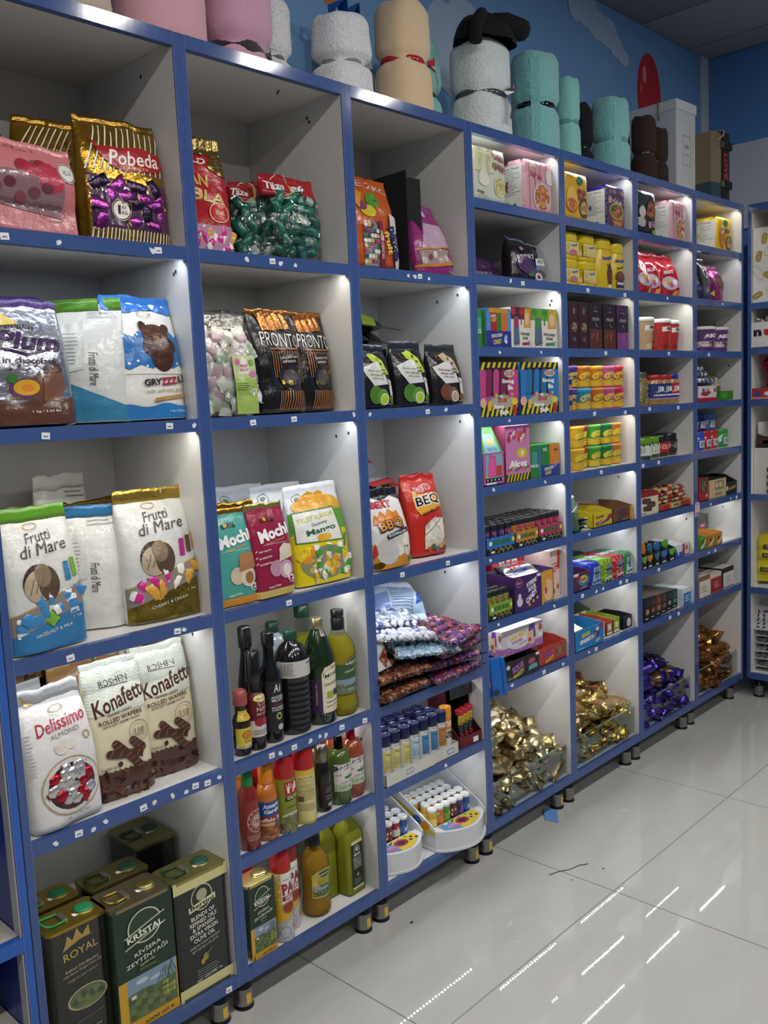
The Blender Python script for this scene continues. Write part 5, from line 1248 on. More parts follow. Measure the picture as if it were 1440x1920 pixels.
def can_tray(label, x, y, z, w, d, cols, where, rows, rz=0):
    t = thing('can_tray', label, 'tray', (x, y, z), rz)
    P = '#cfd0d2:gloss'
    arc = [(-w/2+w*i/12, -.055*math.sin(math.pi*i/12)**.8) for i in range(13)]
    out = arc + [(w/2, d), (-w/2, d)]
    MB().prism(out, 0, .006, P).obj('base_lip', t)
    a2 = [(px*.97, py+.006) for px, py in arc]
    MB().prism(a2 + [(w/2*.97, .03), (-w/2*.97, .03)], .006, .062, P, False).obj('front_drum', t)
    MB().box(-w/2*.97, w/2*.97, .03, d-.004, .006, .05, P).obj('can_deck', t)
    for s in (-1, 1):
        xx = s*w/2*.985
        pts = [(-.0, .05), (d, .05), (d, .15), (d*.75, .15), (.02, .082), (0, .066)]
        x0, x1 = xx-.002, xx+.002
        vs = [(x0, a, b) for a, b in pts] + [(x1, a, b) for a, b in pts]
        MB().add(vs, [(i, (i+1) % 6, 6+(i+1) % 6, 6+i) for i in range(6)] + [(5, 4, 3, 2, 1, 0), (6, 7, 8, 9, 10, 11)], P).obj('side_wall', t)
        prints(t, (lambda u, v, o: (x0-o, -u+d/2, v+.052)) if s < 0 else (lambda u, v, o: (x1+o, u+d/2, v+.052)), d, .09, [G([(.02, 0), (.98, 0), (.98, .1), (.6, .5), (.1, .9), (.02, .9)], '#c9b02c'), *[E(.15+.16*i, .25+.1*(i % 2), .09, .16, c, 10) for i, c in enumerate(('#a83048', '#3a6a3a', '#5a3a80', '#2c5a9a', '#c87a2c'))]] if s < 0 else [], 1, 'side_sticker')
    MB().box(-w/2*.97, w/2*.97, d-.004, d, .006, .15, P).obj('back_wall', t)
    lens = [(-w*.36+w*.72*i/12, -.047*math.sin(math.pi*(i+1.6)/15.2)+.008) for i in range(13)]
    poly = lens + [(w*.36, .026), (-w*.36, .026)]
    prints(t, lambda u, v, o: (u, v, .0622+o), 1, 1, [G([(px+.5, py) for px, py in poly], '#c9b02c'), G([(px+.5, py) for px, py in lens[:5]] + [(.5-w*.1, .02), (.5-w*.34, .025)], '#4a8ab0'), E(.5+.005, .0, .026, .018, '#8a2a40'), E(.5+.005, .0, .014, .01, '#3a1a2a'), T('CAN', .5-.042, .0, .036, .015, '#d87aa0', 4, 0, .05), T('SODA', .5-.035, -.016, .04, .012, '#c8487a', 4, 0, .05), *[E(.5+.04+.012*i, -.006+.012*(i % 2), .006, .005, '#1c1c1e', 8) for i in range(3)], *[RB(.5+.03*i-.05, .019, .014, .005, 30*i, ['#fff', '#1c1c1e', '#b03a7a', '#4a7a3a'][i], 1) for i in range(4)]], 1, 'front_sticker')
    ca, sa = math.cos(R(rz)), math.sin(R(rz))
    n = len(cols)
    for j in range(rows):
        for i, c in enumerate(cols):
            px = -w*.4+w*.8*(i+.5)/n + (.008 if j % 2 else -.004)
            py = .047+.04*j
            mini_can(c, x+px*ca-py*sa, y+px*sa+py*ca, z+.05, where, ('one', 'two', 'three', 'four', 'five')[j])
can_tray('white curved tray of mini cans at the right, jutting past the shelf edge', .858, .006, .1295, .228, .215, [YC, OC, GC, DC, PC, BC], 'right curved tray', 4, -3)
can_tray('white curved tray of mini cans at the left, partly behind the post', .63, .055, .1295, .2, .21, [GC, OC, DC, RC, BC], 'left curved tray', 4, -2)
# ------------------------------------------------------------------ instant noodle multipacks
def noodle_pack(label, x, y, w, d, h, base, pr, side=True, rz=0, edge=None):
    t = thing('noodle_pack', label, 'noodle pack', (x, y+d/2, 2.0875), rz)
    fn = lambda u, v, s=-1: Vector((w*u*(1-.02*math.cos(v*6.28)), s*(d/2)*(max(0, 1-abs(2*u)**9)**(1/9))*(1-.05*max(0, v-.9)*10)+.002*noise.noise((u*6+x*9, v*5, s)), h*v))
    bag_mesh(fn, base, 16, 10).obj('pack_body', t)
    MB().add([(w*(i/24-.5), (-.5+.12*(j == 0)+.0)*d*.98+(.006 if j else 0), h*(.985+(.028 if j and i % 2 else .02 if j else 0))) for j in (0, 1) for i in range(25)], [(i, i+1, 26+i, 25+i) for i in range(24)], edge or base).obj('crimped_edge', t)
    prints(t, bag_surf(fn, w, h), w, h, list(pr), .02)
    if side:
        prints(t, lambda u, v, o: (-w/2-o-.0006, -u, v), d, h, [B(.06, .06, .96, .9, '#cfcfc8'), T('Nutrition Facts', .5, .84, .7, .05, '#3a3a3a'), *LN(.14, .9, .77, 11, .045, '#8a8a86', .014, .35), B(.14, .16, .5, .19, '#a8343c'), *[E(.2+.17*i, .12, .05, .03, '#3a3a3a', 8) for i in range(4)]], 1, 'nutrition_panel')
def bowl(u, v, r, asp, c1='#c2bdb4', c2='#a8602c', c3='#c98a4a'):
    return [E(u, v, r, r*asp, c1), E(u, v, r*.86, r*.86*asp, c2), *[E(u+r*.5*math.cos(i*1.3), v+r*.5*asp*math.sin(i*1.3), r*.26, r*.16*asp, [c3, c2][i % 2], 9) for i in range(9)]]
noodle_pack('pale green and white noodle multipack, first on the top shelf', 1.128, .018, .17, .11, .158, '#c6c9b8:bag', [B(0, .55, .6, 1, '#c9cf9c'), B(.16, .5, .26, 1, '#c2a8ac'), B(.38, .5, .48, 1, '#c2a8ac'), T('Buldak', .74, .86, .42, .1, '#9a3a48', -8, .1, .02), T('불닭볶음면', .76, .68, .44, .14, '#8a2c3c', -8, 0, .02), *bowl(.78, .32, .18, 1.1, '#d0cfa8', '#b0a860', '#c8c088'), E(.3, .42, .16, .14, '#d8d4c8'), T('cream', .2, .16, .2, .05, '#2c3a34', -6), *LN(.1, .5, .1, 2, .04, '#8a8c84')], False, 0, '#d8d8cc:bag')
PK = [ST(.0, .05, .9, .95, 5, '#c8909a', .5), T('Buldak', .4, .72, .42, .12, '#9a3038', -6, .1, .02), RB(.28, .9, .22, .07, 0, '#d8d0b8', 1), *bowl(.6, .3, .3, 1.0), E(.86, .74, .14, .16, '#d8d0cc'), B(0, 0, 1, .06, '#c88a94')]
noodle_pack('pink noodle multipack with bowl picture in the fourth unit', 1.392, .018, .17, .125, .16, '#c99aa2:bag', PK)
noodle_pack('yellow noodle multipack at the left of the fifth unit', 1.622, .018, .16, .11, .155, '#c99a18:bag', [E(.62, .86, .12, .1, '#2f6a5a'), T('치즈', .62, .86, .14, .07, '#d8d4c0'), T('불닭', .7, .62, .36, .13, '#7a3a4a', -6, 0, .03), T('볶음면', .72, .48, .36, .12, '#7a3a4a', -6, 0, .03), *bowl(.78, .28, .2, 1.05, '#3a2a1c', '#a87a44', '#d0b080'), E(.3, .45, .2, .26, '#d8b04a'), E(.3, .3, .22, .16, '#b0642a'), T('samyang', .24, .92, .24, .05, '#7a4a14')], False, 0, '#d8b030:bag')
noodle_pack('purple noodle multipack with burger-coloured bowl in the fifth unit', 1.892, .018, .142, .13, .148, '#2c1f70:bag', [B(.0, .0, 1, .96, '#4a3450'), T('Buldak', .48, .62, .7, .16, '#e0d4d0', -8, 0, .06), T('Buldak', .48, .62, .68, .13, '#a83444', -8, 0, .02), *bowl(.56, .26, .36, .9, '#3c4a2a', '#a8583a', '#c87a5a'), RG(.5, .4, .36, .2, .2, '#8aa03a'), *[E(.2+.2*i, .86, .1, .06, ['#7a5a6a', '#8a6a5a', '#5a4a7a', '#a88a7a'][i], 10) for i in range(4)]], True, 0, '#3a2a90:bag')
noodle_pack('black noodle multipack on the top shelf of the sixth unit', 2.13, .018, .15, .11, .16, '#1a1a1c:bag', [*bowl(.7, .6, .24, 1, '#3a2a20', '#8a4a28', '#b06a3a'), E(.24, .52, .16, .14, '#b8b4ae'), E(.2, .28, .2, .12, '#a8a49e'), T('불닭', .72, .26, .42, .16, '#b07a8a', 8, 0, .04), E(.8, .08, .1, .05, '#7a8a3a'), E(.5, .5, .08, .07, '#b0342a')], False)
noodle_pack('pink noodle multipack with bowl picture in the sixth unit', 2.4, .02, .145, .15, .158, '#c99aa2:bag', PK)
noodle_pack('yellow noodle multipack turned so its white text panel shows, corner unit', 2.885, .035, .165, .2, .15, '#c9a41c:bag', [E(.52, .84, .12, .1, '#2f6a3a'), T('불닭', .6, .62, .34, .12, '#8a3a4a', 0, 0, .03), *bowl(.72, .28, .2, 1.05, '#3a2a1c', '#a87a44', '#d0b080'), E(.3, .4, .16, .3, '#b8742a'), E(.3, .64, .12, .12, '#d8d0bc')])

# berry chocolates
BA = [G([(.55, .0), (1, .0), (1, 1), (.9, 1), (.62, .5)], '#a8b4c8:foil'), T('BERRY', .34, .5, .46, .13, '#d0ccd0', 12, 0, .02), G([(.58, .52), (.92, .62), (.92, .44), (.58, .36)], '#cfd2d4'), T('ART', .75, .49, .26, .1, '#3c5a48', 10, 0, .02), E(.5, .2, .13, .13, '#3a3f6a'), E(.42, .16, .1, .1, '#4a6a3a'), E(.76, .2, .14, .1, '#5a4438'), E(.66, .1, .1, .1, '#cfc8c4'), E(.66, .1, .05, .05, '#7a2438'), E(.3, .3, .2, .2, '#4a2a5a'), G([(.2, .7), (.28, .76), (.33, .7), (.25, .63)], '#8a8a92')]
bag('candy_bag', 'black and silver berry chocolate bag with corner pointing up', 'candy bag', 1.365, .03, 1.866, .2, .14, .07, '#1c141f:bag', '#9aa8c0:foil', BA, 0, -8, 6, sealfrac=.05, amp=.004)
bag('candy_bag', 'purple berry chocolate bag lying flat in the fourth unit', 'candy bag', 1.18, .04, 1.866, .18, .2, .055, '#3f2348:bag', '#a8b0bc:foil', [T('BERRY', .5, .2, .5, .1, '#b8a8c0')], -8, -58, pinch=1)
bag('candy_bag', 'dark berry chocolate bag standing behind the left post', 'candy bag', 1.045, .03, 1.866, .055, .13, .05, '#3a2244:bag', '#a8b0bc:foil', [T('Y', .5, .5, .5, .12, '#d0ccd0')], 8, -4)

# ------------------------------------------------------------------ sour candy boxes
Z = 1.6475
def lick_box(label, x, y, z, w, h, base, side, pr, d=.12):
    carton('candy_display', label, 'candy box', x, y, z, w, d, h, base, pr, side)
SLC = [B(0, 0, 1, .42, '#2f2f80'), B(.0, .42, .16, .92, '#4a8ac8'), B(.84, .42, 1, .92, '#4a8ac8'), B(.16, .42, .42, .9, '#a0241e'), B(.42, .42, .6, .9, '#2f7a2c'), B(.6, .42, .84, .9, '#c86a1e'), B(.1, .88, .9, 1, '#c08a20'), T('SOUR', .28, .8, .2, .08, '#e8e4dc', 6, 0, .03), T('CANDY', .3, .7, .22, .1, '#d8c02c', 6, 0, .03), T('SOUR LICKING', .4, .3, .44, .09, '#e8e6e0', 6, 0, .03), T('CANDY', .42, .14, .34, .13, '#d8c42c', 6, 0, .04), RB(.76, .22, .2, .12, 62, '#8ab4d8', 1.1), RB(.78, .14, .1, .09, 62, '#e0e2e2', 1.1)]
lick_box('green box of sour licking candy at the left post, upper shelf', 1.05, .03, Z, .062, .115, '#2f7a2c:card', [B(.1, .1, .9, .9, '#3a8a34'), B(.2, .3, .6, .8, '#7aa0b0'), T('ING', .7, .45, .4, .12, '#e0e0d8')], [B(.1, .4, .9, .8, '#4a9a8a'), T('ING', .5, .42, .7, .12, '#e8e8e0')])
lick_box('blue box of sour licking candy in three fruit colours, upper shelf', 1.146, .016, Z, .128, .12, '#3a70b0:card', [B(.05, .05, .95, .95, '#2f7a2c')], SLC)
def sheet_box(label, x, w, fr, spray_c):
    lick_box(label, x, .016, Z, w, .128, '#d6d2c8:card', [], [B(0, .7, 1, 1, fr), *[E(.12+.2*i, .9, .11, .1, c, 12) for i, c in enumerate((spray_c, fr, spray_c, fr, spray_c))], G([(.62, .5), (.95, .5), (.98, .98), (.66, .98)], '#c9982c'), E(.78, .72, .1, .16, '#d8b494'), RB(.5, .68, .22, .05, 86, spray_c, 1), G([(.1, .1), (.4, .1), (.36, .76), (.14, .76)], '#a8a8a4:foil'), E(.25, .6, .1, .12, spray_c), T('SOUR SWEET', .68, .34, .46, .07, '#2a2a2c', -3, 0, .02), T('SUGAR', .68, .24, .26, .07, '#2a2a2c', -3, 0, .02), T('30PCS', .24, .08, .26, .06, '#2a2a2c', 0, 0, .02), RB(.7, .1, .36, .07, 3, spray_c, 1), RG(.86, .11, .08, .06, .15, '#5a6aa0')])
sheet_box('white strawberry sour sweet sugar box with cartoon blonde woman', 1.268, .113, '#5a1c1c', '#a8283c')
sheet_box('white green apple sour sweet sugar box at the right', 1.402, .152, '#6a9a34', '#3f8a34')
Z = 1.4315
def smog_box(label, x, w, c, c2):
    pr = [B(0, .2, 1, .86, c), B(0, .86, 1, 1, '#181818'), B(0, 0, 1, .22, '#181818'), ST(.02, .86, .98, 1, 7, '#c9b81c', .5, .06), ST(.0, .0, .96, .2, 8, '#c9b81c', .5, .07), G([(.14, .38), (.82, .38), (.8, .9), (.16, .9)], '#2a1420'),
          *[RB(.22+.19*i, .63, .5, .15, 86, [c2, c][i % 2], 1.0) for i in range(4)], E(.76, .79, .14, .07, '#c8c4bc'), T('SOUR', .76, .79, .22, .09, '#a84028', 0, 0, .04), T('Smog', .72, .64, .32, .1, '#e0e0de', 0, 0, .05), T('Ba', .78, .53, .14, .09, '#e0e0de', 0, 0, .05),
          E(.56, .27, .34, .13, '#a8a08c'), *[E(.26+.07*i, .34+.03*(i % 3), .035, .03, cc, 9) for i, cc in enumerate(('#3a7ac0', '#c03a4a', '#c9b02c', '#7a4aa0', '#d8d4cc', '#3a9a5a', '#c87a2c', '#c03a8a', '#c9b02c'))], T('SOUR', .56, .29, .24, .08, '#b0442a', 0, 0, .05), T('Smog', .46, .17, .26, .1, '#e4e4e0', 0, 0, .06), T('Balls', .6, .07, .24, .09, '#e4e4e0', 0, 0, .06), E(.06, .26, .08, .09, '#d8a890'), E(.88, .26, .08, .07, '#d8c83a'), G([(.82, .02), (.94, .02), (.93, .2), (.85, .2)], '#a83424'), RB(.22, .2, .2, .1, 78, '#d8b02c', 1)]
    carton('candy_display', label, 'candy box', x, .004, Z, w, .15, .168, '#1c1c1c:card', pr, [B(0, 0, 1, 1, c), ST(0, .86, 1, 1, 5, '#c9b81c', .5, .06)], [B(.05, .05, .95, .95, '#d0cfc8')])
smog_box('pink sour smoke candy ball box with yellow-black hazard stripes', 1.124, .2, '#b8447a', '#7a2048')
smog_box('blue sour smoke candy ball box with yellow-black hazard stripes', 1.348, .222, '#2f72b0', '#2a6a98')
Z = 1.2175
def jelly_display():
    t = tray('candy_display', 'pink and green jelly candy display box with slanted green lid', 'candy box', 1.086, .008, Z, .112, .13, .13, .1, '#b85a90:card', [B(.12, .22, .9, .96, '#7aa8b8'), G([(.2, .25), (.64, .25), (.6, .9), (.3, .96)], '#c8488a'), G([(.24, .28), (.58, .28), (.55, .85), (.32, .9)], '#d8589a'), B(.62, .25, .88, .6, '#b8442c'), B(.1, .1, .92, .22, '#1c1c1e'), *[E(.2+.17*i, .16, .03, .03, '#e0e0dc', 8) for i in range(5)], B(.14, .02, .6, .08, '#e4e0dc'), E(.16, .3, .06, .06, '#a8b43a')])
    MB().add([(-.052, -.062, .1), (.054, -.062, .1), (.05, -.02, .182), (-.02, -.02, .182), (-.052, -.059, .1), (.054, -.059, .1), (.05, -.017, .182), (-.02, -.017, .182)], [(0, 1, 2, 3), (7, 6, 5, 4), (1, 5, 6, 2), (3, 2, 6, 7), (0, 3, 7, 4)], '#3f8a2c:card').obj('header_card', t)
    prints(t, lambda u, v, o: (u, -.062+v*.512-o, .1+v), .1, .075, [G([(.1, .02), (.92, .02), (.88, .78), (.36, .78)], '#7aa8b8'), T('超大板', .56, .44, .58, .32, '#c9b81c', 0, 0, .05), T('背面反光石', .56, .16, .5, .14, '#2c4a6a'), T('BIG', .66, .88, .26, .12, '#1c3a14')], 1, 'header_print')
jelly_display()
ALZ = [B(0, 0, 1, 1, '#c07aa8'), *[RB(.18+.2*i, .8+.05*(i % 2), .3, .16, 55+8*i, ['#a82c54', '#b8407a', '#c04a30', '#a83060'][i], .75) for i in range(4)], T('Alp', .3, .84, .28, .09, '#e8dcd8', 40, 0, .04), T('Alp', .7, .78, .28, .09, '#e8dcd8', 40, 0, .04), E(.66, .5, .22, .09, '#c9b82c'), E(.68, .5, .06, .05, '#e0e0dc'), T('Alcaz', .5, .31, .76, .13, '#e6e2da', 0, 0, .07), *[E(.1+.1*i, .2+.02*(i % 3), .05, .03, cc, 9) for i, cc in enumerate(('#c03a3a', '#3a7a3a', '#c9a82c', '#3a6ab0', '#a83048', '#7a4a8a', '#c86a2c', '#4a8a3a', '#b03a5a'))], B(0, 0, 1, .13, '#1a1a1a'), ST(.0, .0, .94, .13, 7, '#c9b81c', .5, .08)]
carton('candy_display', 'mauve cartoon candy box with hazard-striped base', 'candy box', 1.226, .014, Z, .134, .14, .18, '#b86a98:card', ALZ, [B(0, 0, 1, 1, '#8a3a5a')])
lick_box('green box of sour licking candy on the middle shelf', 1.332, .02, Z, .066, .108, '#2f7a2c:card', [B(.1, .1, .9, .9, '#3a8a34')], [B(.2, .35, .7, .8, '#4a8a8a'), T('PING', .5, .36, .8, .1, '#e8e8e0'), B(.82, 0, 1, 1, '#3a70b0')])
lick_box('orange and green tube box of sour licking candy on the middle shelf', 1.425, .02, Z, .112, .108, '#3a8a3a:card', [], [B(0, .3, .45, 1, '#2f7a2c'), B(.45, .3, .96, 1, '#c87a1e'), T('NG', .2, .84, .2, .1, '#e8e8e0'), T('MI', .8, .8, .2, .1, '#7a3a14'), B(0, 0, 1, .34, '#2c3a80'), T('SOUR LICKING', .4, .24, .5, .1, '#e8e6e0', 6, 0, .03), T('CANDY', .36, .1, .36, .12, '#d8c42c', 6, 0, .04), RB(.76, .34, .2, .1, 70, '#6a9ac8', 1)])

# super sour spray trays
SPM = {}
def super_sour(label, x, y, z, w, col, colname, nx=4, ny=4, rz=0, d=.15):
    dk = {'#2a6ab0': '#1f3a70'}.get(col, col)
    t = tray('spray_tray', label, 'candy box', x, y, z, w, d, .055, .052, col+':card', [B(0, 0, 1, .36, '#1a1a18'), ('group', [B(.04+.085*i, [.05, .28][i % 2], .09+.085*i, [.1, .34][i % 2], '#b0b43a') for i in range(11)]), E(.07, .16, .06, .15, '#161616'), B(.15, .08, .28, .2, '#d8d4cc'), T('SUPER SOUR', .54, .68, .64, .26, '#1f3a24', 0, 0, .07), T('SUPER SOUR', .54, .68, .62, .22, '#4a8a3a', 0, 0, .01), E(.14, .68, .06, .14, '#e0d8d0'), E(.93, .7, .05, .14, '#d8d02c'), T('CHERRY GREEN', .64, .2, .5, .08, '#c9a84a')], '#6a6458:card', rz)
    if col not in SPM:
        b = MB().lathe([(.012, 0), (.0142, .003), (.0142, .072)], dk+':gloss', 12)
        for k in range(5):
            a0 = -.9+.35*k
            b.add([(.0145*math.sin(a), -.0145*math.cos(a), q) for q in (.03+.004*(k % 2), .05+.005*(k % 3)) for a in (a0, a0+.26)], [(0, 1, 3, 2)], ['#d0ccc4', '#2a2420', '#8a7a3a', '#3a2a24', '#c8bcae'][k]+':gloss')
        b.add([(.0146*math.sin(a), -.0146*math.cos(a), q) for q in (.058, .068) for a in (-.8, -.3, .3, .8)], [(0, 1, 5, 4), (1, 2, 6, 5), (2, 3, 7, 6)], '#b03a58:gloss')
        SPM[col] = (b.mesh('spray_body'), MB().lathe([(.015, .072), (.0155, .074), (.0155, .089), (.0145, .0905), (.004, .0905)], '#1b1b1c:plastic', 12).mesh('cap'))
    ca, sa = math.cos(R(rz)), math.sin(R(rz))
    for j in range(ny):
        for i in range(nx):
            px = -w/2+.017+(w-.034)*i/(nx-1)
            py = -d/2+.019+(d-.038)*j/(ny-1)
            o = thing('sour_spray', colname+' sour spray with black cap, '+ORD[j]+' row, '+ORD[i]+' from left in its tray', 'candy tube', (x+px*ca-py*sa, y+d/2+px*sa+py*ca, z+.0022), random.uniform(-25, 25), group=colname+' sour sprays')
            link('spray_body', SPM[col][0], o)
            link('cap', SPM[col][1], o)
super_sour('blue cardboard tray of sour sprays with black caps', 1.1, .0, .9995, .152, '#2a6ab0', 'blue', rz=0)
super_sour('orange cardboard tray of sour sprays with black caps', 1.254, .006, .9995, .13, '#b87a2c', 'orange')
super_sour('pink cardboard tray of sour sprays with black caps', 1.402, .012, .9995, .146, '#a8305a', 'pink')
Z = .7855
super_sour('lime green cardboard tray of sour sprays with black caps', 1.1, .008, Z, .128, '#7a9a2c', 'lime green')

# extreme sour boxes
XT = [B(0, 0, .68, 1, '#3f2058'), B(.68, 0, .98, .96, '#c9942c'), E(.85, .42, .12, .34, '#d8b08c'), G([(.72, .4), (.8, .5), (.8, .7), (.98, .72), (.98, .98), (.72, .98)], '#c9942c'), E(.79, .4, .03, .1, '#a83034'), B(.72, .0, .98, .08, '#4a6a9a'), RG(.12, .82, .08, .13, .2, '#b8484a'), T('80+1', .12, .82, .1, .08, '#c8a8b0'), T('XTREME', .42, .76, .28, .12, '#e4e0e6', 16, .2, .04), T('SOUR', .43, .6, .2, .13, '#e4e0e6', 16, .2, .04), T('CANDY', .42, .38, .32, .17, '#e4e0e6', 30, .2, .05), E(.12, .28, .07, .13, '#c9c4d0'), E(.12, .44, .04, .08, '#c9c4d0'), *[E(.36+.1*i, .14+.07*i, .03, .05, '#c9a03a', 9) for i in range(3)], B(.56, .88, .66, .96, '#dcd8d0')]
XB = [B(0, 0, .7, 1, '#3f2058'), B(.7, 0, 1, 1, '#d0a088'), T('CA', .44, .6, .3, .4, '#e0dce4', 10, 0, .06), E(.16, .4, .09, .2, '#d0ccd6'), E(.7, .4, .05, .1, '#c9a03a')]
tray('candy_display', 'purple extreme sour candy box with laughing blonde cartoon, in front', 'candy box', 1.282, .0, Z, .218, .13, .122, .118, '#3f2058:card', XT, '#5a4a60:card', -2)
carton('candy_display', 'purple extreme sour candy box standing on top at the back left', 'candy box', 1.105, .13, Z+.0, .16, .12, .165, '#3f2058:card', XB, rz=0)
bag('candy_pack', 'crumpled red and silver sour candy pack lying in the purple box', 'candy bag', 1.3, .03, Z+.1, .15, .1, .03, '#b8b4b4:foil', '#b02a34:bag', [T('SOUR', .5, .55, .6, .2, '#b02a34', 10, 0, .05), T('CANDY', .5, .3, .5, .14, '#3a5a9a', 8, 0, .04)], -10, -70, pinch=1)
carton('candy_display', 'red sour candy box with open flaps behind the purple box', 'candy box', 1.33, .14, Z, .19, .11, .16, '#a8282e:card', [B(0, 0, 1, .72, '#b03038'), T('SOUR', .5, .86, .6, .2, '#e0dcd8', 4, 0, .06)])
carton('candy_display', 'pale pink strawberry sour candy box at the right with red corner', 'candy box', 1.452, .03, Z, .056, .14, .165, '#d8b8ae:card', [G([(0, .5), (1, .62), (1, 1), (.8, 1), (.7, .7), (0, .62)], '#b0342e'), T('freshly', .4, .72, .5, .05, '#8a2a2c', 4, .2), *LN(.2, .8, .62, 2, .04, '#e8dcd4', .015), E(.75, .22, .12, .06, '#b0443a'), E(.3, .14, .1, .06, '#b0443a'), E(.2, .12, .2, .03, '#5a8a2c')])
Z = .5685
SB = lambda a, b: [T('SOUR', .4, .58, .36, .4, a, 12, 0, .1), T('SOUR', .4, .58, .34, .34, b, 12, 0, .02), T('RAZZY', .42, .26, .3, .2, '#c9b82c', 14, 0, .05)]
tray('candy_display', 'black sour candy box with pink lettering, in front', 'candy box', 1.19, -.004, Z, .196, .11, .068, .066, '#1d1d20:card', [*SB('#3a4a9a', '#b85a8a'), E(.78, .66, .1, .16, '#a8485a'), G([(.68, .2), (.95, .25), (.92, .5), (.7, .45)], '#5a9a9a'), E(.12, .74, .05, .12, '#c8c4c0'), *LN(.08, .3, .16, 2, .07, '#8a8a8a', .03), B(.9, .86, 1, 1, '#d8d6d0')], '#5a5048:card', -1)
tray('candy_display', 'red sour candy box with pink lettering, next to the black one', 'candy box', 1.39, .01, Z, .178, .12, .075, .062, '#a8382e:card', [*SB('#5a2a7a', '#b8487a'), B(.64, .2, .96, .8, '#8a5a40'), *[E(.7+.09*i, .5, .06, .2, ['#7a4a34', '#9a6a44'][i % 2], 10) for i in range(3)]], '#8a6a50:card')
GB = [B(0, 0, 1, 1, '#c8c2c8'), B(0, 0, 1, .3, '#a86aa8'), ('group', [E(.05+.1*i, .1+.08*(i % 2), .012, .03, '#e0d0e0', 6) for i in range(9)]), E(.42, .5, .3, .36, '#d8d4d6'), T('LICK FIZZY', .4, .68, .42, .18, '#c9b42c', 6, 0, .07), T('POWDER', .36, .46, .26, .12, '#a84a8a', 6, 0, .04), T('candy', .5, .34, .2, .08, '#4a4a4a', 4), E(.72, .5, .12, .36, '#d8b090'), G([(.64, .7), (.66, .96), (.8, .98), (.82, .4), (.77, .4), (.76, .74)], '#6a3a90'), E(.67, .36, .035, .09, '#a83040'), E(.94, .74, .05, .14, '#b0543a'), B(.9, .38, 1, .5, '#e4e0da')]
carton('candy_display', 'white and violet fizzy powder box with comic woman, lying across two boxes', 'candy box', 1.255, .035, Z+.069, .225, .12, .085, '#c8c2c8:card', GB, GB, [B(.02, .02, .98, .98, '#dcd8dc'), T('FIZZY', .5, .5, .4, .3, '#c9b42c', 6, 0, .05)], -2)
bag('candy_pack', 'bright blue candy pack hanging over the shelf edge at the left post', 'candy bag', 1.05, -.022, .545, .062, .125, .018, '#1f5fae:bag', '#2a6cb8:bag', [B(.66, .04, .72, .96, '#1a4f98'), E(.2, .12, .2, .08, '#1a3a5a')], -14, -4, amp=.002)
bag('candy_pack', 'dark candy packs under the violet box, silver edged', 'candy bag', 1.08, .03, .571, .09, .1, .05, '#4a5a60:foil', '#7a8a8c:foil', [], 10, -60, pinch=1)
# ------------------------------------------------------------------ fifth unit: cocoa tubs, chocolate boxes, gum cups
Z = 1.8655
def tub(label, x, z, w, h, items, tall=False, d=.075):
    t = thing('cocoa_tub', label, 'cocoa tub', (x, .03+d/2, z))
    ly = '#c8aa10:plastic'
    mb = MB()
    def ring(s, zz):
        return [(px*s, py*s, zz) for px, py in rrect(w, d, d*.42, 5)]
    lv = [(.94, 0), (1, .004), (1, h*.12), (.94, h*.16), (.94, h*.66), (1, h*.7)] if not tall else [(.97, 0), (1, .004), (1, h*.78), (.95, h*.8)]
    vs = sum([ring(s, zz) for s, zz in lv], [])
    k = len(vs)//len(lv)
    mb.add(vs, [(j*k+i, j*k+(i+1) % k, (j+1)*k+(i+1) % k, (j+1)*k+i) for j in range(len(lv)-1) for i in range(k)], ly, True)
    mb.add(vs, [tuple(range(k-1, -1, -1)), tuple(range(k*(len(lv)-1), k*len(lv)))], ly)
    mb.obj('tub_body', t)
    l0 = h*(.7 if not tall else .8)
    lv = [(1, l0), (1.02, l0+.003), (1.0, l0+(h-l0)*.45), (1.03, l0+(h-l0)*.55), (1.0, h-.003), (.96, h)]
    vs = sum([ring(s, zz) for s, zz in lv], [])
    mb = MB().add(vs, [(j*k+i, j*k+(i+1) % k, (j+1)*k+(i+1) % k, (j+1)*k+i) for j in range(len(lv)-1) for i in range(k)], '#cdb416:plastic', True)
    mb.add(vs, [tuple(range(k*(len(lv)-1), k*len(lv)))], '#cdb416:plastic')
    mb.obj('lid', t)
    prints(t, lambda u, v, o: (u, -d/2*(.995 if not tall else 1)-o, v), w*.8, h, items, 1, 'label')
NS = lambda c, u=.62, v=.52, w=.5, h=.14: [T('Nesquik', u, v, w, h, '#2a4a9a', 8, 0, .05)]
def small_tub(lb, x, z, c):
    tub(lb, x, z, .105, .09, [B(0, .18, 1, .66, '#cdbf78'), *NS(c, .68, .53, .48, .13), E(.6, .26, .3, .12, c), E(.2, .45, .12, .14, '#c9a052'), T('smoothie', .18, .24, .24, .06, '#5a4a24')])
for i, (x, z, c, lb) in enumerate(((1.606, Z, '#b86a72', 'yellow strawberry cocoa tub, bottom of the left stack'), (1.606, Z+.091, '#b86a72', 'yellow strawberry cocoa tub, top of the left stack'), (1.721, Z, '#c9b06a', 'yellow vanilla cocoa tub, bottom of the second stack'), (1.721, Z+.091, '#c9b06a', 'yellow vanilla cocoa tub, top of the second stack'))):
    small_tub(lb, x, z, c)
CH = [E(.78, .3, .22, .2, '#4a2a1e'), G([(.6, .12), (.98, .12), (.96, .36), (.62, .36)], '#5a3424')]
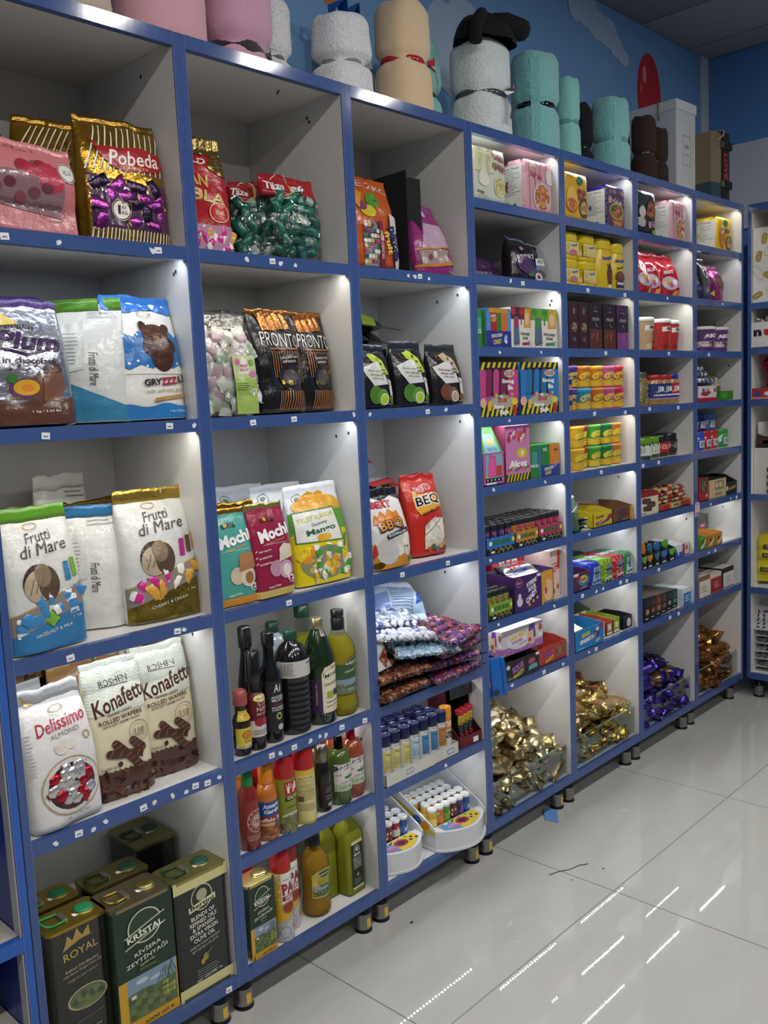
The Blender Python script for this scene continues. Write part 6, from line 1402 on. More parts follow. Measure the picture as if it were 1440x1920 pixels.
tub('large yellow cocoa tub with blue lettering, left of two', 1.835, Z, .105, .18, [*NS('', .6, .62, .8, .1), T('Opti-Start', .74, .5, .4, .05, '#2a2a24', 10, .2, .03), *CH, T('cacao', .7, .4, .3, .03, '#7a6a1a', 6), B(.66, .04, .9, .1, '#e0dcd4')], True)
tub('slim yellow cocoa tub with chocolate swirl at the right', 1.936, Z, .085, .172, [T('Nesquik', .5, .63, .95, .1, '#2a4a9a', 4, 0, .05), T('Tendre!', .5, .49, .7, .06, '#2a2a24', 12, .2, .03), E(.5, .3, .46, .12, '#4a2a1e'), E(.5, .32, .36, .08, '#6a4030'), B(.1, .06, .9, .2, '#20284a'), ('group', [B(.16+.14*i, .13, .27+.14*i, .18, '#d8d4cc') for i in range(5)])], True)
Z = 1.6475
def choc_box(label, x, w, base, pr):
    carton('chocolate_box', label, 'chocolate box', x, .02, Z, w, .13, .163, base, pr, [B(0, 0, 1, 1, base.split(':')[0])])
SPN = [T('PATCHI', .5, .82, .14, .5, '#b09890', 0), RG(.5, .46, .24, .1, .1, '#b08a60'), T('Maxim', .5, .47, .36, .2, '#b89a70', 82, .2), T('CHOCO', .5, .2, .22, .1, '#a08880', 82)]
SPN[0] = T('PATCHI', .5, .8, .3, .08, '#b09890', 82)
FRN = lambda c: [B(.04, 0, .96, .44, c), *[RB(.25+.17*i, .28+.05*(i % 2), .3, .05, 30+25*i, ['#8a5434', '#6a3c24', '#a0704c', '#4a2818'][i], .6) for i in range(4)], T('Matiz', .5, .66, .56, .08, '#a8989a', 4, .2), RB(.55, .52, .2, .03, -40, '#a8989a', .6), T('FINE', .5, .82, .3, .03, '#98888a'), E(.5, .9, .06, .03, '#5a4a40')]
choc_box('maroon chocolate box with spine lettering, leftmost', 1.592, .062, '#34141c:card', SPN)
choc_box('maroon chocolate box with spine lettering, second from left', 1.657, .062, '#34141c:card', SPN)
choc_box('dark brown chocolate box with curl picture, left of two', 1.737, .092, '#241316:card', FRN('#5a2c18'))
choc_box('dark brown chocolate box with curl picture, right of two', 1.836, .092, '#241316:card', FRN('#5a2c18'))
choc_box('purple chocolate box with flower picture, rightmost', 1.931, .09, '#2a1430:card', [B(.04, .0, .96, .38, '#7a3a84'), *FRN('#6a2f78')[1:], G([(.0, 1), (.0, .6), (.2, .8), (.5, .98)], '#4a2058')])
CUPM = {}
def gum_cup(label, x, y, z, c, c2, k=1., h=.079):
    key = (c, c2, k)
    r = .041*k
    pf = [(r*.84, 0), (r*.86, .003), (r*.98, h-.012)]
    t = thing('gum_cup', label, 'gum cup', (x, y, z), -4)
    if key not in CUPM:
        a = MB().lathe(pf, c+':gloss', 20).mesh('cup_body')
        b = MB().lathe([(r*.99, h-.014), (r*1.03, h-.012), (r*1.03, h-.005), (r*.98, h-.002), (r*.6, h-.001)], c2+':gloss', 20).mesh('lid')
        tmp = prints(t, cyl_surf(pf, r*.92, z0=.004), r*2.5, h-.02, [G([(0, 0), (1, 0), (1, .22), (.5, .3), (0, .4)], '#c9a428'), E(.5, .6, .34, .27, '#c9b83a'), E(.5, .6, .26, .19, c), RG(.5, .6, .2, .14, .25, '#c9b83a'), T('GUM', .5, .48, .42, .1, '#3a2a18', 8, 0, .05), E(.84, .3, .1, .14, '#4a7a2c'), E(.72, .26, .08, .1, '#d8d4c8'), RB(.75, .84, .3, .05, 35, '#c9b83a', 1)], .012, 'label')
        CUPM[key] = (a, b, tmp.data)
    else:
        link('label', CUPM[key][2], t)
    link('cup_body', CUPM[key][0], t)
    link('lid', CUPM[key][1], t)
Z = 1.4315
CU = {'purple': ('#4a3078', '#5a3a88'), 'orange': ('#b8641c', '#c87a20'), 'amber': ('#b86a1c', '#cfae1c'), 'pink': ('#b04a7a', '#c05a90'), 'red': ('#b02a3a', '#c02c48'), 'blue': ('#2a7aa8', '#3a9ac8'), 'yellow': ('#c89a1c', '#d0a41c'), 'crimson': ('#981c20', '#a8242a'), 'green': ('#3a8a2c', '#4a9a34'), 'dark green': ('#1f6a34', '#1f7038'), 'tangerine': ('#b86a24', '#c87a2c')}
for row, cs in enumerate((('purple', 'blue', 'orange', 'pink', 'red'), ('purple', 'orange', 'amber', 'pink', 'red'))):
    for i, cn in enumerate(cs):
        gum_cup(cn+' gum cup in the '+('lower', 'upper')[row]+' row, '+ORD[i]+' from left, on the purple-started shelf', (1.61, 1.695, 1.783, 1.866, 1.936)[i] if row else (1.6, 1.697, 1.79, 1.867, 1.937)[i], .068, Z+.0795*row, *CU[cn])
for i in range(6):
    tag(MB().prism(rrect(.045, .055, .002, 2), 0, .0175, ['#c8742a:gloss', '#241c60:gloss'][i % 2]).box(-.0226, -.0225, -.02, .02, .004, .013, '#d8c8a8').obj('gum_pack', loc=(1.545, .045, Z+.0003+.0182*i)), ('orange', 'navy')[i % 2]+' flat gum pack, number '+ORD[i]+' up in the stack by the post', 'gum pack', 'flat gum packs by the post')
Z = 1.2175
for row in range(2):
    for i, cn in enumerate(('crimson', 'yellow', 'crimson', 'green', 'dark green', 'tangerine')):
        gum_cup(cn+' gum cup in the '+('lower', 'upper')[row]+' row, '+ORD[i]+' from left, on the yellow-started shelf', (1.56, 1.632, 1.703, 1.775, 1.85, 1.928)[i], (.1, .055, .085, .072, .066, .072)[i], Z+.0795*row, *CU[cn], k=.9)
Z = .9995
def fan_bag():
    bag('candy_bag', 'dark green and white candy pack flopping open by the left post', 'candy bag', 1.575, .012, Z, .09, .13, .03, '#3a5a40:bag', '#c8d0c8:bag', [B(0, .5, 1, .86, '#4a6a4c'), G([(0, .5), (1, .7), (1, .74), (0, .54)], '#c8d0c8')], 12, -10, 8)
fan_bag()
LP = [wrapped_mesh('lollipop_pack', .09, .022, .012, m, seed=50+i) for i, m in enumerate(['#1f3a30:foil', '#24463a:foil', '#1a302a:foil'])]
for i in range(9):
    o = link('lollipop', None, loc=(1.58+.012*(i % 3), .03+.02*(i//3), Z+.012+.013*(i % 3)), rot=(0, 0, R(-20+8*i)))
    tag(o, ('dark green wrapped lollipop with '+('white', 'blue', 'peach')[i % 3]+' tip, '+('front', 'middle', 'back')[i//3]+' of the pile'), 'lollipop', 'lollipops by the post')
    link('wrapper', LP[i % 3], o)
    MB().lathe([(.001, -.007), (.005, -.004), (.0065, 0), (.005, .004), (.001, .007)], ['#c8ccc0:gloss', '#4a7aa8:gloss', '#c8a888:gloss'][i % 3], 10).obj('candy_tip', o, loc=(.05, 0, 0))
tray('candy_display', 'yellow chocolate bar box with purple lettering stripe', 'candy box', 1.75, .012, Z, .136, .14, .066, .052, '#c0ac1c:card', [T('ÜLKER', .34, .72, .42, .2, '#7a2434', 2, 0, .05), G([(.08, .3), (.8, .56), (.84, .34), (.2, .1)], '#5a2a5a'), T('ÇOKONAT', .46, .34, .5, .14, '#d8c8a0', 14, 0, .04), RB(.9, .6, .18, .3, 80, '#8a2a34', 2), *LN(.3, .8, .08, 1, .05, '#7a6a1a', .03)], '#8a8078:card')
tray('candy_display', 'brown biscuit roll box with yellow end panel', 'candy box', 1.898, .012, Z, .152, .15, .07, .054, '#6a4224:card', [*roll_bar(.48, .68, .5, .16, 4, 2.6), *roll_bar(.5, .34, .5, .16, 4, 2.6), T('COCOA', .6, .14, .3, .14, '#b87a6a', 4, 0, .04), B(.84, 0, 1, 1, '#b88a1c')], '#8a8078:card')
carton('candy_display', 'pale card box standing behind the yellow and brown boxes', 'candy box', 1.82, .18, Z, .22, .08, .062, '#c8c4a8:card', [B(.1, .6, .5, .8, '#c9c060')])
# gum and mint boxes
Z = .7855
def gum_pack(label, x, w, c, c2, star):
    t = thing('gum_box', label, 'gum box', (x, .09, Z), -2)
    d = .15
    fn = lambda u, v, s=-1: Vector((w*u, s*(d/2)*(max(0, 1-abs(2*u)**8)**(1/8))*(1-.12*max(0, v-.75)*4*(s < 0)), .083*v+.002*noise.noise((u*4+x*7, s, v*3))))
    bag_mesh(fn, c, 12, 8).obj('box_body', t)
    it = [G([(.1, .02), (.95, .02), (.95, .8), (.3, .8)], c2)] if not star else [('group', [G([(.5, .45), (.5+.8*math.cos(a), .45+.8*math.sin(a)), (.5+.8*math.cos(a+.2), .45+.8*math.sin(a+.2))], c2) for a in [i*.42 for i in range(15)]])]
    it = [('p', [(min(.97, max(.03, a)), min(.95, max(.02, b))) for a, b in q[1]], q[2]) if q[0] == 'p' else ('group', [('p', [(min(.97, max(.03, a)), min(.95, max(.02, b))) for a, b in z2[1]], z2[2]) for z2 in q[1]]) for q in it]
    prints(t, bag_surf(fn, w, .083), w, .083, it + [E(.55, .66, .2, .14, '#c8ccd0:foil'), E(.55, .42, .18, .12, '#b8bcc0:foil'), B(.3, .5, .85, .58, '#2a2a30'), T('XtraMint', .5, .18, .7, .12, '#3a3a8a' if not star else '#e0dce0', 6, .2, .05)], .02)
    prints(t, lambda u, v, o: (u, v-d/2+.01, .0835+o), w, d*.9, [T('XtraMint', .5, .5, .5, .6, '#d8dce4', 90, .2, .04)], 1, 'top_print')
tray('candy_display', 'purple sour gum box at the left post with blue splash', 'candy box', 1.588, .008, Z, .112, .14, .075, .066, '#4a1c50:card', [B(0, .35, 1, 1, '#5a2030'), E(.62, .55, .34, .3, '#2a7a9a'), E(.6, .62, .22, .2, '#c9b82c'), E(.3, .7, .14, .14, '#8a2a48'), T('SOUR', .6, .6, .3, .18, '#2a2a30', 10, 0, .05), T('EXTREME', .62, .16, .4, .1, '#c8a8c0', 4), B(.02, .86, .3, 1, '#dcdcd8')], '#8a8480:card')
gum_pack('blue mint gum box with silver pellets', 1.703, .074, '#2038a8:bag', '#8aa0c0', False)
gum_pack('lime green mint gum box with starburst', 1.789, .078, '#6a9a1c:bag', '#a8b82c', True)
gum_pack('red mint gum box with starburst', 1.876, .074, '#a8242c:bag', '#c87a74', True)
gum_pack('white and green mint gum box at the right', 1.949, .064, '#2f7a44:bag', '#b8d0c0', False)
for i, (x, lb) in enumerate(((1.65, 'left'), (1.86, 'right'))):
    tray('acrylic_tray', 'clear acrylic tray behind the gum boxes, '+lb+' one', 'tray', x, .17, Z, .2, .15, .07, .05, '#c8d0d0:film', (), '#c8d0d0:film')
Z = .5685
tray('candy_display', 'blue sour spaghetti box with yellow and white lettering', 'candy box', 1.62, .0, Z, .196, .15, .085, .076, '#1f72b0:card', [T('SOUR', .38, .72, .3, .22, '#c9b82c', 4, 0, .08), T('SPAGHETTI', .4, .44, .46, .2, '#e6e4dc', 4, 0, .06), E(.76, .62, .1, .2, '#2c3a80'), E(.78, .78, .06, .1, '#d8c8a0'), RB(.68, .5, .16, .05, 40, '#c88a3a', 2.4), E(.84, .26, .04, .07, '#c8a090'), E(.76, .22, .04, .07, '#d8b0a0'), E(.94, .9, .07, .14, '#8a3a6a'), *LN(.1, .4, .1, 1, .05, '#a8c8e0', .03)], '#7a6a50:card')
bag('candy_pack', 'yellow and white sour candy packs lying inside the blue spaghetti box', 'candy bag', 1.585, .02, Z+.06, .11, .11, .03, '#c9c43a:bag', '#d8d42c:bag', [B(0, 0, 1, .5, '#d8dcd0'), T('SOUR', .5, .3, .7, .24, '#2a7a4a', 0, 0, .06)], 4, -70, pinch=1)
for i, (x, c, c2, lb) in enumerate(((1.755, '#c9c8c4', '#3a5a7a', 'white and dark blue'), (1.815, '#a84a30', '#d0a888', 'terracotta'), (1.868, '#8a9a24', '#b0b84a', 'olive green'))):
    tray('mint_box', lb+' slim mint box in a clear tray', 'candy box', x, .03, Z, .05, .15, .062, .055, c+':card', [B(.2, .3, .8, .8, c2), E(.5, .55, .2, .18, '#d8d4cc'), B(.1, .05, .9, .2, '#dcdad6')], '#b8bcb8:card')
tray('mint_box', 'black mint box with round white emblem at the right post', 'candy box', 1.943, .025, Z, .07, .12, .056, .05, '#161618:card', [E(.66, .45, .22, .34, '#c8c8b8'), T('mints', .66, .45, .28, .1, '#2a3a2a')], '#161618:card')
tray('acrylic_tray', 'long clear acrylic tray behind the slim mint boxes', 'tray', 1.79, .19, Z, .3, .14, .085, .06, '#d0d8d0:film', (), '#d0d8d0:film')
lathe_thing('steel_bowl', 'small round steel dish at the back behind the blue box', 'dish', 1.72, .3, Z, [(.02, 0), (.045, .02), (.05, .085), (.047, .083), (.04, .03), (.002, .012)], '#a8acac:metal', part='dish_body')
# ------------------------------------------------------------------ sixth unit
Z = 1.8655
for i, (x, y, rz) in enumerate(((2.115, .02, 6), (2.215, .035, -4), (2.36, .03, -6))):
    bag('candy_bag', ('leftmost', 'middle', 'rightmost')[i]+' shiny red candy bag in the sixth unit', 'candy bag', x, y, Z, .16, .172, .075, '#a81420:gloss', '#a0141e:gloss',
        [E(.45, .3, .34, .16, '#b8a8b0'), *[E(.25+.13*k, .26+.06*(k % 2), .09, .07, ['#d0c8cc', '#c8a030', '#b05a90', '#e0dcda', '#c87a9a'][k], 10) for k in range(5)], T('FRUIT', .45, .56, .5, .08, '#e0c8c8', 8, .1, .04), G([(.5, .0), (.7, .0), (.8, .14), (.6, .12)], '#c8982c')], rz, -4, sealfrac=.1, amp=.006)
def pcup(label, x, y, z, r, h, c, items, lidc, k=.8, name='biscuit_cup', cat='biscuit cup'):
    pf = [(r*k, 0), (r*k*1.02, .003), (r, h*.86), (r, h*.9)]
    t = thing(name, label, cat, (x, y, z), -6)
    MB().lathe(pf, c, 20).obj('cup_body', t)
    MB().lathe([(r*1.03, h*.87), (r*1.06, h*.9), (r*1.04, h*.97), (r*.9, h), (r*.3, h*.995)], lidc, 20).obj('lid', t)
    prints(t, cyl_surf(pf, r*.92, z0=.004), r*2.7, h*.82, items, r*.3, 'label')
Z = 1.6475
BIS = lambda c, c2: [B(0, 0, 1, 1, c), *LN(.02, .2, .8, 10, .07, '#8a7a64', .02), G([(.3, .68), (1, .76), (1, .94), (.3, .86)], '#d8d6d2'), T('Bisco', .66, .82, .44, .13, '#26221e', 6, .1, .05), *[E(.7, .24+.17*i, .13, .085, ['#b07a44', '#c89a5c', '#a86a3a'][i], 12) for i in range(3)], E(.5, .12, .16, .1, c2)]
CLD = '#dfe4e6:film'
pcup('clear-lidded beige biscuit cup, left of the two red cups', 2.165, .075, Z, .055, .13, '#a88a60:gloss', BIS('#b09470', '#c8b48a'), '#cfd4d4:gloss')
pcup('clear-lidded red biscuit cup, left of two', 2.31, .075, Z, .055, .128, '#98201c:gloss', BIS('#a8241e', '#7a1a16'), '#cfd4d4:gloss')
pcup('clear-lidded red biscuit cup, right of two', 2.418, .085, Z, .05, .128, '#98201c:gloss', BIS('#a8241e', '#7a1a16'), '#cfd4d4:gloss')
pcup('beige biscuit cup half hidden by the left post', 2.06, .12, Z, .05, .128, '#a88a60:gloss', BIS('#b09470', '#c8b48a'), '#cfd4d4:gloss')
Z = 1.4315
def jar(label, x, y, z, r, h, body, lid, items, lh=.16, rz=-5, name='jar', cat='jar', lab=(.18, .7), n=22):
    pf = [(r*.9, 0), (r, .004), (r, h*(.86-lh*.5)), (r*.9, h*(1-lh))]
    t = thing(name, label, cat, (x, y, z), rz)
    MB().lathe(pf, body, n).obj('jar_body', t)
    MB().lathe([(r*.93, h*(1-lh)-.001), (r*.96, h*(1-lh)), (r*.96, h-.003), (r*.9, h)], lid, n).obj('lid', t)
    if items:
        prints(t, cyl_surf(pf, r, z0=h*lab[0]), r*2.6, h*(lab[1]-lab[0]), items, r*.3, 'label')
    return t
def nut_jar():
    t = jar('clear jar of pistachio nuts with silver lid', 2.118, .085, Z, .058, .132, '#7a6a3c:gloss', '#8a8e80:metal', [B(.0, .0, .4, 1, '#8a8a5a'), B(.62, .0, 1, 1, '#8a8a5a'), RG(.2, .55, .16, .3, .15, '#b8b488'), RG(.82, .55, .16, .3, .15, '#b8b488')])
    rr = random.Random(4)
    nm = MB().lathe([(.001, -.007), (.004, -.003), (.0045, .002), (.001, .007)], '#a08c50:plastic', 7).mesh('nut')
    for i in range(60):
        a = rr.uniform(-1.9, 1.2)
        link('nut', nm, t, loc=(.057*math.sin(a), -.057*math.cos(a), rr.uniform(.01, .1)), rot=(rr.uniform(0, 3), rr.uniform(0, 3), 0))
nut_jar()
JIF = lambda c: [B(0, .0, 1, .28, '#a8a8b8'), B(0, .2, 1, 1, c), B(.0, .05, 1, .2, '#2c2c8a'), T('Jif', .55, .62, .6, .4, '#e4e2dc', 0, 0, .08), B(.2, .2, .8, .3, '#e0ddd6'), E(.84, .3, .12, .16, '#2f7a3a')]
jar('peanut butter jar with red lid and dark blue label, left of two', 2.255, .075, Z, .05, .12, '#a07840:gloss', '#a81c24:plastic', JIF('#1f2f6a'))
jar('peanut butter jar with red lid and dark blue label, right of two', 2.345, .085, Z, .05, .12, '#a07840:gloss', '#a81c24:plastic', JIF('#1f2f6a'))
jar('peanut butter jar with blue lid and red label', 2.432, .09, Z, .046, .122, '#a07840:gloss', '#1c2488:plastic', JIF('#a8202c'))
Z = 1.2175
jar('green-lidded olive spread jar, front left', 2.125, .075, Z, .06, .086, '#3a4a1c:gloss', '#5f8a1c:plastic', [B(.1, 0, .98, 1, '#c8ccc0'), E(.25, .5, .14, .36, '#6a7a34'), T('olive', .66, .72, .3, .16, '#7a8a4a'), *LN(.5, .9, .36, 2, .12, '#8a8c84', .04)], .32)
jar('green-lidded olive spread jar, second from left', 2.23, .085, Z, .052, .086, '#3a4a1c:gloss', '#5f8a1c:plastic', [B(.1, 0, .98, 1, '#c8ccc0'), E(.4, .5, .2, .36, '#6a7a34')], .32)
jar('black-lidded spread jar with red label', 2.315, .08, Z, .046, .088, '#3a1c14:gloss', '#18181a:plastic', [B(0, 0, 1, 1, '#a81c24'), E(.4, .5, .2, .2, '#d8ccc8')], .32)
jar('black-lidded spread jar with dark picture label', 2.4, .085, Z, .046, .09, '#2a1a14:gloss', '#161618:plastic', [B(0, 0, 1, 1, '#2a2420'), T('HI', .4, .5, .4, .5, '#a89a7c', 0, 0, .03), E(.8, .4, .14, .3, '#7a4a2c')], .32)
jar('small clear spice jar at the right end', 2.455, .1, Z, .02, .08, '#b8bcb4:gloss', '#c8ccc8:plastic', [B(0, .2, 1, .8, '#d8d4c4')], .2)
Z = .9995
CB = [B(0, 0, 1, .8, '#c8c4a8'), B(0, .8, 1, 1, '#8a1c20'), *roll_bar(.35, .62, .5, .16, -4, 1.6), *roll_bar(.6, .45, .5, .16, -6, 1.6), *roll_bar(.4, .28, .5, .14, -4, 1.6), T('la nata', .2, .1, .24, .08, '#8a2a24')]
carton('chocolate_box', 'cream and red chocolate bar box at the left of the sixth unit', 'chocolate box', 2.1, .008, Z, .15, .13, .09, '#8a1c20:card', CB)
bag('candy_pack', 'dark candy packs piled on the cream chocolate box', 'candy bag', 2.1, .07, Z+.092, .13, .1, .04, '#2a1816:foil', '#3a201c:foil', [], 10, -80, pinch=1)
WAFM = [wrapped_mesh('wafer_bar', .09, .03, .018, m, band=b, seed=60+i) for i, (m, b) in enumerate([('#a89a70:bag', '#8a1c22:bag'), ('#8a2428:bag', '#c8a85a:bag'), ('#c0b088:bag', '#9a2a2c:bag')])]
for j in range(5):
    for i in range(3):
        o = link('wafer_bar', WAFM[(i+j) % 3], None, loc=(2.24+.1*i, .055, Z+.011+.0165*j), rot=(0, 0, R(-6+4*((i*j) % 3))))
        tag(o, 'red and cream wafer bar in the '+('left', 'middle', 'right')[i]+' stack, '+ORD[j]+' from the shelf', 'wafer bar', 'stacked wafer bars')
        o2 = link('wafer_bar', WAFM[(i+j+1) % 3], None, loc=(2.24+.1*i, .1, Z+.011+.0165*j), rot=(0, 0, R(4-4*((i*j) % 3))))
        tag(o2, 'red and cream wafer bar in the '+('left', 'middle', 'right')[i]+' rear stack, '+ORD[j]+' from the shelf', 'wafer bar', 'stacked wafer bars')
tray('candy_display', 'red and gold wafer tray front with low edge', 'candy box', 2.34, .012, Z, .28, .17, .03, .026, '#b08a3c:card', [B(.02, .1, .3, .9, '#a82428'), B(.36, .1, .6, .9, '#c8b47c'), B(.66, .1, .96, .9, '#9a2a2a'), T('WAFER', .5, .5, .2, .5, '#5a1a14', 0, 0, .05)], '#a89a7c:card')
Z = .7855
for i, (x, c, c2, lb) in enumerate(((2.055, '#5f9a2c', '#141414', 'green and black'), (2.1, '#c87a24', '#1a1614', 'orange and black'), (2.16, '#2a6a7a', '#16181c', 'teal and black'), (2.22, '#2a6ab0', '#141618', 'blue and black'), (2.29, '#5aa82c', '#161814', 'bright green and black'))):
    t = tray('gum_display', lb+' gum box with arched header card', 'gum box', x, .008, Z, .045 if i < 3 else .06, .12, .07, .05, c2+':card', [G([(0, .7), (.5, .4), (1, .7), (1, 1), (0, 1)], c), B(.2, .05, .8, .18, '#d0ccc4')], '#8a8478:card', 3)
    w = .045 if i < 3 else .06
    MB().plate([(-w/2, .05), (w/2, .05), (w/2, .075), (w/4, .098 if i < 2 else .085), (-w/4, .1 if i < 2 else .085), (-w/2, .08)], -.03, -.028, c+':card').obj('header_card', t)
tray('gum_display', 'white gum box with blue arrow front', 'gum box', 2.37, .015, Z, .07, .13, .06, .052, '#c8ccd4:card', [G([(0, 0), (.5, .0), (.0, .9)], '#2c4aa0'), B(.5, 0, 1, .4, '#3a5ab0')], '#c8c8c4:card')
tray('gum_display', 'pale gum box with red edge at the right', 'gum box', 2.446, .02, Z, .066, .14, .062, .05, '#c8c0b8:card', [B(0, 0, .3, 1, '#a8242c'), E(.6, .6, .2, .2, '#a85a54')], '#b8b4ac:card')
Z = .5685
for i in range(6):
    carton('chocolate_box', ('black', 'dark brown', 'copper', 'bronze', 'black and grey', 'dark teal')[i]+' slim chocolate bar box, '+ORD[i]+' in the row', 'chocolate box', 2.075+.056*i, .008+.004*i, Z, .05, .16, .098-.004*i, ('#131214:card', '#231a17:card', '#4a3226:card', '#3a2a20:card', '#1c1c1e:card', '#1f3a38:card')[i],
           [B(.1, .0, .9, .22, '#141414'), E(.5, .4, .26, .12, ('#a88a4a', '#8a5a3c', '#a8704a', '#7a5a44', '#8a8a8a', '#4a8a80')[i]), B(.15, .1, .6, .14, '#c8c4b8'), B(.2, .62, .8, .9, ('#2a2a30', '#4a3024', '#7a4a30', '#5a4430', '#3a3a3e', '#2f5a58')[i])], (), [B(.05, .05, .95, .95, ('#1c1b1d', '#2c211d', '#5a3c2e', '#463426', '#262628', '#2a4a48')[i]), *LN(.2, .8, .85, 6, .13, '#5a5450', .03)])
carton('chocolate_box', 'white and blue chocolate box at the right with open lid', 'chocolate box', 2.444, .015, Z, .07, .14, .07, '#c4ccd2:card', [B(.02, .02, .98, .74, '#1f72ac'), *LN(.2, .85, .5, 3, .14, '#c8dce8', .05)], (), [B(.03, .03, .97, .97, '#cfd6da'), E(.4, .5, .2, .14, '#4a7aa8')], flap='#cdd4d8:card')
carton('chocolate_box', 'tall white box with blue emblem behind the dark bars', 'chocolate box', 2.25, .2, Z, .12, .06, .16, '#b8bcb8:card', [E(.4, .7, .12, .12, '#2a5aa0'), E(.55, .62, .1, .14, '#2a5aa0')])
carton('chocolate_box', 'tall dark grey box at the left post behind the dark bars', 'chocolate box', 2.12, .2, Z, .1, .06, .16, '#2a2a2c:card', [*LN(.2, .8, .6, 4, .06, '#4a4a4c', .02)])

# ------------------------------------------------------------------ corner unit
Z = 1.8655
bag('chocolate_bag', 'black and navy chocolate bag with gold ring emblem', 'candy bag', 2.655, .02, Z, .13, .185, .07, '#131218:gloss', '#1a191f:gloss', [RG(.62, .62, .2, .14, .3, '#8a8478'), B(0, 0, 1, .32, '#1a2450'), T('DARK', .62, .26, .3, .09, '#b89a54'), T('MI', .62, .2, .2, .08, '#b89a54')], 2, -3, amp=.006)
bag('chocolate_bag', 'metallic pink candy bag with brown chocolate picture', 'candy bag', 2.805, .03, Z, .15, .16, .075, '#b0468e:foil', '#b888a8:foil', [B(.52, .36, .9, .7, '#4a2c22'), B(.58, .4, .84, .66, '#6a4432'), G([(.1, .2), (.3, .3), (.3, .12)], '#c8b03a')], -4, -4, amp=.008)
bag('chocolate_bag', 'black shiny candy bag with silver edge, leaning behind the pink one', 'candy bag', 2.91, .11, Z, .12, .17, .06, '#1c1418:gloss', '#8a8488:foil', [B(.2, .4, .7, .7, '#4a1c30')], -10, -6, amp=.008)
Z = 1.6475
pcup('dark blue biscuit cup by the left post of the corner unit', 2.615, .1, Z, .05, .13, '#1a2440:gloss', BIS('#1a2a58', '#141a30'), '#cfd4d4:gloss')
AI = [B(0, 0, 1, 1, '#5a2a6a'), B(0, .5, .3, 1, '#2a4a3a'), B(.55, .6, 1, 1, '#a8203c'), B(.0, .18, 1, .45, '#c8b0b8'), G([(0, .18), (1, .18), (1, .3), (.5, .24)], '#c8a02c'), B(0, 0, 1, .16, '#4a2a7a'), T('AICO', .5, .72, .56, .2, '#e4e2e6', 4, 0, .08), E(.48, .32, .14, .13, '#1a1618'), E(.32, .28, .12, .1, '#d8ccc8'), E(.85, .88, .1, .1, '#c9b02c')]
pcup('purple cookie tub with white lid, left of two', 2.735, .085, Z, .066, .11, '#4a2a6a:gloss', AI, '#d4d4d0:plastic', .88, 'cookie_tub', 'cookie tub')
pcup('purple cookie tub with white lid, right of two', 2.888, .09, Z, .062, .112, '#4a2a6a:gloss', AI, '#d4d4d0:plastic', .88, 'cookie_tub', 'cookie tub')
Z = 1.4315
tray('egg_box', 'white and red display box of chocolate eggs', 'candy box', 2.64, .01, Z, .19, .14, .075, .066, '#c8c4c4:card', [B(0, 0, 1, .24, '#a8202c'), T('eggs', .42, .5, .5, .3, '#a8283c', 4, .1, .07), *[E(.1+.2*i, .72, .07, .14, ['#d8d4d8', '#3a5ab0', '#c87a2c', '#d8d0d8', '#a83a8a'][i], 10) for i in range(5)]], '#b8a8a8:card')
EGG = MB().lathe([(.001, -.02), (.011, -.014), (.0155, -.003), (.014, .008), (.008, .018), (.001, .021)], '#d0d0d6:foil', 12)
EGG.lathe([(.0158, -.004), (.0152, .003)], '#2f4aa8:foil', 12, cap=False)
EGM = EGG.mesh('chocolate_egg')
for i in range(12):
    o = link('chocolate_egg', EGM, None, loc=(2.565+.034*(i % 6), .035+.035*(i//6), Z+.088), rot=(1.2, .2*(i % 3), .3*i))
    tag(o, 'blue and white foil chocolate egg, '+('front', 'back')[i//6]+' row, '+ORD[i % 6]+' from left in the box', 'chocolate egg', 'foil eggs in the box')
for i in range(8):
    o = link('chocolate_egg', EGM, None, loc=(2.58+.036*(i % 5)+.018*(i//5), .06, Z+.118+.028*(i//5)), rot=(1.3, .3*(i % 3), .5*i))
    tag(o, 'blue and white foil chocolate egg piled on top, '+('lower', 'upper')[i//5]+' layer, '+ORD[i % 5]+' from left', 'chocolate egg', 'foil eggs piled on top')
bag('nut_pouch', 'olive green pistachio pouch beside the chocolate eggs', 'snack bag', 2.855, .06, Z, .12, .125, .05, '#4f5f1f:bag', '#5a6a24:bag', [*[E(.3+.13*(i % 4), .55+.1*(i//4), .08, .06, ['#b0a488', '#9a8c70', '#c0b498'][i % 3], 10) for i in range(12)], B(.1, .12, .9, .3, '#c0a02c'), T('NUTS', .5, .2, .5, .1, '#3a3a14', 0, 0, .04)], -3, -4)
carton('candy_box', 'small green candy box lying in front of the pistachio pouch', 'candy box', 2.87, .02, Z, .12, .05, .04, '#3a7a28:card', [B(.1, .2, .5, .8, '#4a9434')], rz=-4)
Z = 1.2175
GJ = [('#2f4fae', 'royal blue', 2.64, .07, 0), ('#a8242c', 'red', 2.735, .08, 0), ('#b02c30', 'bright red', 2.815, .085, 0), ('#2f8a44', 'green', 2.925, .085, 0), ('#1f6a34', 'dark green', 2.64, .1, 1), ('#1f2f80', 'navy blue', 2.74, .11, 1), ('#3a70b8', 'light blue', 2.84, .11, 1)]
for c, nm, x, y, up in GJ:
    jar(nm+' chewing gum jar '+('standing on the lower jars' if up else 'on the shelf')+' in the corner unit', x, y, Z+.081*up, .043, .08, c+':gloss', c+':plastic', [B(.3, .1, .75, .7, '#c8ccd0'), ('group', [B(.36+.06*i, .2, .39+.06*i, .6, '#2a2a2e') for i in range(6)]), E(.12, .5, .1, .24, '#d0d4d8')], .24, lab=(.1, .72))
Z = .9995
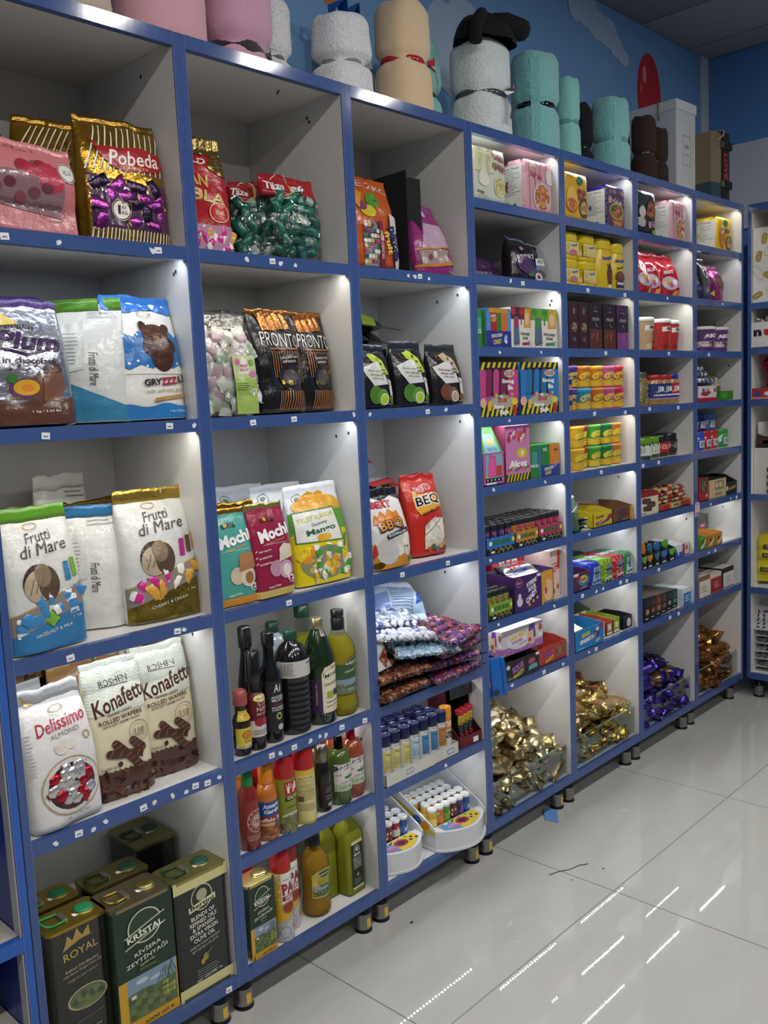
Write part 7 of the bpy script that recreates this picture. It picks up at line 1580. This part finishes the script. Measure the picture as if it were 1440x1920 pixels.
t = tray('candy_display', 'red display box with cut-out front full of green and red sweets', 'candy box', 2.6, .01, Z, .1, .13, .1, .1, '#a81c28:card', [G([(.26, .35), (.74, .35), (.86, .98), (.14, .98)], '#2a3a20'), *[E(.36+.09*(i % 4), .45+.12*(i//4), .06, .05, ['#3a6a3a', '#a8343c', '#8a8a5a'][i % 3], 9) for i in range(16)], G([(.7, .12), (.86, .2), (.84, .3), (.7, .24)], '#d8ccc8')], '#5a2a24:card')
SM = [wrapped_mesh('wrapped_sweet', .036, .02, .016, m, seed=70+i) for i, m in enumerate(['#3a5a30:foil', '#8a2a2c:foil', '#8a7a44:foil'])]
for i in range(8):
    tag(link('wrapped_sweet', SM[i % 3], None, loc=(2.575+.018*(i % 4), .06+.03*(i//4), Z+.11+.008*(i % 2)), rot=(.3, .2, i)), ('green', 'red', 'gold')[i % 3]+' foil sweet on the red display box, '+('front', 'rear')[i//4]+' row, '+ORD[i % 4]+' from left', 'sweet', 'foil sweets on the red box')
carton('chocolate_box', 'cream chocolate box with almond sweets picture', 'chocolate box', 2.755, .012, Z, .17, .12, .082, '#c0ac7c:card', [B(.3, .42, .86, .92, '#8a7a5c'), *[E(.4+.12*i, .68, .08, .14, ['#c8bc9c', '#a89470'][i % 2], 10) for i in range(4)], T('cream', .5, .2, .4, .12, '#6a5434', 0, .2)], flap='#1c1a18:card')
tray('chocolate_box', 'black chocolate bar box with gold lettering, at the right', 'chocolate box', 2.91, .018, Z, .125, .13, .085, .055, '#161618:card', [T('GOLD', .6, .5, .6, .26, '#b09a3c', 6, .2, .05), E(.14, .5, .1, .2, '#c8c090')], '#3a3a30:card')
carton('chocolate_box', 'stack top of green and gold sweets tin behind the red display', 'chocolate box', 2.68, .17, Z, .1, .08, .1, '#3a3a20:foil', [])
Z = .7855
carton('candy_display', 'black food-brand box with red badge, behind the gum boxes', 'candy box', 2.78, .13, Z, .27, .11, .115, '#1f1f20:gloss', [T('BLACK FOOD', .3, .6, .5, .17, '#a8a8a4', 0, 0, .03), RB(.76, .58, .26, .1, 0, '#a83048', 2.2), T('Real', .76, .58, .14, .12, '#d8c8c8', 0, 0, .03)])
bag('candy_pack', 'navy candy packs on top of the black box', 'candy bag', 2.66, .14, Z+.117, .16, .1, .05, '#141832:bag', '#1c2040:bag', [B(.5, .3, .9, .6, '#2a3a7a')], 8, -70, pinch=1)
for i, (x, c, nm) in enumerate(((2.575, '#4f8a24', 'green'), (2.66, '#b0742a', 'amber'), (2.745, '#b88024', 'yellow-orange'))):
    tray('gum_display', nm+' fruit gum box with white stripe, corner unit', 'gum box', x, .006, Z, .08, .12, .062, .055, c+':card', [G([(.1, .2), (.6, .5), (.95, .9), (.95, .5), (.5, .1)], '#c8c0a8'), T('Juice', .5, .6, .5, .26, '#2a2a24', 14, .2, .05)], '#c8c0a4:card', 4)
Z = .5685
carton('chocolate_box', 'white-fronted tan chocolate bar box, first in the corner unit', 'chocolate box', 2.6, .01, Z, .13, .14, .095, '#8a5a34:card', [B(.14, .02, .98, .8, '#d0ccc0'), *LN(.3, .8, .5, 3, .12, '#5a5248', .03)], (), [B(.02, .02, .98, .98, '#cfcac4'), *[E(.2+.2*(i % 4), .25+.3*(i//4), .07, .1, '#8a3a3a', 9) for i in range(8)]])
carton('chocolate_box', 'red-fronted white chocolate bar box, second in the corner unit', 'chocolate box', 2.735, .014, Z, .115, .14, .088, '#c8c0b4:card', [B(.0, .02, 1, .78, '#9a1c28'), *LN(.3, .8, .5, 3, .12, '#d8b8b0', .03)], (), [B(.02, .02, .98, .98, '#c8c2bc'), *[E(.2+.2*(i % 4), .25+.3*(i//4), .07, .1, '#8a4a4a', 9) for i in range(8)]])
carton('chocolate_box', 'black-edged white chocolate bar box, third in the corner unit', 'chocolate box', 2.88, .02, Z, .125, .14, .09, '#1c1c1c:card', [B(.06, .02, .98, .76, '#d0cec8'), *LN(.3, .8, .5, 3, .12, '#5a5a58', .03)], (), [B(.02, .02, .98, .98, '#cac8c4')])
carton('chocolate_box', 'tall black box with silver emblem behind the first bar box', 'chocolate box', 2.61, .2, Z, .12, .06, .19, '#161618:card', [E(.5, .66, .1, .08, '#a8aab0'), E(.56, .58, .08, .1, '#a8aab0')])
t = thing('shelf_sticker', 'small pink and white cartoon character sign on the post of the corner unit', 'sign', (2.503, -.004, .972), 0)
MB().plate([(-.02, -.03), (.022, -.026), (.022, .026), (.01, .034), (-.014, .032), (-.02, .02)], -.002, 0, '#cfc4d0:matte').obj('card', t)
prints(t, lambda u, v, o: (u, -.0022-o, v-.03), .042, .062, [B(.04, .06, .98, .3, '#7a4a8a'), E(.5, .66, .3, .24, '#d8b8b0'), G([(.1, .7), (.2, .95), (.8, .95), (.9, .7), (.7, .85), (.3, .85)], '#a87ab0'), B(.2, .12, .8, .2, '#d8c8d8')], 1)
# ------------------------------------------------------------------ heaps of wrapped cakes behind low glass panes
def heap(name, lab, cat, grp, x0, x1, hl, hr, hb, meshes, n, size, seed, looks):
    """drop n packs into the bin, lying against each other on a sloping heap"""
    rr = random.Random(seed)
    nx = int((x1-x0-.06)/(size*.52))
    ny = 5
    out = []
    for lay in range(12):
        for i in range(nx+1):
            for j in range(ny):
                x = x0+.045+(x1-x0-.09)*(i+.5*(lay % 2)*.6)/max(1, nx)+rr.uniform(-.012, .012)
                y = .055+.265*(j+.4*(lay % 2))/(ny-.5)+rr.uniform(-.01, .01)
                x = min(max(x, x0+.045), x1-.045)
                f = (x-x0)/(x1-x0)
                g = (y-.05)/.28
                top = (hl+(hr-hl)*f**1.2)*(.78+.22*min(1, g*1.5)) + hb*g
                z = .128+.022+lay*.036
                if z < .128+top+.012:
                    vis = (z > .128+top-.062) or y < .115
                    out.append((vis, x, y, z))
    out = [o for o in out if o[0]]
    for lay in range(3):                                   # packs leaning on the pane
        x = x0+.05+.02*lay
        while x < x1-.05-(x1-x0)*.16*lay:
            out.append((True, x+rr.uniform(-.006, .006), .052+.006*rr.random(), .15+.034*lay))
            x += .062
    rr.shuffle(out)
    out = sorted(out[:n+30], key=lambda o: o[3])
    for _, x, y, z in out:
        k = rr.randrange(len(meshes))
        o = link(name, meshes[k], None, loc=(x, y, z+rr.uniform(-.006, .006)), rot=(rr.uniform(-.75, .75)+.35, rr.uniform(-.5, .5), rr.uniform(-1.5, 1.5)))
        s = rr.uniform(.92, 1.08)
        o.scale = (s, s, s)
        f, q = (x-x0)/(x1-x0), (z-.128)/(max(hl, hr)+.04)
        tag(o, looks[k]+' wrapped cake, '+('left', 'middle', 'right')[min(2, int(f*3))]+' part, '+('bottom', 'lower half', 'upper half', 'top')[min(3, int(q*4))]+' of the '+lab+' heap', cat, grp)
    return out
def pane(label, x0, x1, h):
    t = thing('glass_pane', label, 'glass pane', ((x0+x1)/2, .022, .1285))
    w = x1-x0
    MB().box(-w/2, w/2, -.002, .002, 0, h, '#f5faf8:glass').obj('pane', t)
    MB().box(-w/2, w/2, -.0022, .0022, h-.0015, h, '#7fa098:gloss').obj('polished_edge', t)
def cake_mesh(base, band, k, l=.105, w=.054, d=.038, txt=None):
    me = wrapped_mesh('wrapped_cake', l, w, d, base, fin=base, band=band, seed=k)
    return me
GOLD = [cake_mesh(b, bb, i) for i, (b, bb) in enumerate([('#aa9a6c:foil', None), ('#9c8c62:foil', '#8a7248:foil'), ('#b9ac86:foil', None), ('#8c7f58:foil', '#b8a888:bag'), ('#b0a276:foil', '#7a5c38:foil')])]
GOLD2 = [cake_mesh(b, bb, 10+i) for i, (b, bb) in enumerate([('#9a8446:foil', '#6a3f28:foil'), ('#b09a54:foil', None), ('#7f6a3a:foil', '#a88a50:foil'), ('#c4b47c:foil', '#8a6a44:bag')])]
PURP = [cake_mesh(b, bb, 20+i) for i, (b, bb) in enumerate([('#3a2a88:foil', '#8a6a50:foil'), ('#4a3890:foil', None), ('#2c2068:foil', None), ('#54489a:foil', '#5a3a60:foil')])]
ORNG = [cake_mesh(b, bb, 30+i) for i, (b, bb) in enumerate([('#a86a34:foil', None), ('#8a5428:foil', '#b88a54:foil'), ('#b87c44:foil', None), ('#9a6a3a:foil', '#6a4a2c:foil')])]
heap('gold_wrapped_cake', 'bright gold', 'wrapped cake', 'gold wrapped cakes, first bin', 1.018, 1.482, .36, .11, .06, GOLD, 160, .098, 1, ('plain gold', 'brown-banded gold', 'pale gold', 'cream-banded dull gold', 'dark-banded gold'))
heap('brown_wrapped_cake', 'gold and brown', 'wrapped cake', 'gold and brown wrapped cakes, second bin', 1.518, 1.982, .27, .13, .05, GOLD2, 160, .098, 2, ('red-brown banded gold', 'plain gold', 'dull bronze', 'tan-banded pale gold'))
heap('purple_wrapped_cake', 'purple', 'wrapped cake', 'purple wrapped cakes, third bin', 2.018, 2.482, .28, .14, .05, PURP, 160, .098, 3, ('brown-banded purple', 'plain purple', 'deep purple', 'plum-banded violet'))
heap('orange_wrapped_cake', 'orange', 'wrapped cake', 'orange wrapped cakes, corner bin', 2.518, 2.982, .24, .17, .05, ORNG, 150, .098, 4, ('plain orange', 'tan-banded copper', 'light orange', 'dark-banded amber'))
for i, x in enumerate((1.0, 1.5, 2.0, 2.5)):
    pane(('low glass pane in front of the bright gold cakes', 'low glass pane in front of the gold and brown cakes', 'low glass pane in front of the purple cakes', 'low glass pane in front of the orange cakes')[i], x+.018, x+.482, .112)
# ------------------------------------------------------------------ rolled blankets on top of the shelves
def blanket(label, x, y, r, h, mat, ribbon='#3a3a3c', waist=.5, ry=.85, rz=0, tilt=0, band=True, tails=0, pinch=.22, seed=0, top=.93, seam=None, bz=2.301, bandw=.02):
    t = thing('rolled_blanket', label, 'blanket', (x, y, bz), rz, tilt)
    n, m = 40, 36
    vs, fs = [], []
    for j in range(m+1):
        q = j/m
        zz = q*h
        e = min(q, 1-q)/.09
        rr = 1-.16*max(0, 1-e)**2
        rr *= 1-(1-top)*q
        rr *= 1-pinch*math.exp(-((q-waist)/.055)**2)
        for i in range(n):
            a = 2*math.pi*i/n
            w = 1+.035*noise.noise((math.cos(a)*1.6+seed, math.sin(a)*1.6, q*4))+.012*noise.noise((math.cos(a)*9, math.sin(a)*9+seed, q*22))
            if abs(q-waist) < .14:
                w += .02*math.sin(a*9+seed)*math.exp(-((abs(q-waist)-.07)/.04)**2)
            c, s = math.cos(a), math.sin(a)
            sq = (abs(c)**2.5+abs(s)**2.5)**(-1/2.5)
            vs.append((r*rr*w*c*sq, r*ry*rr*w*s*sq, zz+.012*r/.1*noise.noise((c*1.3+seed, s*1.3, 4))*q))
    for j in range(m):
        for i in range(n):
            k = (i+1) % n
            fs.append((j*n+i, j*n+k, (j+1)*n+k, (j+1)*n+i))
    mb = MB().add(vs, fs, mat, True)
    k = len(vs)
    for base, up in ((0, 0), (m*n, 1)):            # rolled ends with a dimple
        ring = vs[base:base+n]
        inner = [(px*.45, py*.45, (h*(.985) if up else .004)) for px, py, pz in ring]
        cen = (0, 0, h*.965 if up else .006)
        vv = ring+inner+[cen]
        ff = [((i, (i+1) % n, n+(i+1) % n, n+i) if up else (n+i, n+(i+1) % n, (i+1) % n, i)) for i in range(n)]
        ff += [((n+i, n+(i+1) % n, 2*n) if up else (2*n, n+(i+1) % n, n+i)) for i in range(n)]
        mb.add(vv, ff, mat, True)
    mb.obj('blanket_roll', t)
    if band:
        wz = waist*h
        rb = r*(1-pinch)*(1-(1-top)*waist)*1.05
        b = MB().lathe([(rb*.98, wz-bandw/2), (rb*1.03, wz-bandw/2+.002), (rb*1.03, wz+bandw/2-.002), (rb*.98, wz+bandw/2)], ribbon, 32, ex=1, ey=ry, cap=False).obj('ribbon', t)
        if tails:
            a = tails
            p0 = Vector((rb*1.05*math.sin(a), -rb*ry*1.05*math.cos(a), wz))
            o = Vector((math.sin(a), -math.cos(a), 0))
            side = Vector((math.cos(a), math.sin(a), 0))
            MB().strip([p0+o*.004, p0+o*.026+side*.006+Vector((0, 0, -.02)), p0+o*.03+side*.004+Vector((0, 0, -.05)), p0+o*.028-side*.006+Vector((0, 0, -.085))], side, .018, ribbon).obj('ribbon_tail', b)
            MB().strip([p0+o*.004, p0+o*.024+side*.02+Vector((0, 0, .012)), p0+o*.026+side*.032+Vector((0, 0, .03))], Vector((0, 0, 1)), .018, ribbon).obj('ribbon_loop', b)
    if seam is not None:
        a = seam
        MB().strip([(r*1.03*math.sin(a)*(1-(1-top)*q)*(1-pinch*math.exp(-((q-waist)/.055)**2)), -r*ry*1.03*math.cos(a)*(1-(1-top)*q)*(1-pinch*math.exp(-((q-waist)/.055)**2)), q*h) for q in [i/14 for i in range(1, 14)]], (math.cos(a), math.sin(a), 0), .03, mat, .008).obj('hem', t)
    return t
PINK, PINK2, WHT, CRM, MNT, TEAL, BRN, BLK = '#dba6b2:fleece', '#d3a0b8:fleece', '#eeeff2:fur', '#e2c6a0:fleece', '#e0e8ea:fur', '#82c6c6:fur', '#33221a:fur', '#0a0a0c:fur'
blanket('cream rolled blanket at the far left, mostly out of the picture', -.21, .13, .115, .36, '#cbb9a4:fleece', waist=.5, seed=9)
blanket('salmon pink fleece blanket with dark ribbon, left of the two pink ones', 0.045, .13, .105, .40, PINK, '#3c3b40:fleece', waist=.62, tails=.9, seed=1, rz=4)
blanket('orchid pink fleece blanket with grey gap above the shelf edge', .27, .14, .092, .42, PINK2, '#2c2c2e:fleece', waist=.14, tails=1.2, seed=2, pinch=.26, bandw=.05)
blanket('small white fluffy blanket behind the pink one', .455, .23, .06, .255, WHT, '#6a6862:fleece', waist=.42, seed=3, pinch=.3)
blanket('large white fluffy blanket tied with a grey satin bow', .638, .145, .086, .23, WHT, '#85827d:fleece', waist=.48, tails=.9, seed=4, pinch=.3, bandw=.035)
blanket('cream fleece blanket with a red ribbon', .868, .125, .086, .32, CRM, '#a81c26:gloss', waist=.5, tails=.75, seed=5, pinch=.2, rz=0)
blanket('teal fluffy blanket tucked behind the cream and white ones', 1.06, .24, .08, .30, TEAL, '#1a1a1c:gloss', waist=.45, seed=6)
blanket('dark green blanket glimpsed between the white and cream ones', .80, .315, .06, .30, '#1f5a54:fur', band=False, seed=16)
blanket('pale mint white fluffy blanket with checked ribbon', 1.243, .13, .1, .30, MNT, '#4a4c50:gloss', waist=.47, tails=.15, seed=7, pinch=.14, top=.97)
blanket('teal fluffy blanket next to the pale mint one', 1.55, .13, .084, .335, TEAL, '#121214:gloss', waist=.5, seed=8, pinch=.16, seam=-.9, top=1.02)
blanket('slim teal fleece blanket leaning in the middle of the row', 1.738, .12, .05, .30, '#86c8c2:fleece', '#5a9a96:fleece', waist=.5, seed=10, pinch=.14, rz=10)
blanket('black fluffy blanket between the teal ones', 1.93, .19, .055, .265, BLK, '#1c1c1e:gloss', waist=.4, seed=11)
blanket('teal fluffy blanket right of the black one, with thick hem', 2.04, .12, .078, .29, TEAL, '#5a9c9c:fleece', waist=.47, seed=12, pinch=.12, seam=-.6)
blanket('dark brown furry blanket in front of the white gift box', 2.305, .12, .055, .275, BRN, '#2a1c16:gloss', waist=.48, seed=13)
blanket('dark brown furry blanket, smaller one by the white gift box', 2.455, .14, .05, .26, BRN, '#2a1c16:gloss', waist=.48, seed=14)
# dark plush throw on the pale mint roll and blue ribbon loops on the cream one
def throw():
    t = thing('plush_throw', 'crumpled black and white plush throw on top of the pale mint blanket', 'plush throw', (1.24, .1, 2.625))
    mb = MB()
    n, m = 26, 12
    vs, fs = [], []
    for j in range(m+1):
        q = j/m
        for i in range(n):
            a = 2*math.pi*i/n
            rr = math.cos(q*1.5)*(1+.22*noise.noise((math.cos(a)*2, math.sin(a)*2, 1.5)))
            vs.append((.11*rr*math.cos(a), .085*rr*math.sin(a), -.03+.085*math.sin(q*1.57)*(1+.35*noise.noise((math.cos(a)*1.5+3, math.sin(a)*1.5, q)))))
    fs = [(j*n+i, j*n+(i+1) % n, (j+1)*n+(i+1) % n, (j+1)*n+i) for j in range(m) for i in range(n)]
    mb.add(vs, fs, '#0a0a0c:fur', True)
    mb.obj('throw_body', t)
    MB().tube([(-.06, -.03, .04), (-.1, -.05, .015), (-.118, -.05, -.03), (-.122, -.05, -.06)], .02, '#0a0a0c:fur', 10).obj('hanging_corner', t)
    MB().tube([(.03, 0, .04), (.09, -.01, .055), (.14, -.02, .05), (.17, -.02, .052)], .034, '#0a0a0c:fur', 10).obj('folded_corner', t)
throw()
def wall_bow():
    t = thing('ribbon_bow', 'bright blue ribbon bow beside the cream blanket', 'ribbon', (.78, .27, 2.6))
    for k, (dx, dz) in enumerate(((-.05, .03), (.05, .03), (-.03, -.04))):
        MB().strip([(0, 0, 0), (dx*.5, -.02, dz+.02), (dx, 0, dz), (dx*.6, .01, dz-.02)], (0, 1, 0), .04, '#1f55a8:gloss').obj('bow_loop', t)
wall_bow()
def white_box():
    t = thing('gift_box', 'tall white gift box with lid and small printed label', 'gift box', (2.655, .215, 2.301), -2)
    w, d, h = .17, .22, .4
    MB().prism(rrect(w, d, .002, 2), 0, h-.03, '#c6c7ca:card').obj('box_body', t)
    MB().prism(rrect(w+.008, d+.008, .002, 2), h-.04, h, '#cfd0d2:card').obj('lid', t)
    prints(t, box_surf(d), w, h, [('group', [B(.34, .35, .72, .355, '#8a8c90'), B(.34, .65, .72, .655, '#8a8c90'), B(.34, .35, .35, .655, '#8a8c90'), B(.71, .35, .72, .655, '#8a8c90')]), T('GIFT', .53, .54, .24, .04, '#6a6c70'), T('for you', .53, .46, .2, .03, '#8a8c90')], 1, 'printed_label')
    MB().tube([(-w/2-.005, -.03, h+.002), (-w/2-.006, -.032, h-.03), (-w/2-.006, -.034, h-.07)], .004, '#8a7c60:plastic', 6).obj('cord', t)
white_box()
def love_case():
    t = thing('gift_case', 'kraft gift case with black spine lettered LOVE in red', 'gift case', (2.80, .13, 2.301), -6)
    MB().box(-.065, .018, -.11, .11, 0, .28, '#7a6a52:card').obj('case_body', t)
    MB().box(-.0655, .0185, -.111, .111, .0, .07, '#27404a:card').obj('lower_band', t)
    s = MB().box(.018, .078, -.115, .05, 0, .285, '#131315:matte').obj('black_spine', t)
    for z in (.215, .05):
        MB().box(.022, .094, -.12, .03, z, z+.032, '#0f0f11:matte').obj('strap', t)
        MB().box(.008, .024, -.122, -.1, z+.003, z+.029, '#8a8478:metal').obj('buckle', t)
    prints(s, lambda u, v, o: (.048+u, -.115-o, v), .06, .285, [T('LOVE', .5, .5, 1.9, .11, '#b81c2c', -90, .15, .03)], 1, 'lettering')
    MB().tube([(.079, -.09, .14), (.088, -.092, .15), (.09, -.092, .135), (.082, -.09, .125)], .003, '#a8904a:metal', 6).obj('clasp', t)
    MB().tube([(-.03, -.112, .24), (0, -.13, .265), (.03, -.118, .29), (.02, -.05, .3), (-.02, -.02, .28)], .004, '#9a8c74:fleece', 6).obj('handle', t)
love_case()
# ------------------------------------------------------------------ shelves along the right wall (seen at the picture's right edge)
XR = 3.03             # items face -x there
def rcarton(label, y, z, w, d, h, base, pr, cat='box', name='gift_box', x=XR):
    t = carton(name, label, cat, 0, 0, z, w, d, h, base, pr)
    t.location = (x+d/2, y, z)
    t.rotation_euler = (0, 0, R(-90))
    return t
LF = []
for i, (u, v, a) in enumerate(((.22, .85, 80), (.12, .62, 75), (.3, .35, -35), (.1, .1, 25), (.62, .75, 60), (.5, .5, -20), (.8, .3, 50), (.62, .08, 30))):
    LF += [RB(u, v, .2, .1, a, '#8a7434', .75), RB(u, v, .16, .06, a, '#a8904a', .75)]
LV = []
for i, (u, v, a) in enumerate(((.36, .95, 10), (.34, .7, 40), (.1, .4, -60), (.4, .2, 30), (.7, .5, 0), (.85, .85, 60))):
    LV += [RB(u, v, .3, .13, a, '#a89a6a', .75), RB(u, v, .28, .115, a, '#c9c8c2', .75)]
rcarton('white gift box printed with gold leaves on the right wall shelf', -.15, 1.8635, .24, .2, .33, '#c9c8c2:card', LV+LF, 'gift box')
t = tray('candy_display', 'white display box of chocolate bars with red and black lettering', 'candy box', 0, 0, 1.6605, .28, .16, .1, .115, '#cfcac8:card', [T('nutella', .62, .62, 1.2, .34, '#8a1c24', 0, 0, .05), T('n', .12, .58, .13, .26, '#1c1a1a', 0, 0, .06)][1:] + [T('utella', .62, .63, .8, .36, '#a8202c', 0, 0, .06)])
t.location = (XR+.08, -.16, 1.6605)
t.rotation_euler = (0, 0, R(-90))
BAR = [wrapped_mesh('chocolate_bar', .09, .03, .02, '#cfc8c4:bag', band='#8a2024:bag', seed=80+i) for i in range(2)]
for i in range(6):
    tag(link('chocolate_bar', BAR[i % 2], None, loc=(XR+.04+.04*(i % 2), -.06-.05*(i//2), 1.775+.012*(i % 2)), rot=(.2, .3, i)), 'white and red wrapped chocolate bar, '+ORD[i]+' in the white display box', 'chocolate bar', 'bars in the white display box')
t = tray('egg_display', 'red display tray under two big foil eggs on the right wall', 'candy box', 0, 0, 1.4265, .28, .18, .05, .05, '#a8242e:card', [*[E(.1+.14*i, .5, .05, .2, ['#2c4a9a', '#d0ccc8', '#b87a2c'][i % 3], 8) for i in range(6)], B(0, .0, 1, .2, '#c8888c')])
t.location = (XR+.09, -.17, 1.4265)
t.rotation_euler = (0, 0, R(-90))
for i, (y, z) in enumerate(((-.10, 1.51), (-.085, 1.585), (-.19, 1.51), (-.18, 1.585))):
    t = thing('foil_egg', 'large red and silver foil surprise egg, '+('lower', 'upper')[i % 2]+' one '+('nearest the corner', 'further from the corner')[i//2], 'chocolate egg', (XR+.07, y, z), -60, 20)
    MB().lathe([(.001, -.045), (.024, -.034), (.036, -.01), (.034, .012), (.02, .034), (.001, .044)], '#a02040:foil', 18).obj('egg_body', t)
    prints(t, cyl_surf([(.026, 0), (.0365, .03), (.0365, .05), (.024, .08)], .036, z0=-.03), .07, .06, [E(.5, .6, .36, .36, '#c8c8cc:foil'), E(.42, .62, .08, .14, '#1c1c20'), E(.62, .62, .08, .14, '#1c1c20'), B(.1, .0, .9, .2, '#b08a3a')], .012)
t = thing('bar_display', 'brown and white chocolate display stand with tilted tray', 'candy box', (XR+.06, -.1, 1.2), -90)
MB().box(-.06, -.035, -.02, .08, 0, .12, '#c8c4c0:card').box(-.035, .1, -.03, .1, .02, .035, '#3a1c14:card').add([(-.06, -.03, .02), (.1, -.03, .02), (.1, -.03, .05), (-.03, -.03, .055), (-.06, -.03, .07)], [(0, 1, 2, 3, 4)], '#4a241a:card').obj('stand', t)
MB().box(-.06, .1, -.03, .1, 0.0, .02, '#2a1410:card').obj('tray', t)
sh = MB().box(-.07, .2, -.04, .12, -.214+.001, 0, '#cfccc6:laminate').obj('pedestal', t)
def nj(y, lb, dx=0):
    t = jar(lb, XR+.085+dx, y, .9875, .075, .16, '#3a1f16:gloss', '#d0cfcb:plastic', [B(0, .05, 1, 1, '#cfcac4'), T('n', .06, .74, .1, .26, '#1c1a1a', 0, 0, .05), T('utella', .48, .76, .66, .3, '#a8202c', 0, 0, .05), E(.3, .34, .22, .16, '#a8743c'), E(.34, .36, .16, .1, '#4a2818'), RB(.6, .34, .3, .06, -30, '#8a8c90', 1.2)], .2, -90, 'spread_jar', 'spread jar', (.1, .64))
nj(-.125, 'large hazelnut spread jar with white lid on the right wall shelf')
nj(-.29, 'second large hazelnut spread jar behind the first on the right wall', .02)
for i, (y, z, a, w) in enumerate(((-.13, .545, -60, .16), (-.12, .6, -70, .16), (-.10, .66, -20, .15), (-.07, .55, -10, .1), (-.075, .62, -15, .09))):
    t = bag('snack_pack', 'yellow snack pack number '+ORD[i]+' from the bottom of the right wall heap', 'snack bag', 0, 0, z, w, .12, .055, '#b8ac14:bag', '#a89c1a:bag', [B(.2, .4, .8, .56, '#3a3a14'), T('SNACK', .5, .48, .4, .08, '#c9c040')], -90, 0, pinch=1)
    t.location = (XR+.08, y, z+.01 if a > -50 else z+.03)
    t.rotation_euler = (R(a if a < -50 else -8), 0, R(-90+6*i))
for i in range(6):
    t = bag('snack_pack', 'black and white patterned snack pack, '+ORD[i]+' from the bottom, lower right', 'snack bag', 0, 0, .14, .17, .12, .04, '#b4b4b8:bag', '#a8a8ae:bag', [*[RB(.12+.16*(k % 6), .12+.15*(k//6), .1, .04, 35*k, '#26262a', 1.3) for k in range(30)]] + ([B(.3, .7, .5, .8, '#8a2a6a')] if i == 5 else []), 0, 0, pinch=1)
    t.location = (XR+.04, -.12+.01*(i % 2), .15+.038*i if i < 5 else .33)
    t.rotation_euler = (R(-88 if i < 5 else -25), 0, R(-90+5*(i % 3)))
# left edge: items in the neighbouring unit and loose things on the floor
bag('snack_bag', 'pale blue snack bag at the bottom left edge of the photo', 'snack bag', -.575, .03, .13, .1, .12, .05, '#b8c4cc:bag', '#a8b8c4:bag', [B(.1, .1, .9, .3, '#5a8a4a')], 0, -6)
def floor_note():
    o = MB().add([(0, 0, .001), (.085, .03, .004), (.07, .075, .012), (.0, .05, .002), (0, 0, .0), (.085, .03, .003), (.07, .075, .011), (.0, .05, .001)], [(0, 1, 2, 3), (7, 6, 5, 4), (0, 4, 5, 1), (1, 5, 6, 2), (2, 6, 7, 3), (3, 7, 4, 0)], '#5f8ac8:matte').obj('paper_note', loc=(1.36, -.02, .001), rot=(0, 0, .3))
    tag(o, 'small blue paper slip lying on the floor under the gold bin', 'paper slip')
floor_note()
for i, (x, y, s) in enumerate(((.575, -.03, .006), (1.06, -.26, .003), (1.18, -.3, .004))):
    tag(MB().prism([(s*math.cos(a)*(1+.3*math.sin(3*a)), s*.6*math.sin(a)) for a in [k*.785 for k in range(8)]], 0, .0015, '#2c2a28:matte').obj('floor_debris', loc=(x, y, .0007)), ('dark crumb on the floor by the first pair of legs', 'dark speck on the floor near the tile joint', 'dark speck on the floor beside the hair-like thread')[i], 'debris')
tag(MB().tube([(0, 0, 0), (.03, .02, .0005), (.07, .035, 0), (.1, .06, .0005), (.13, .07, 0)], .0012, '#33302c:matte', 5).obj('thread', loc=(1.04, -.19, .0018), rot=(0, 0, -.9)), 'thin dark thread lying on the floor tiles', 'thread')
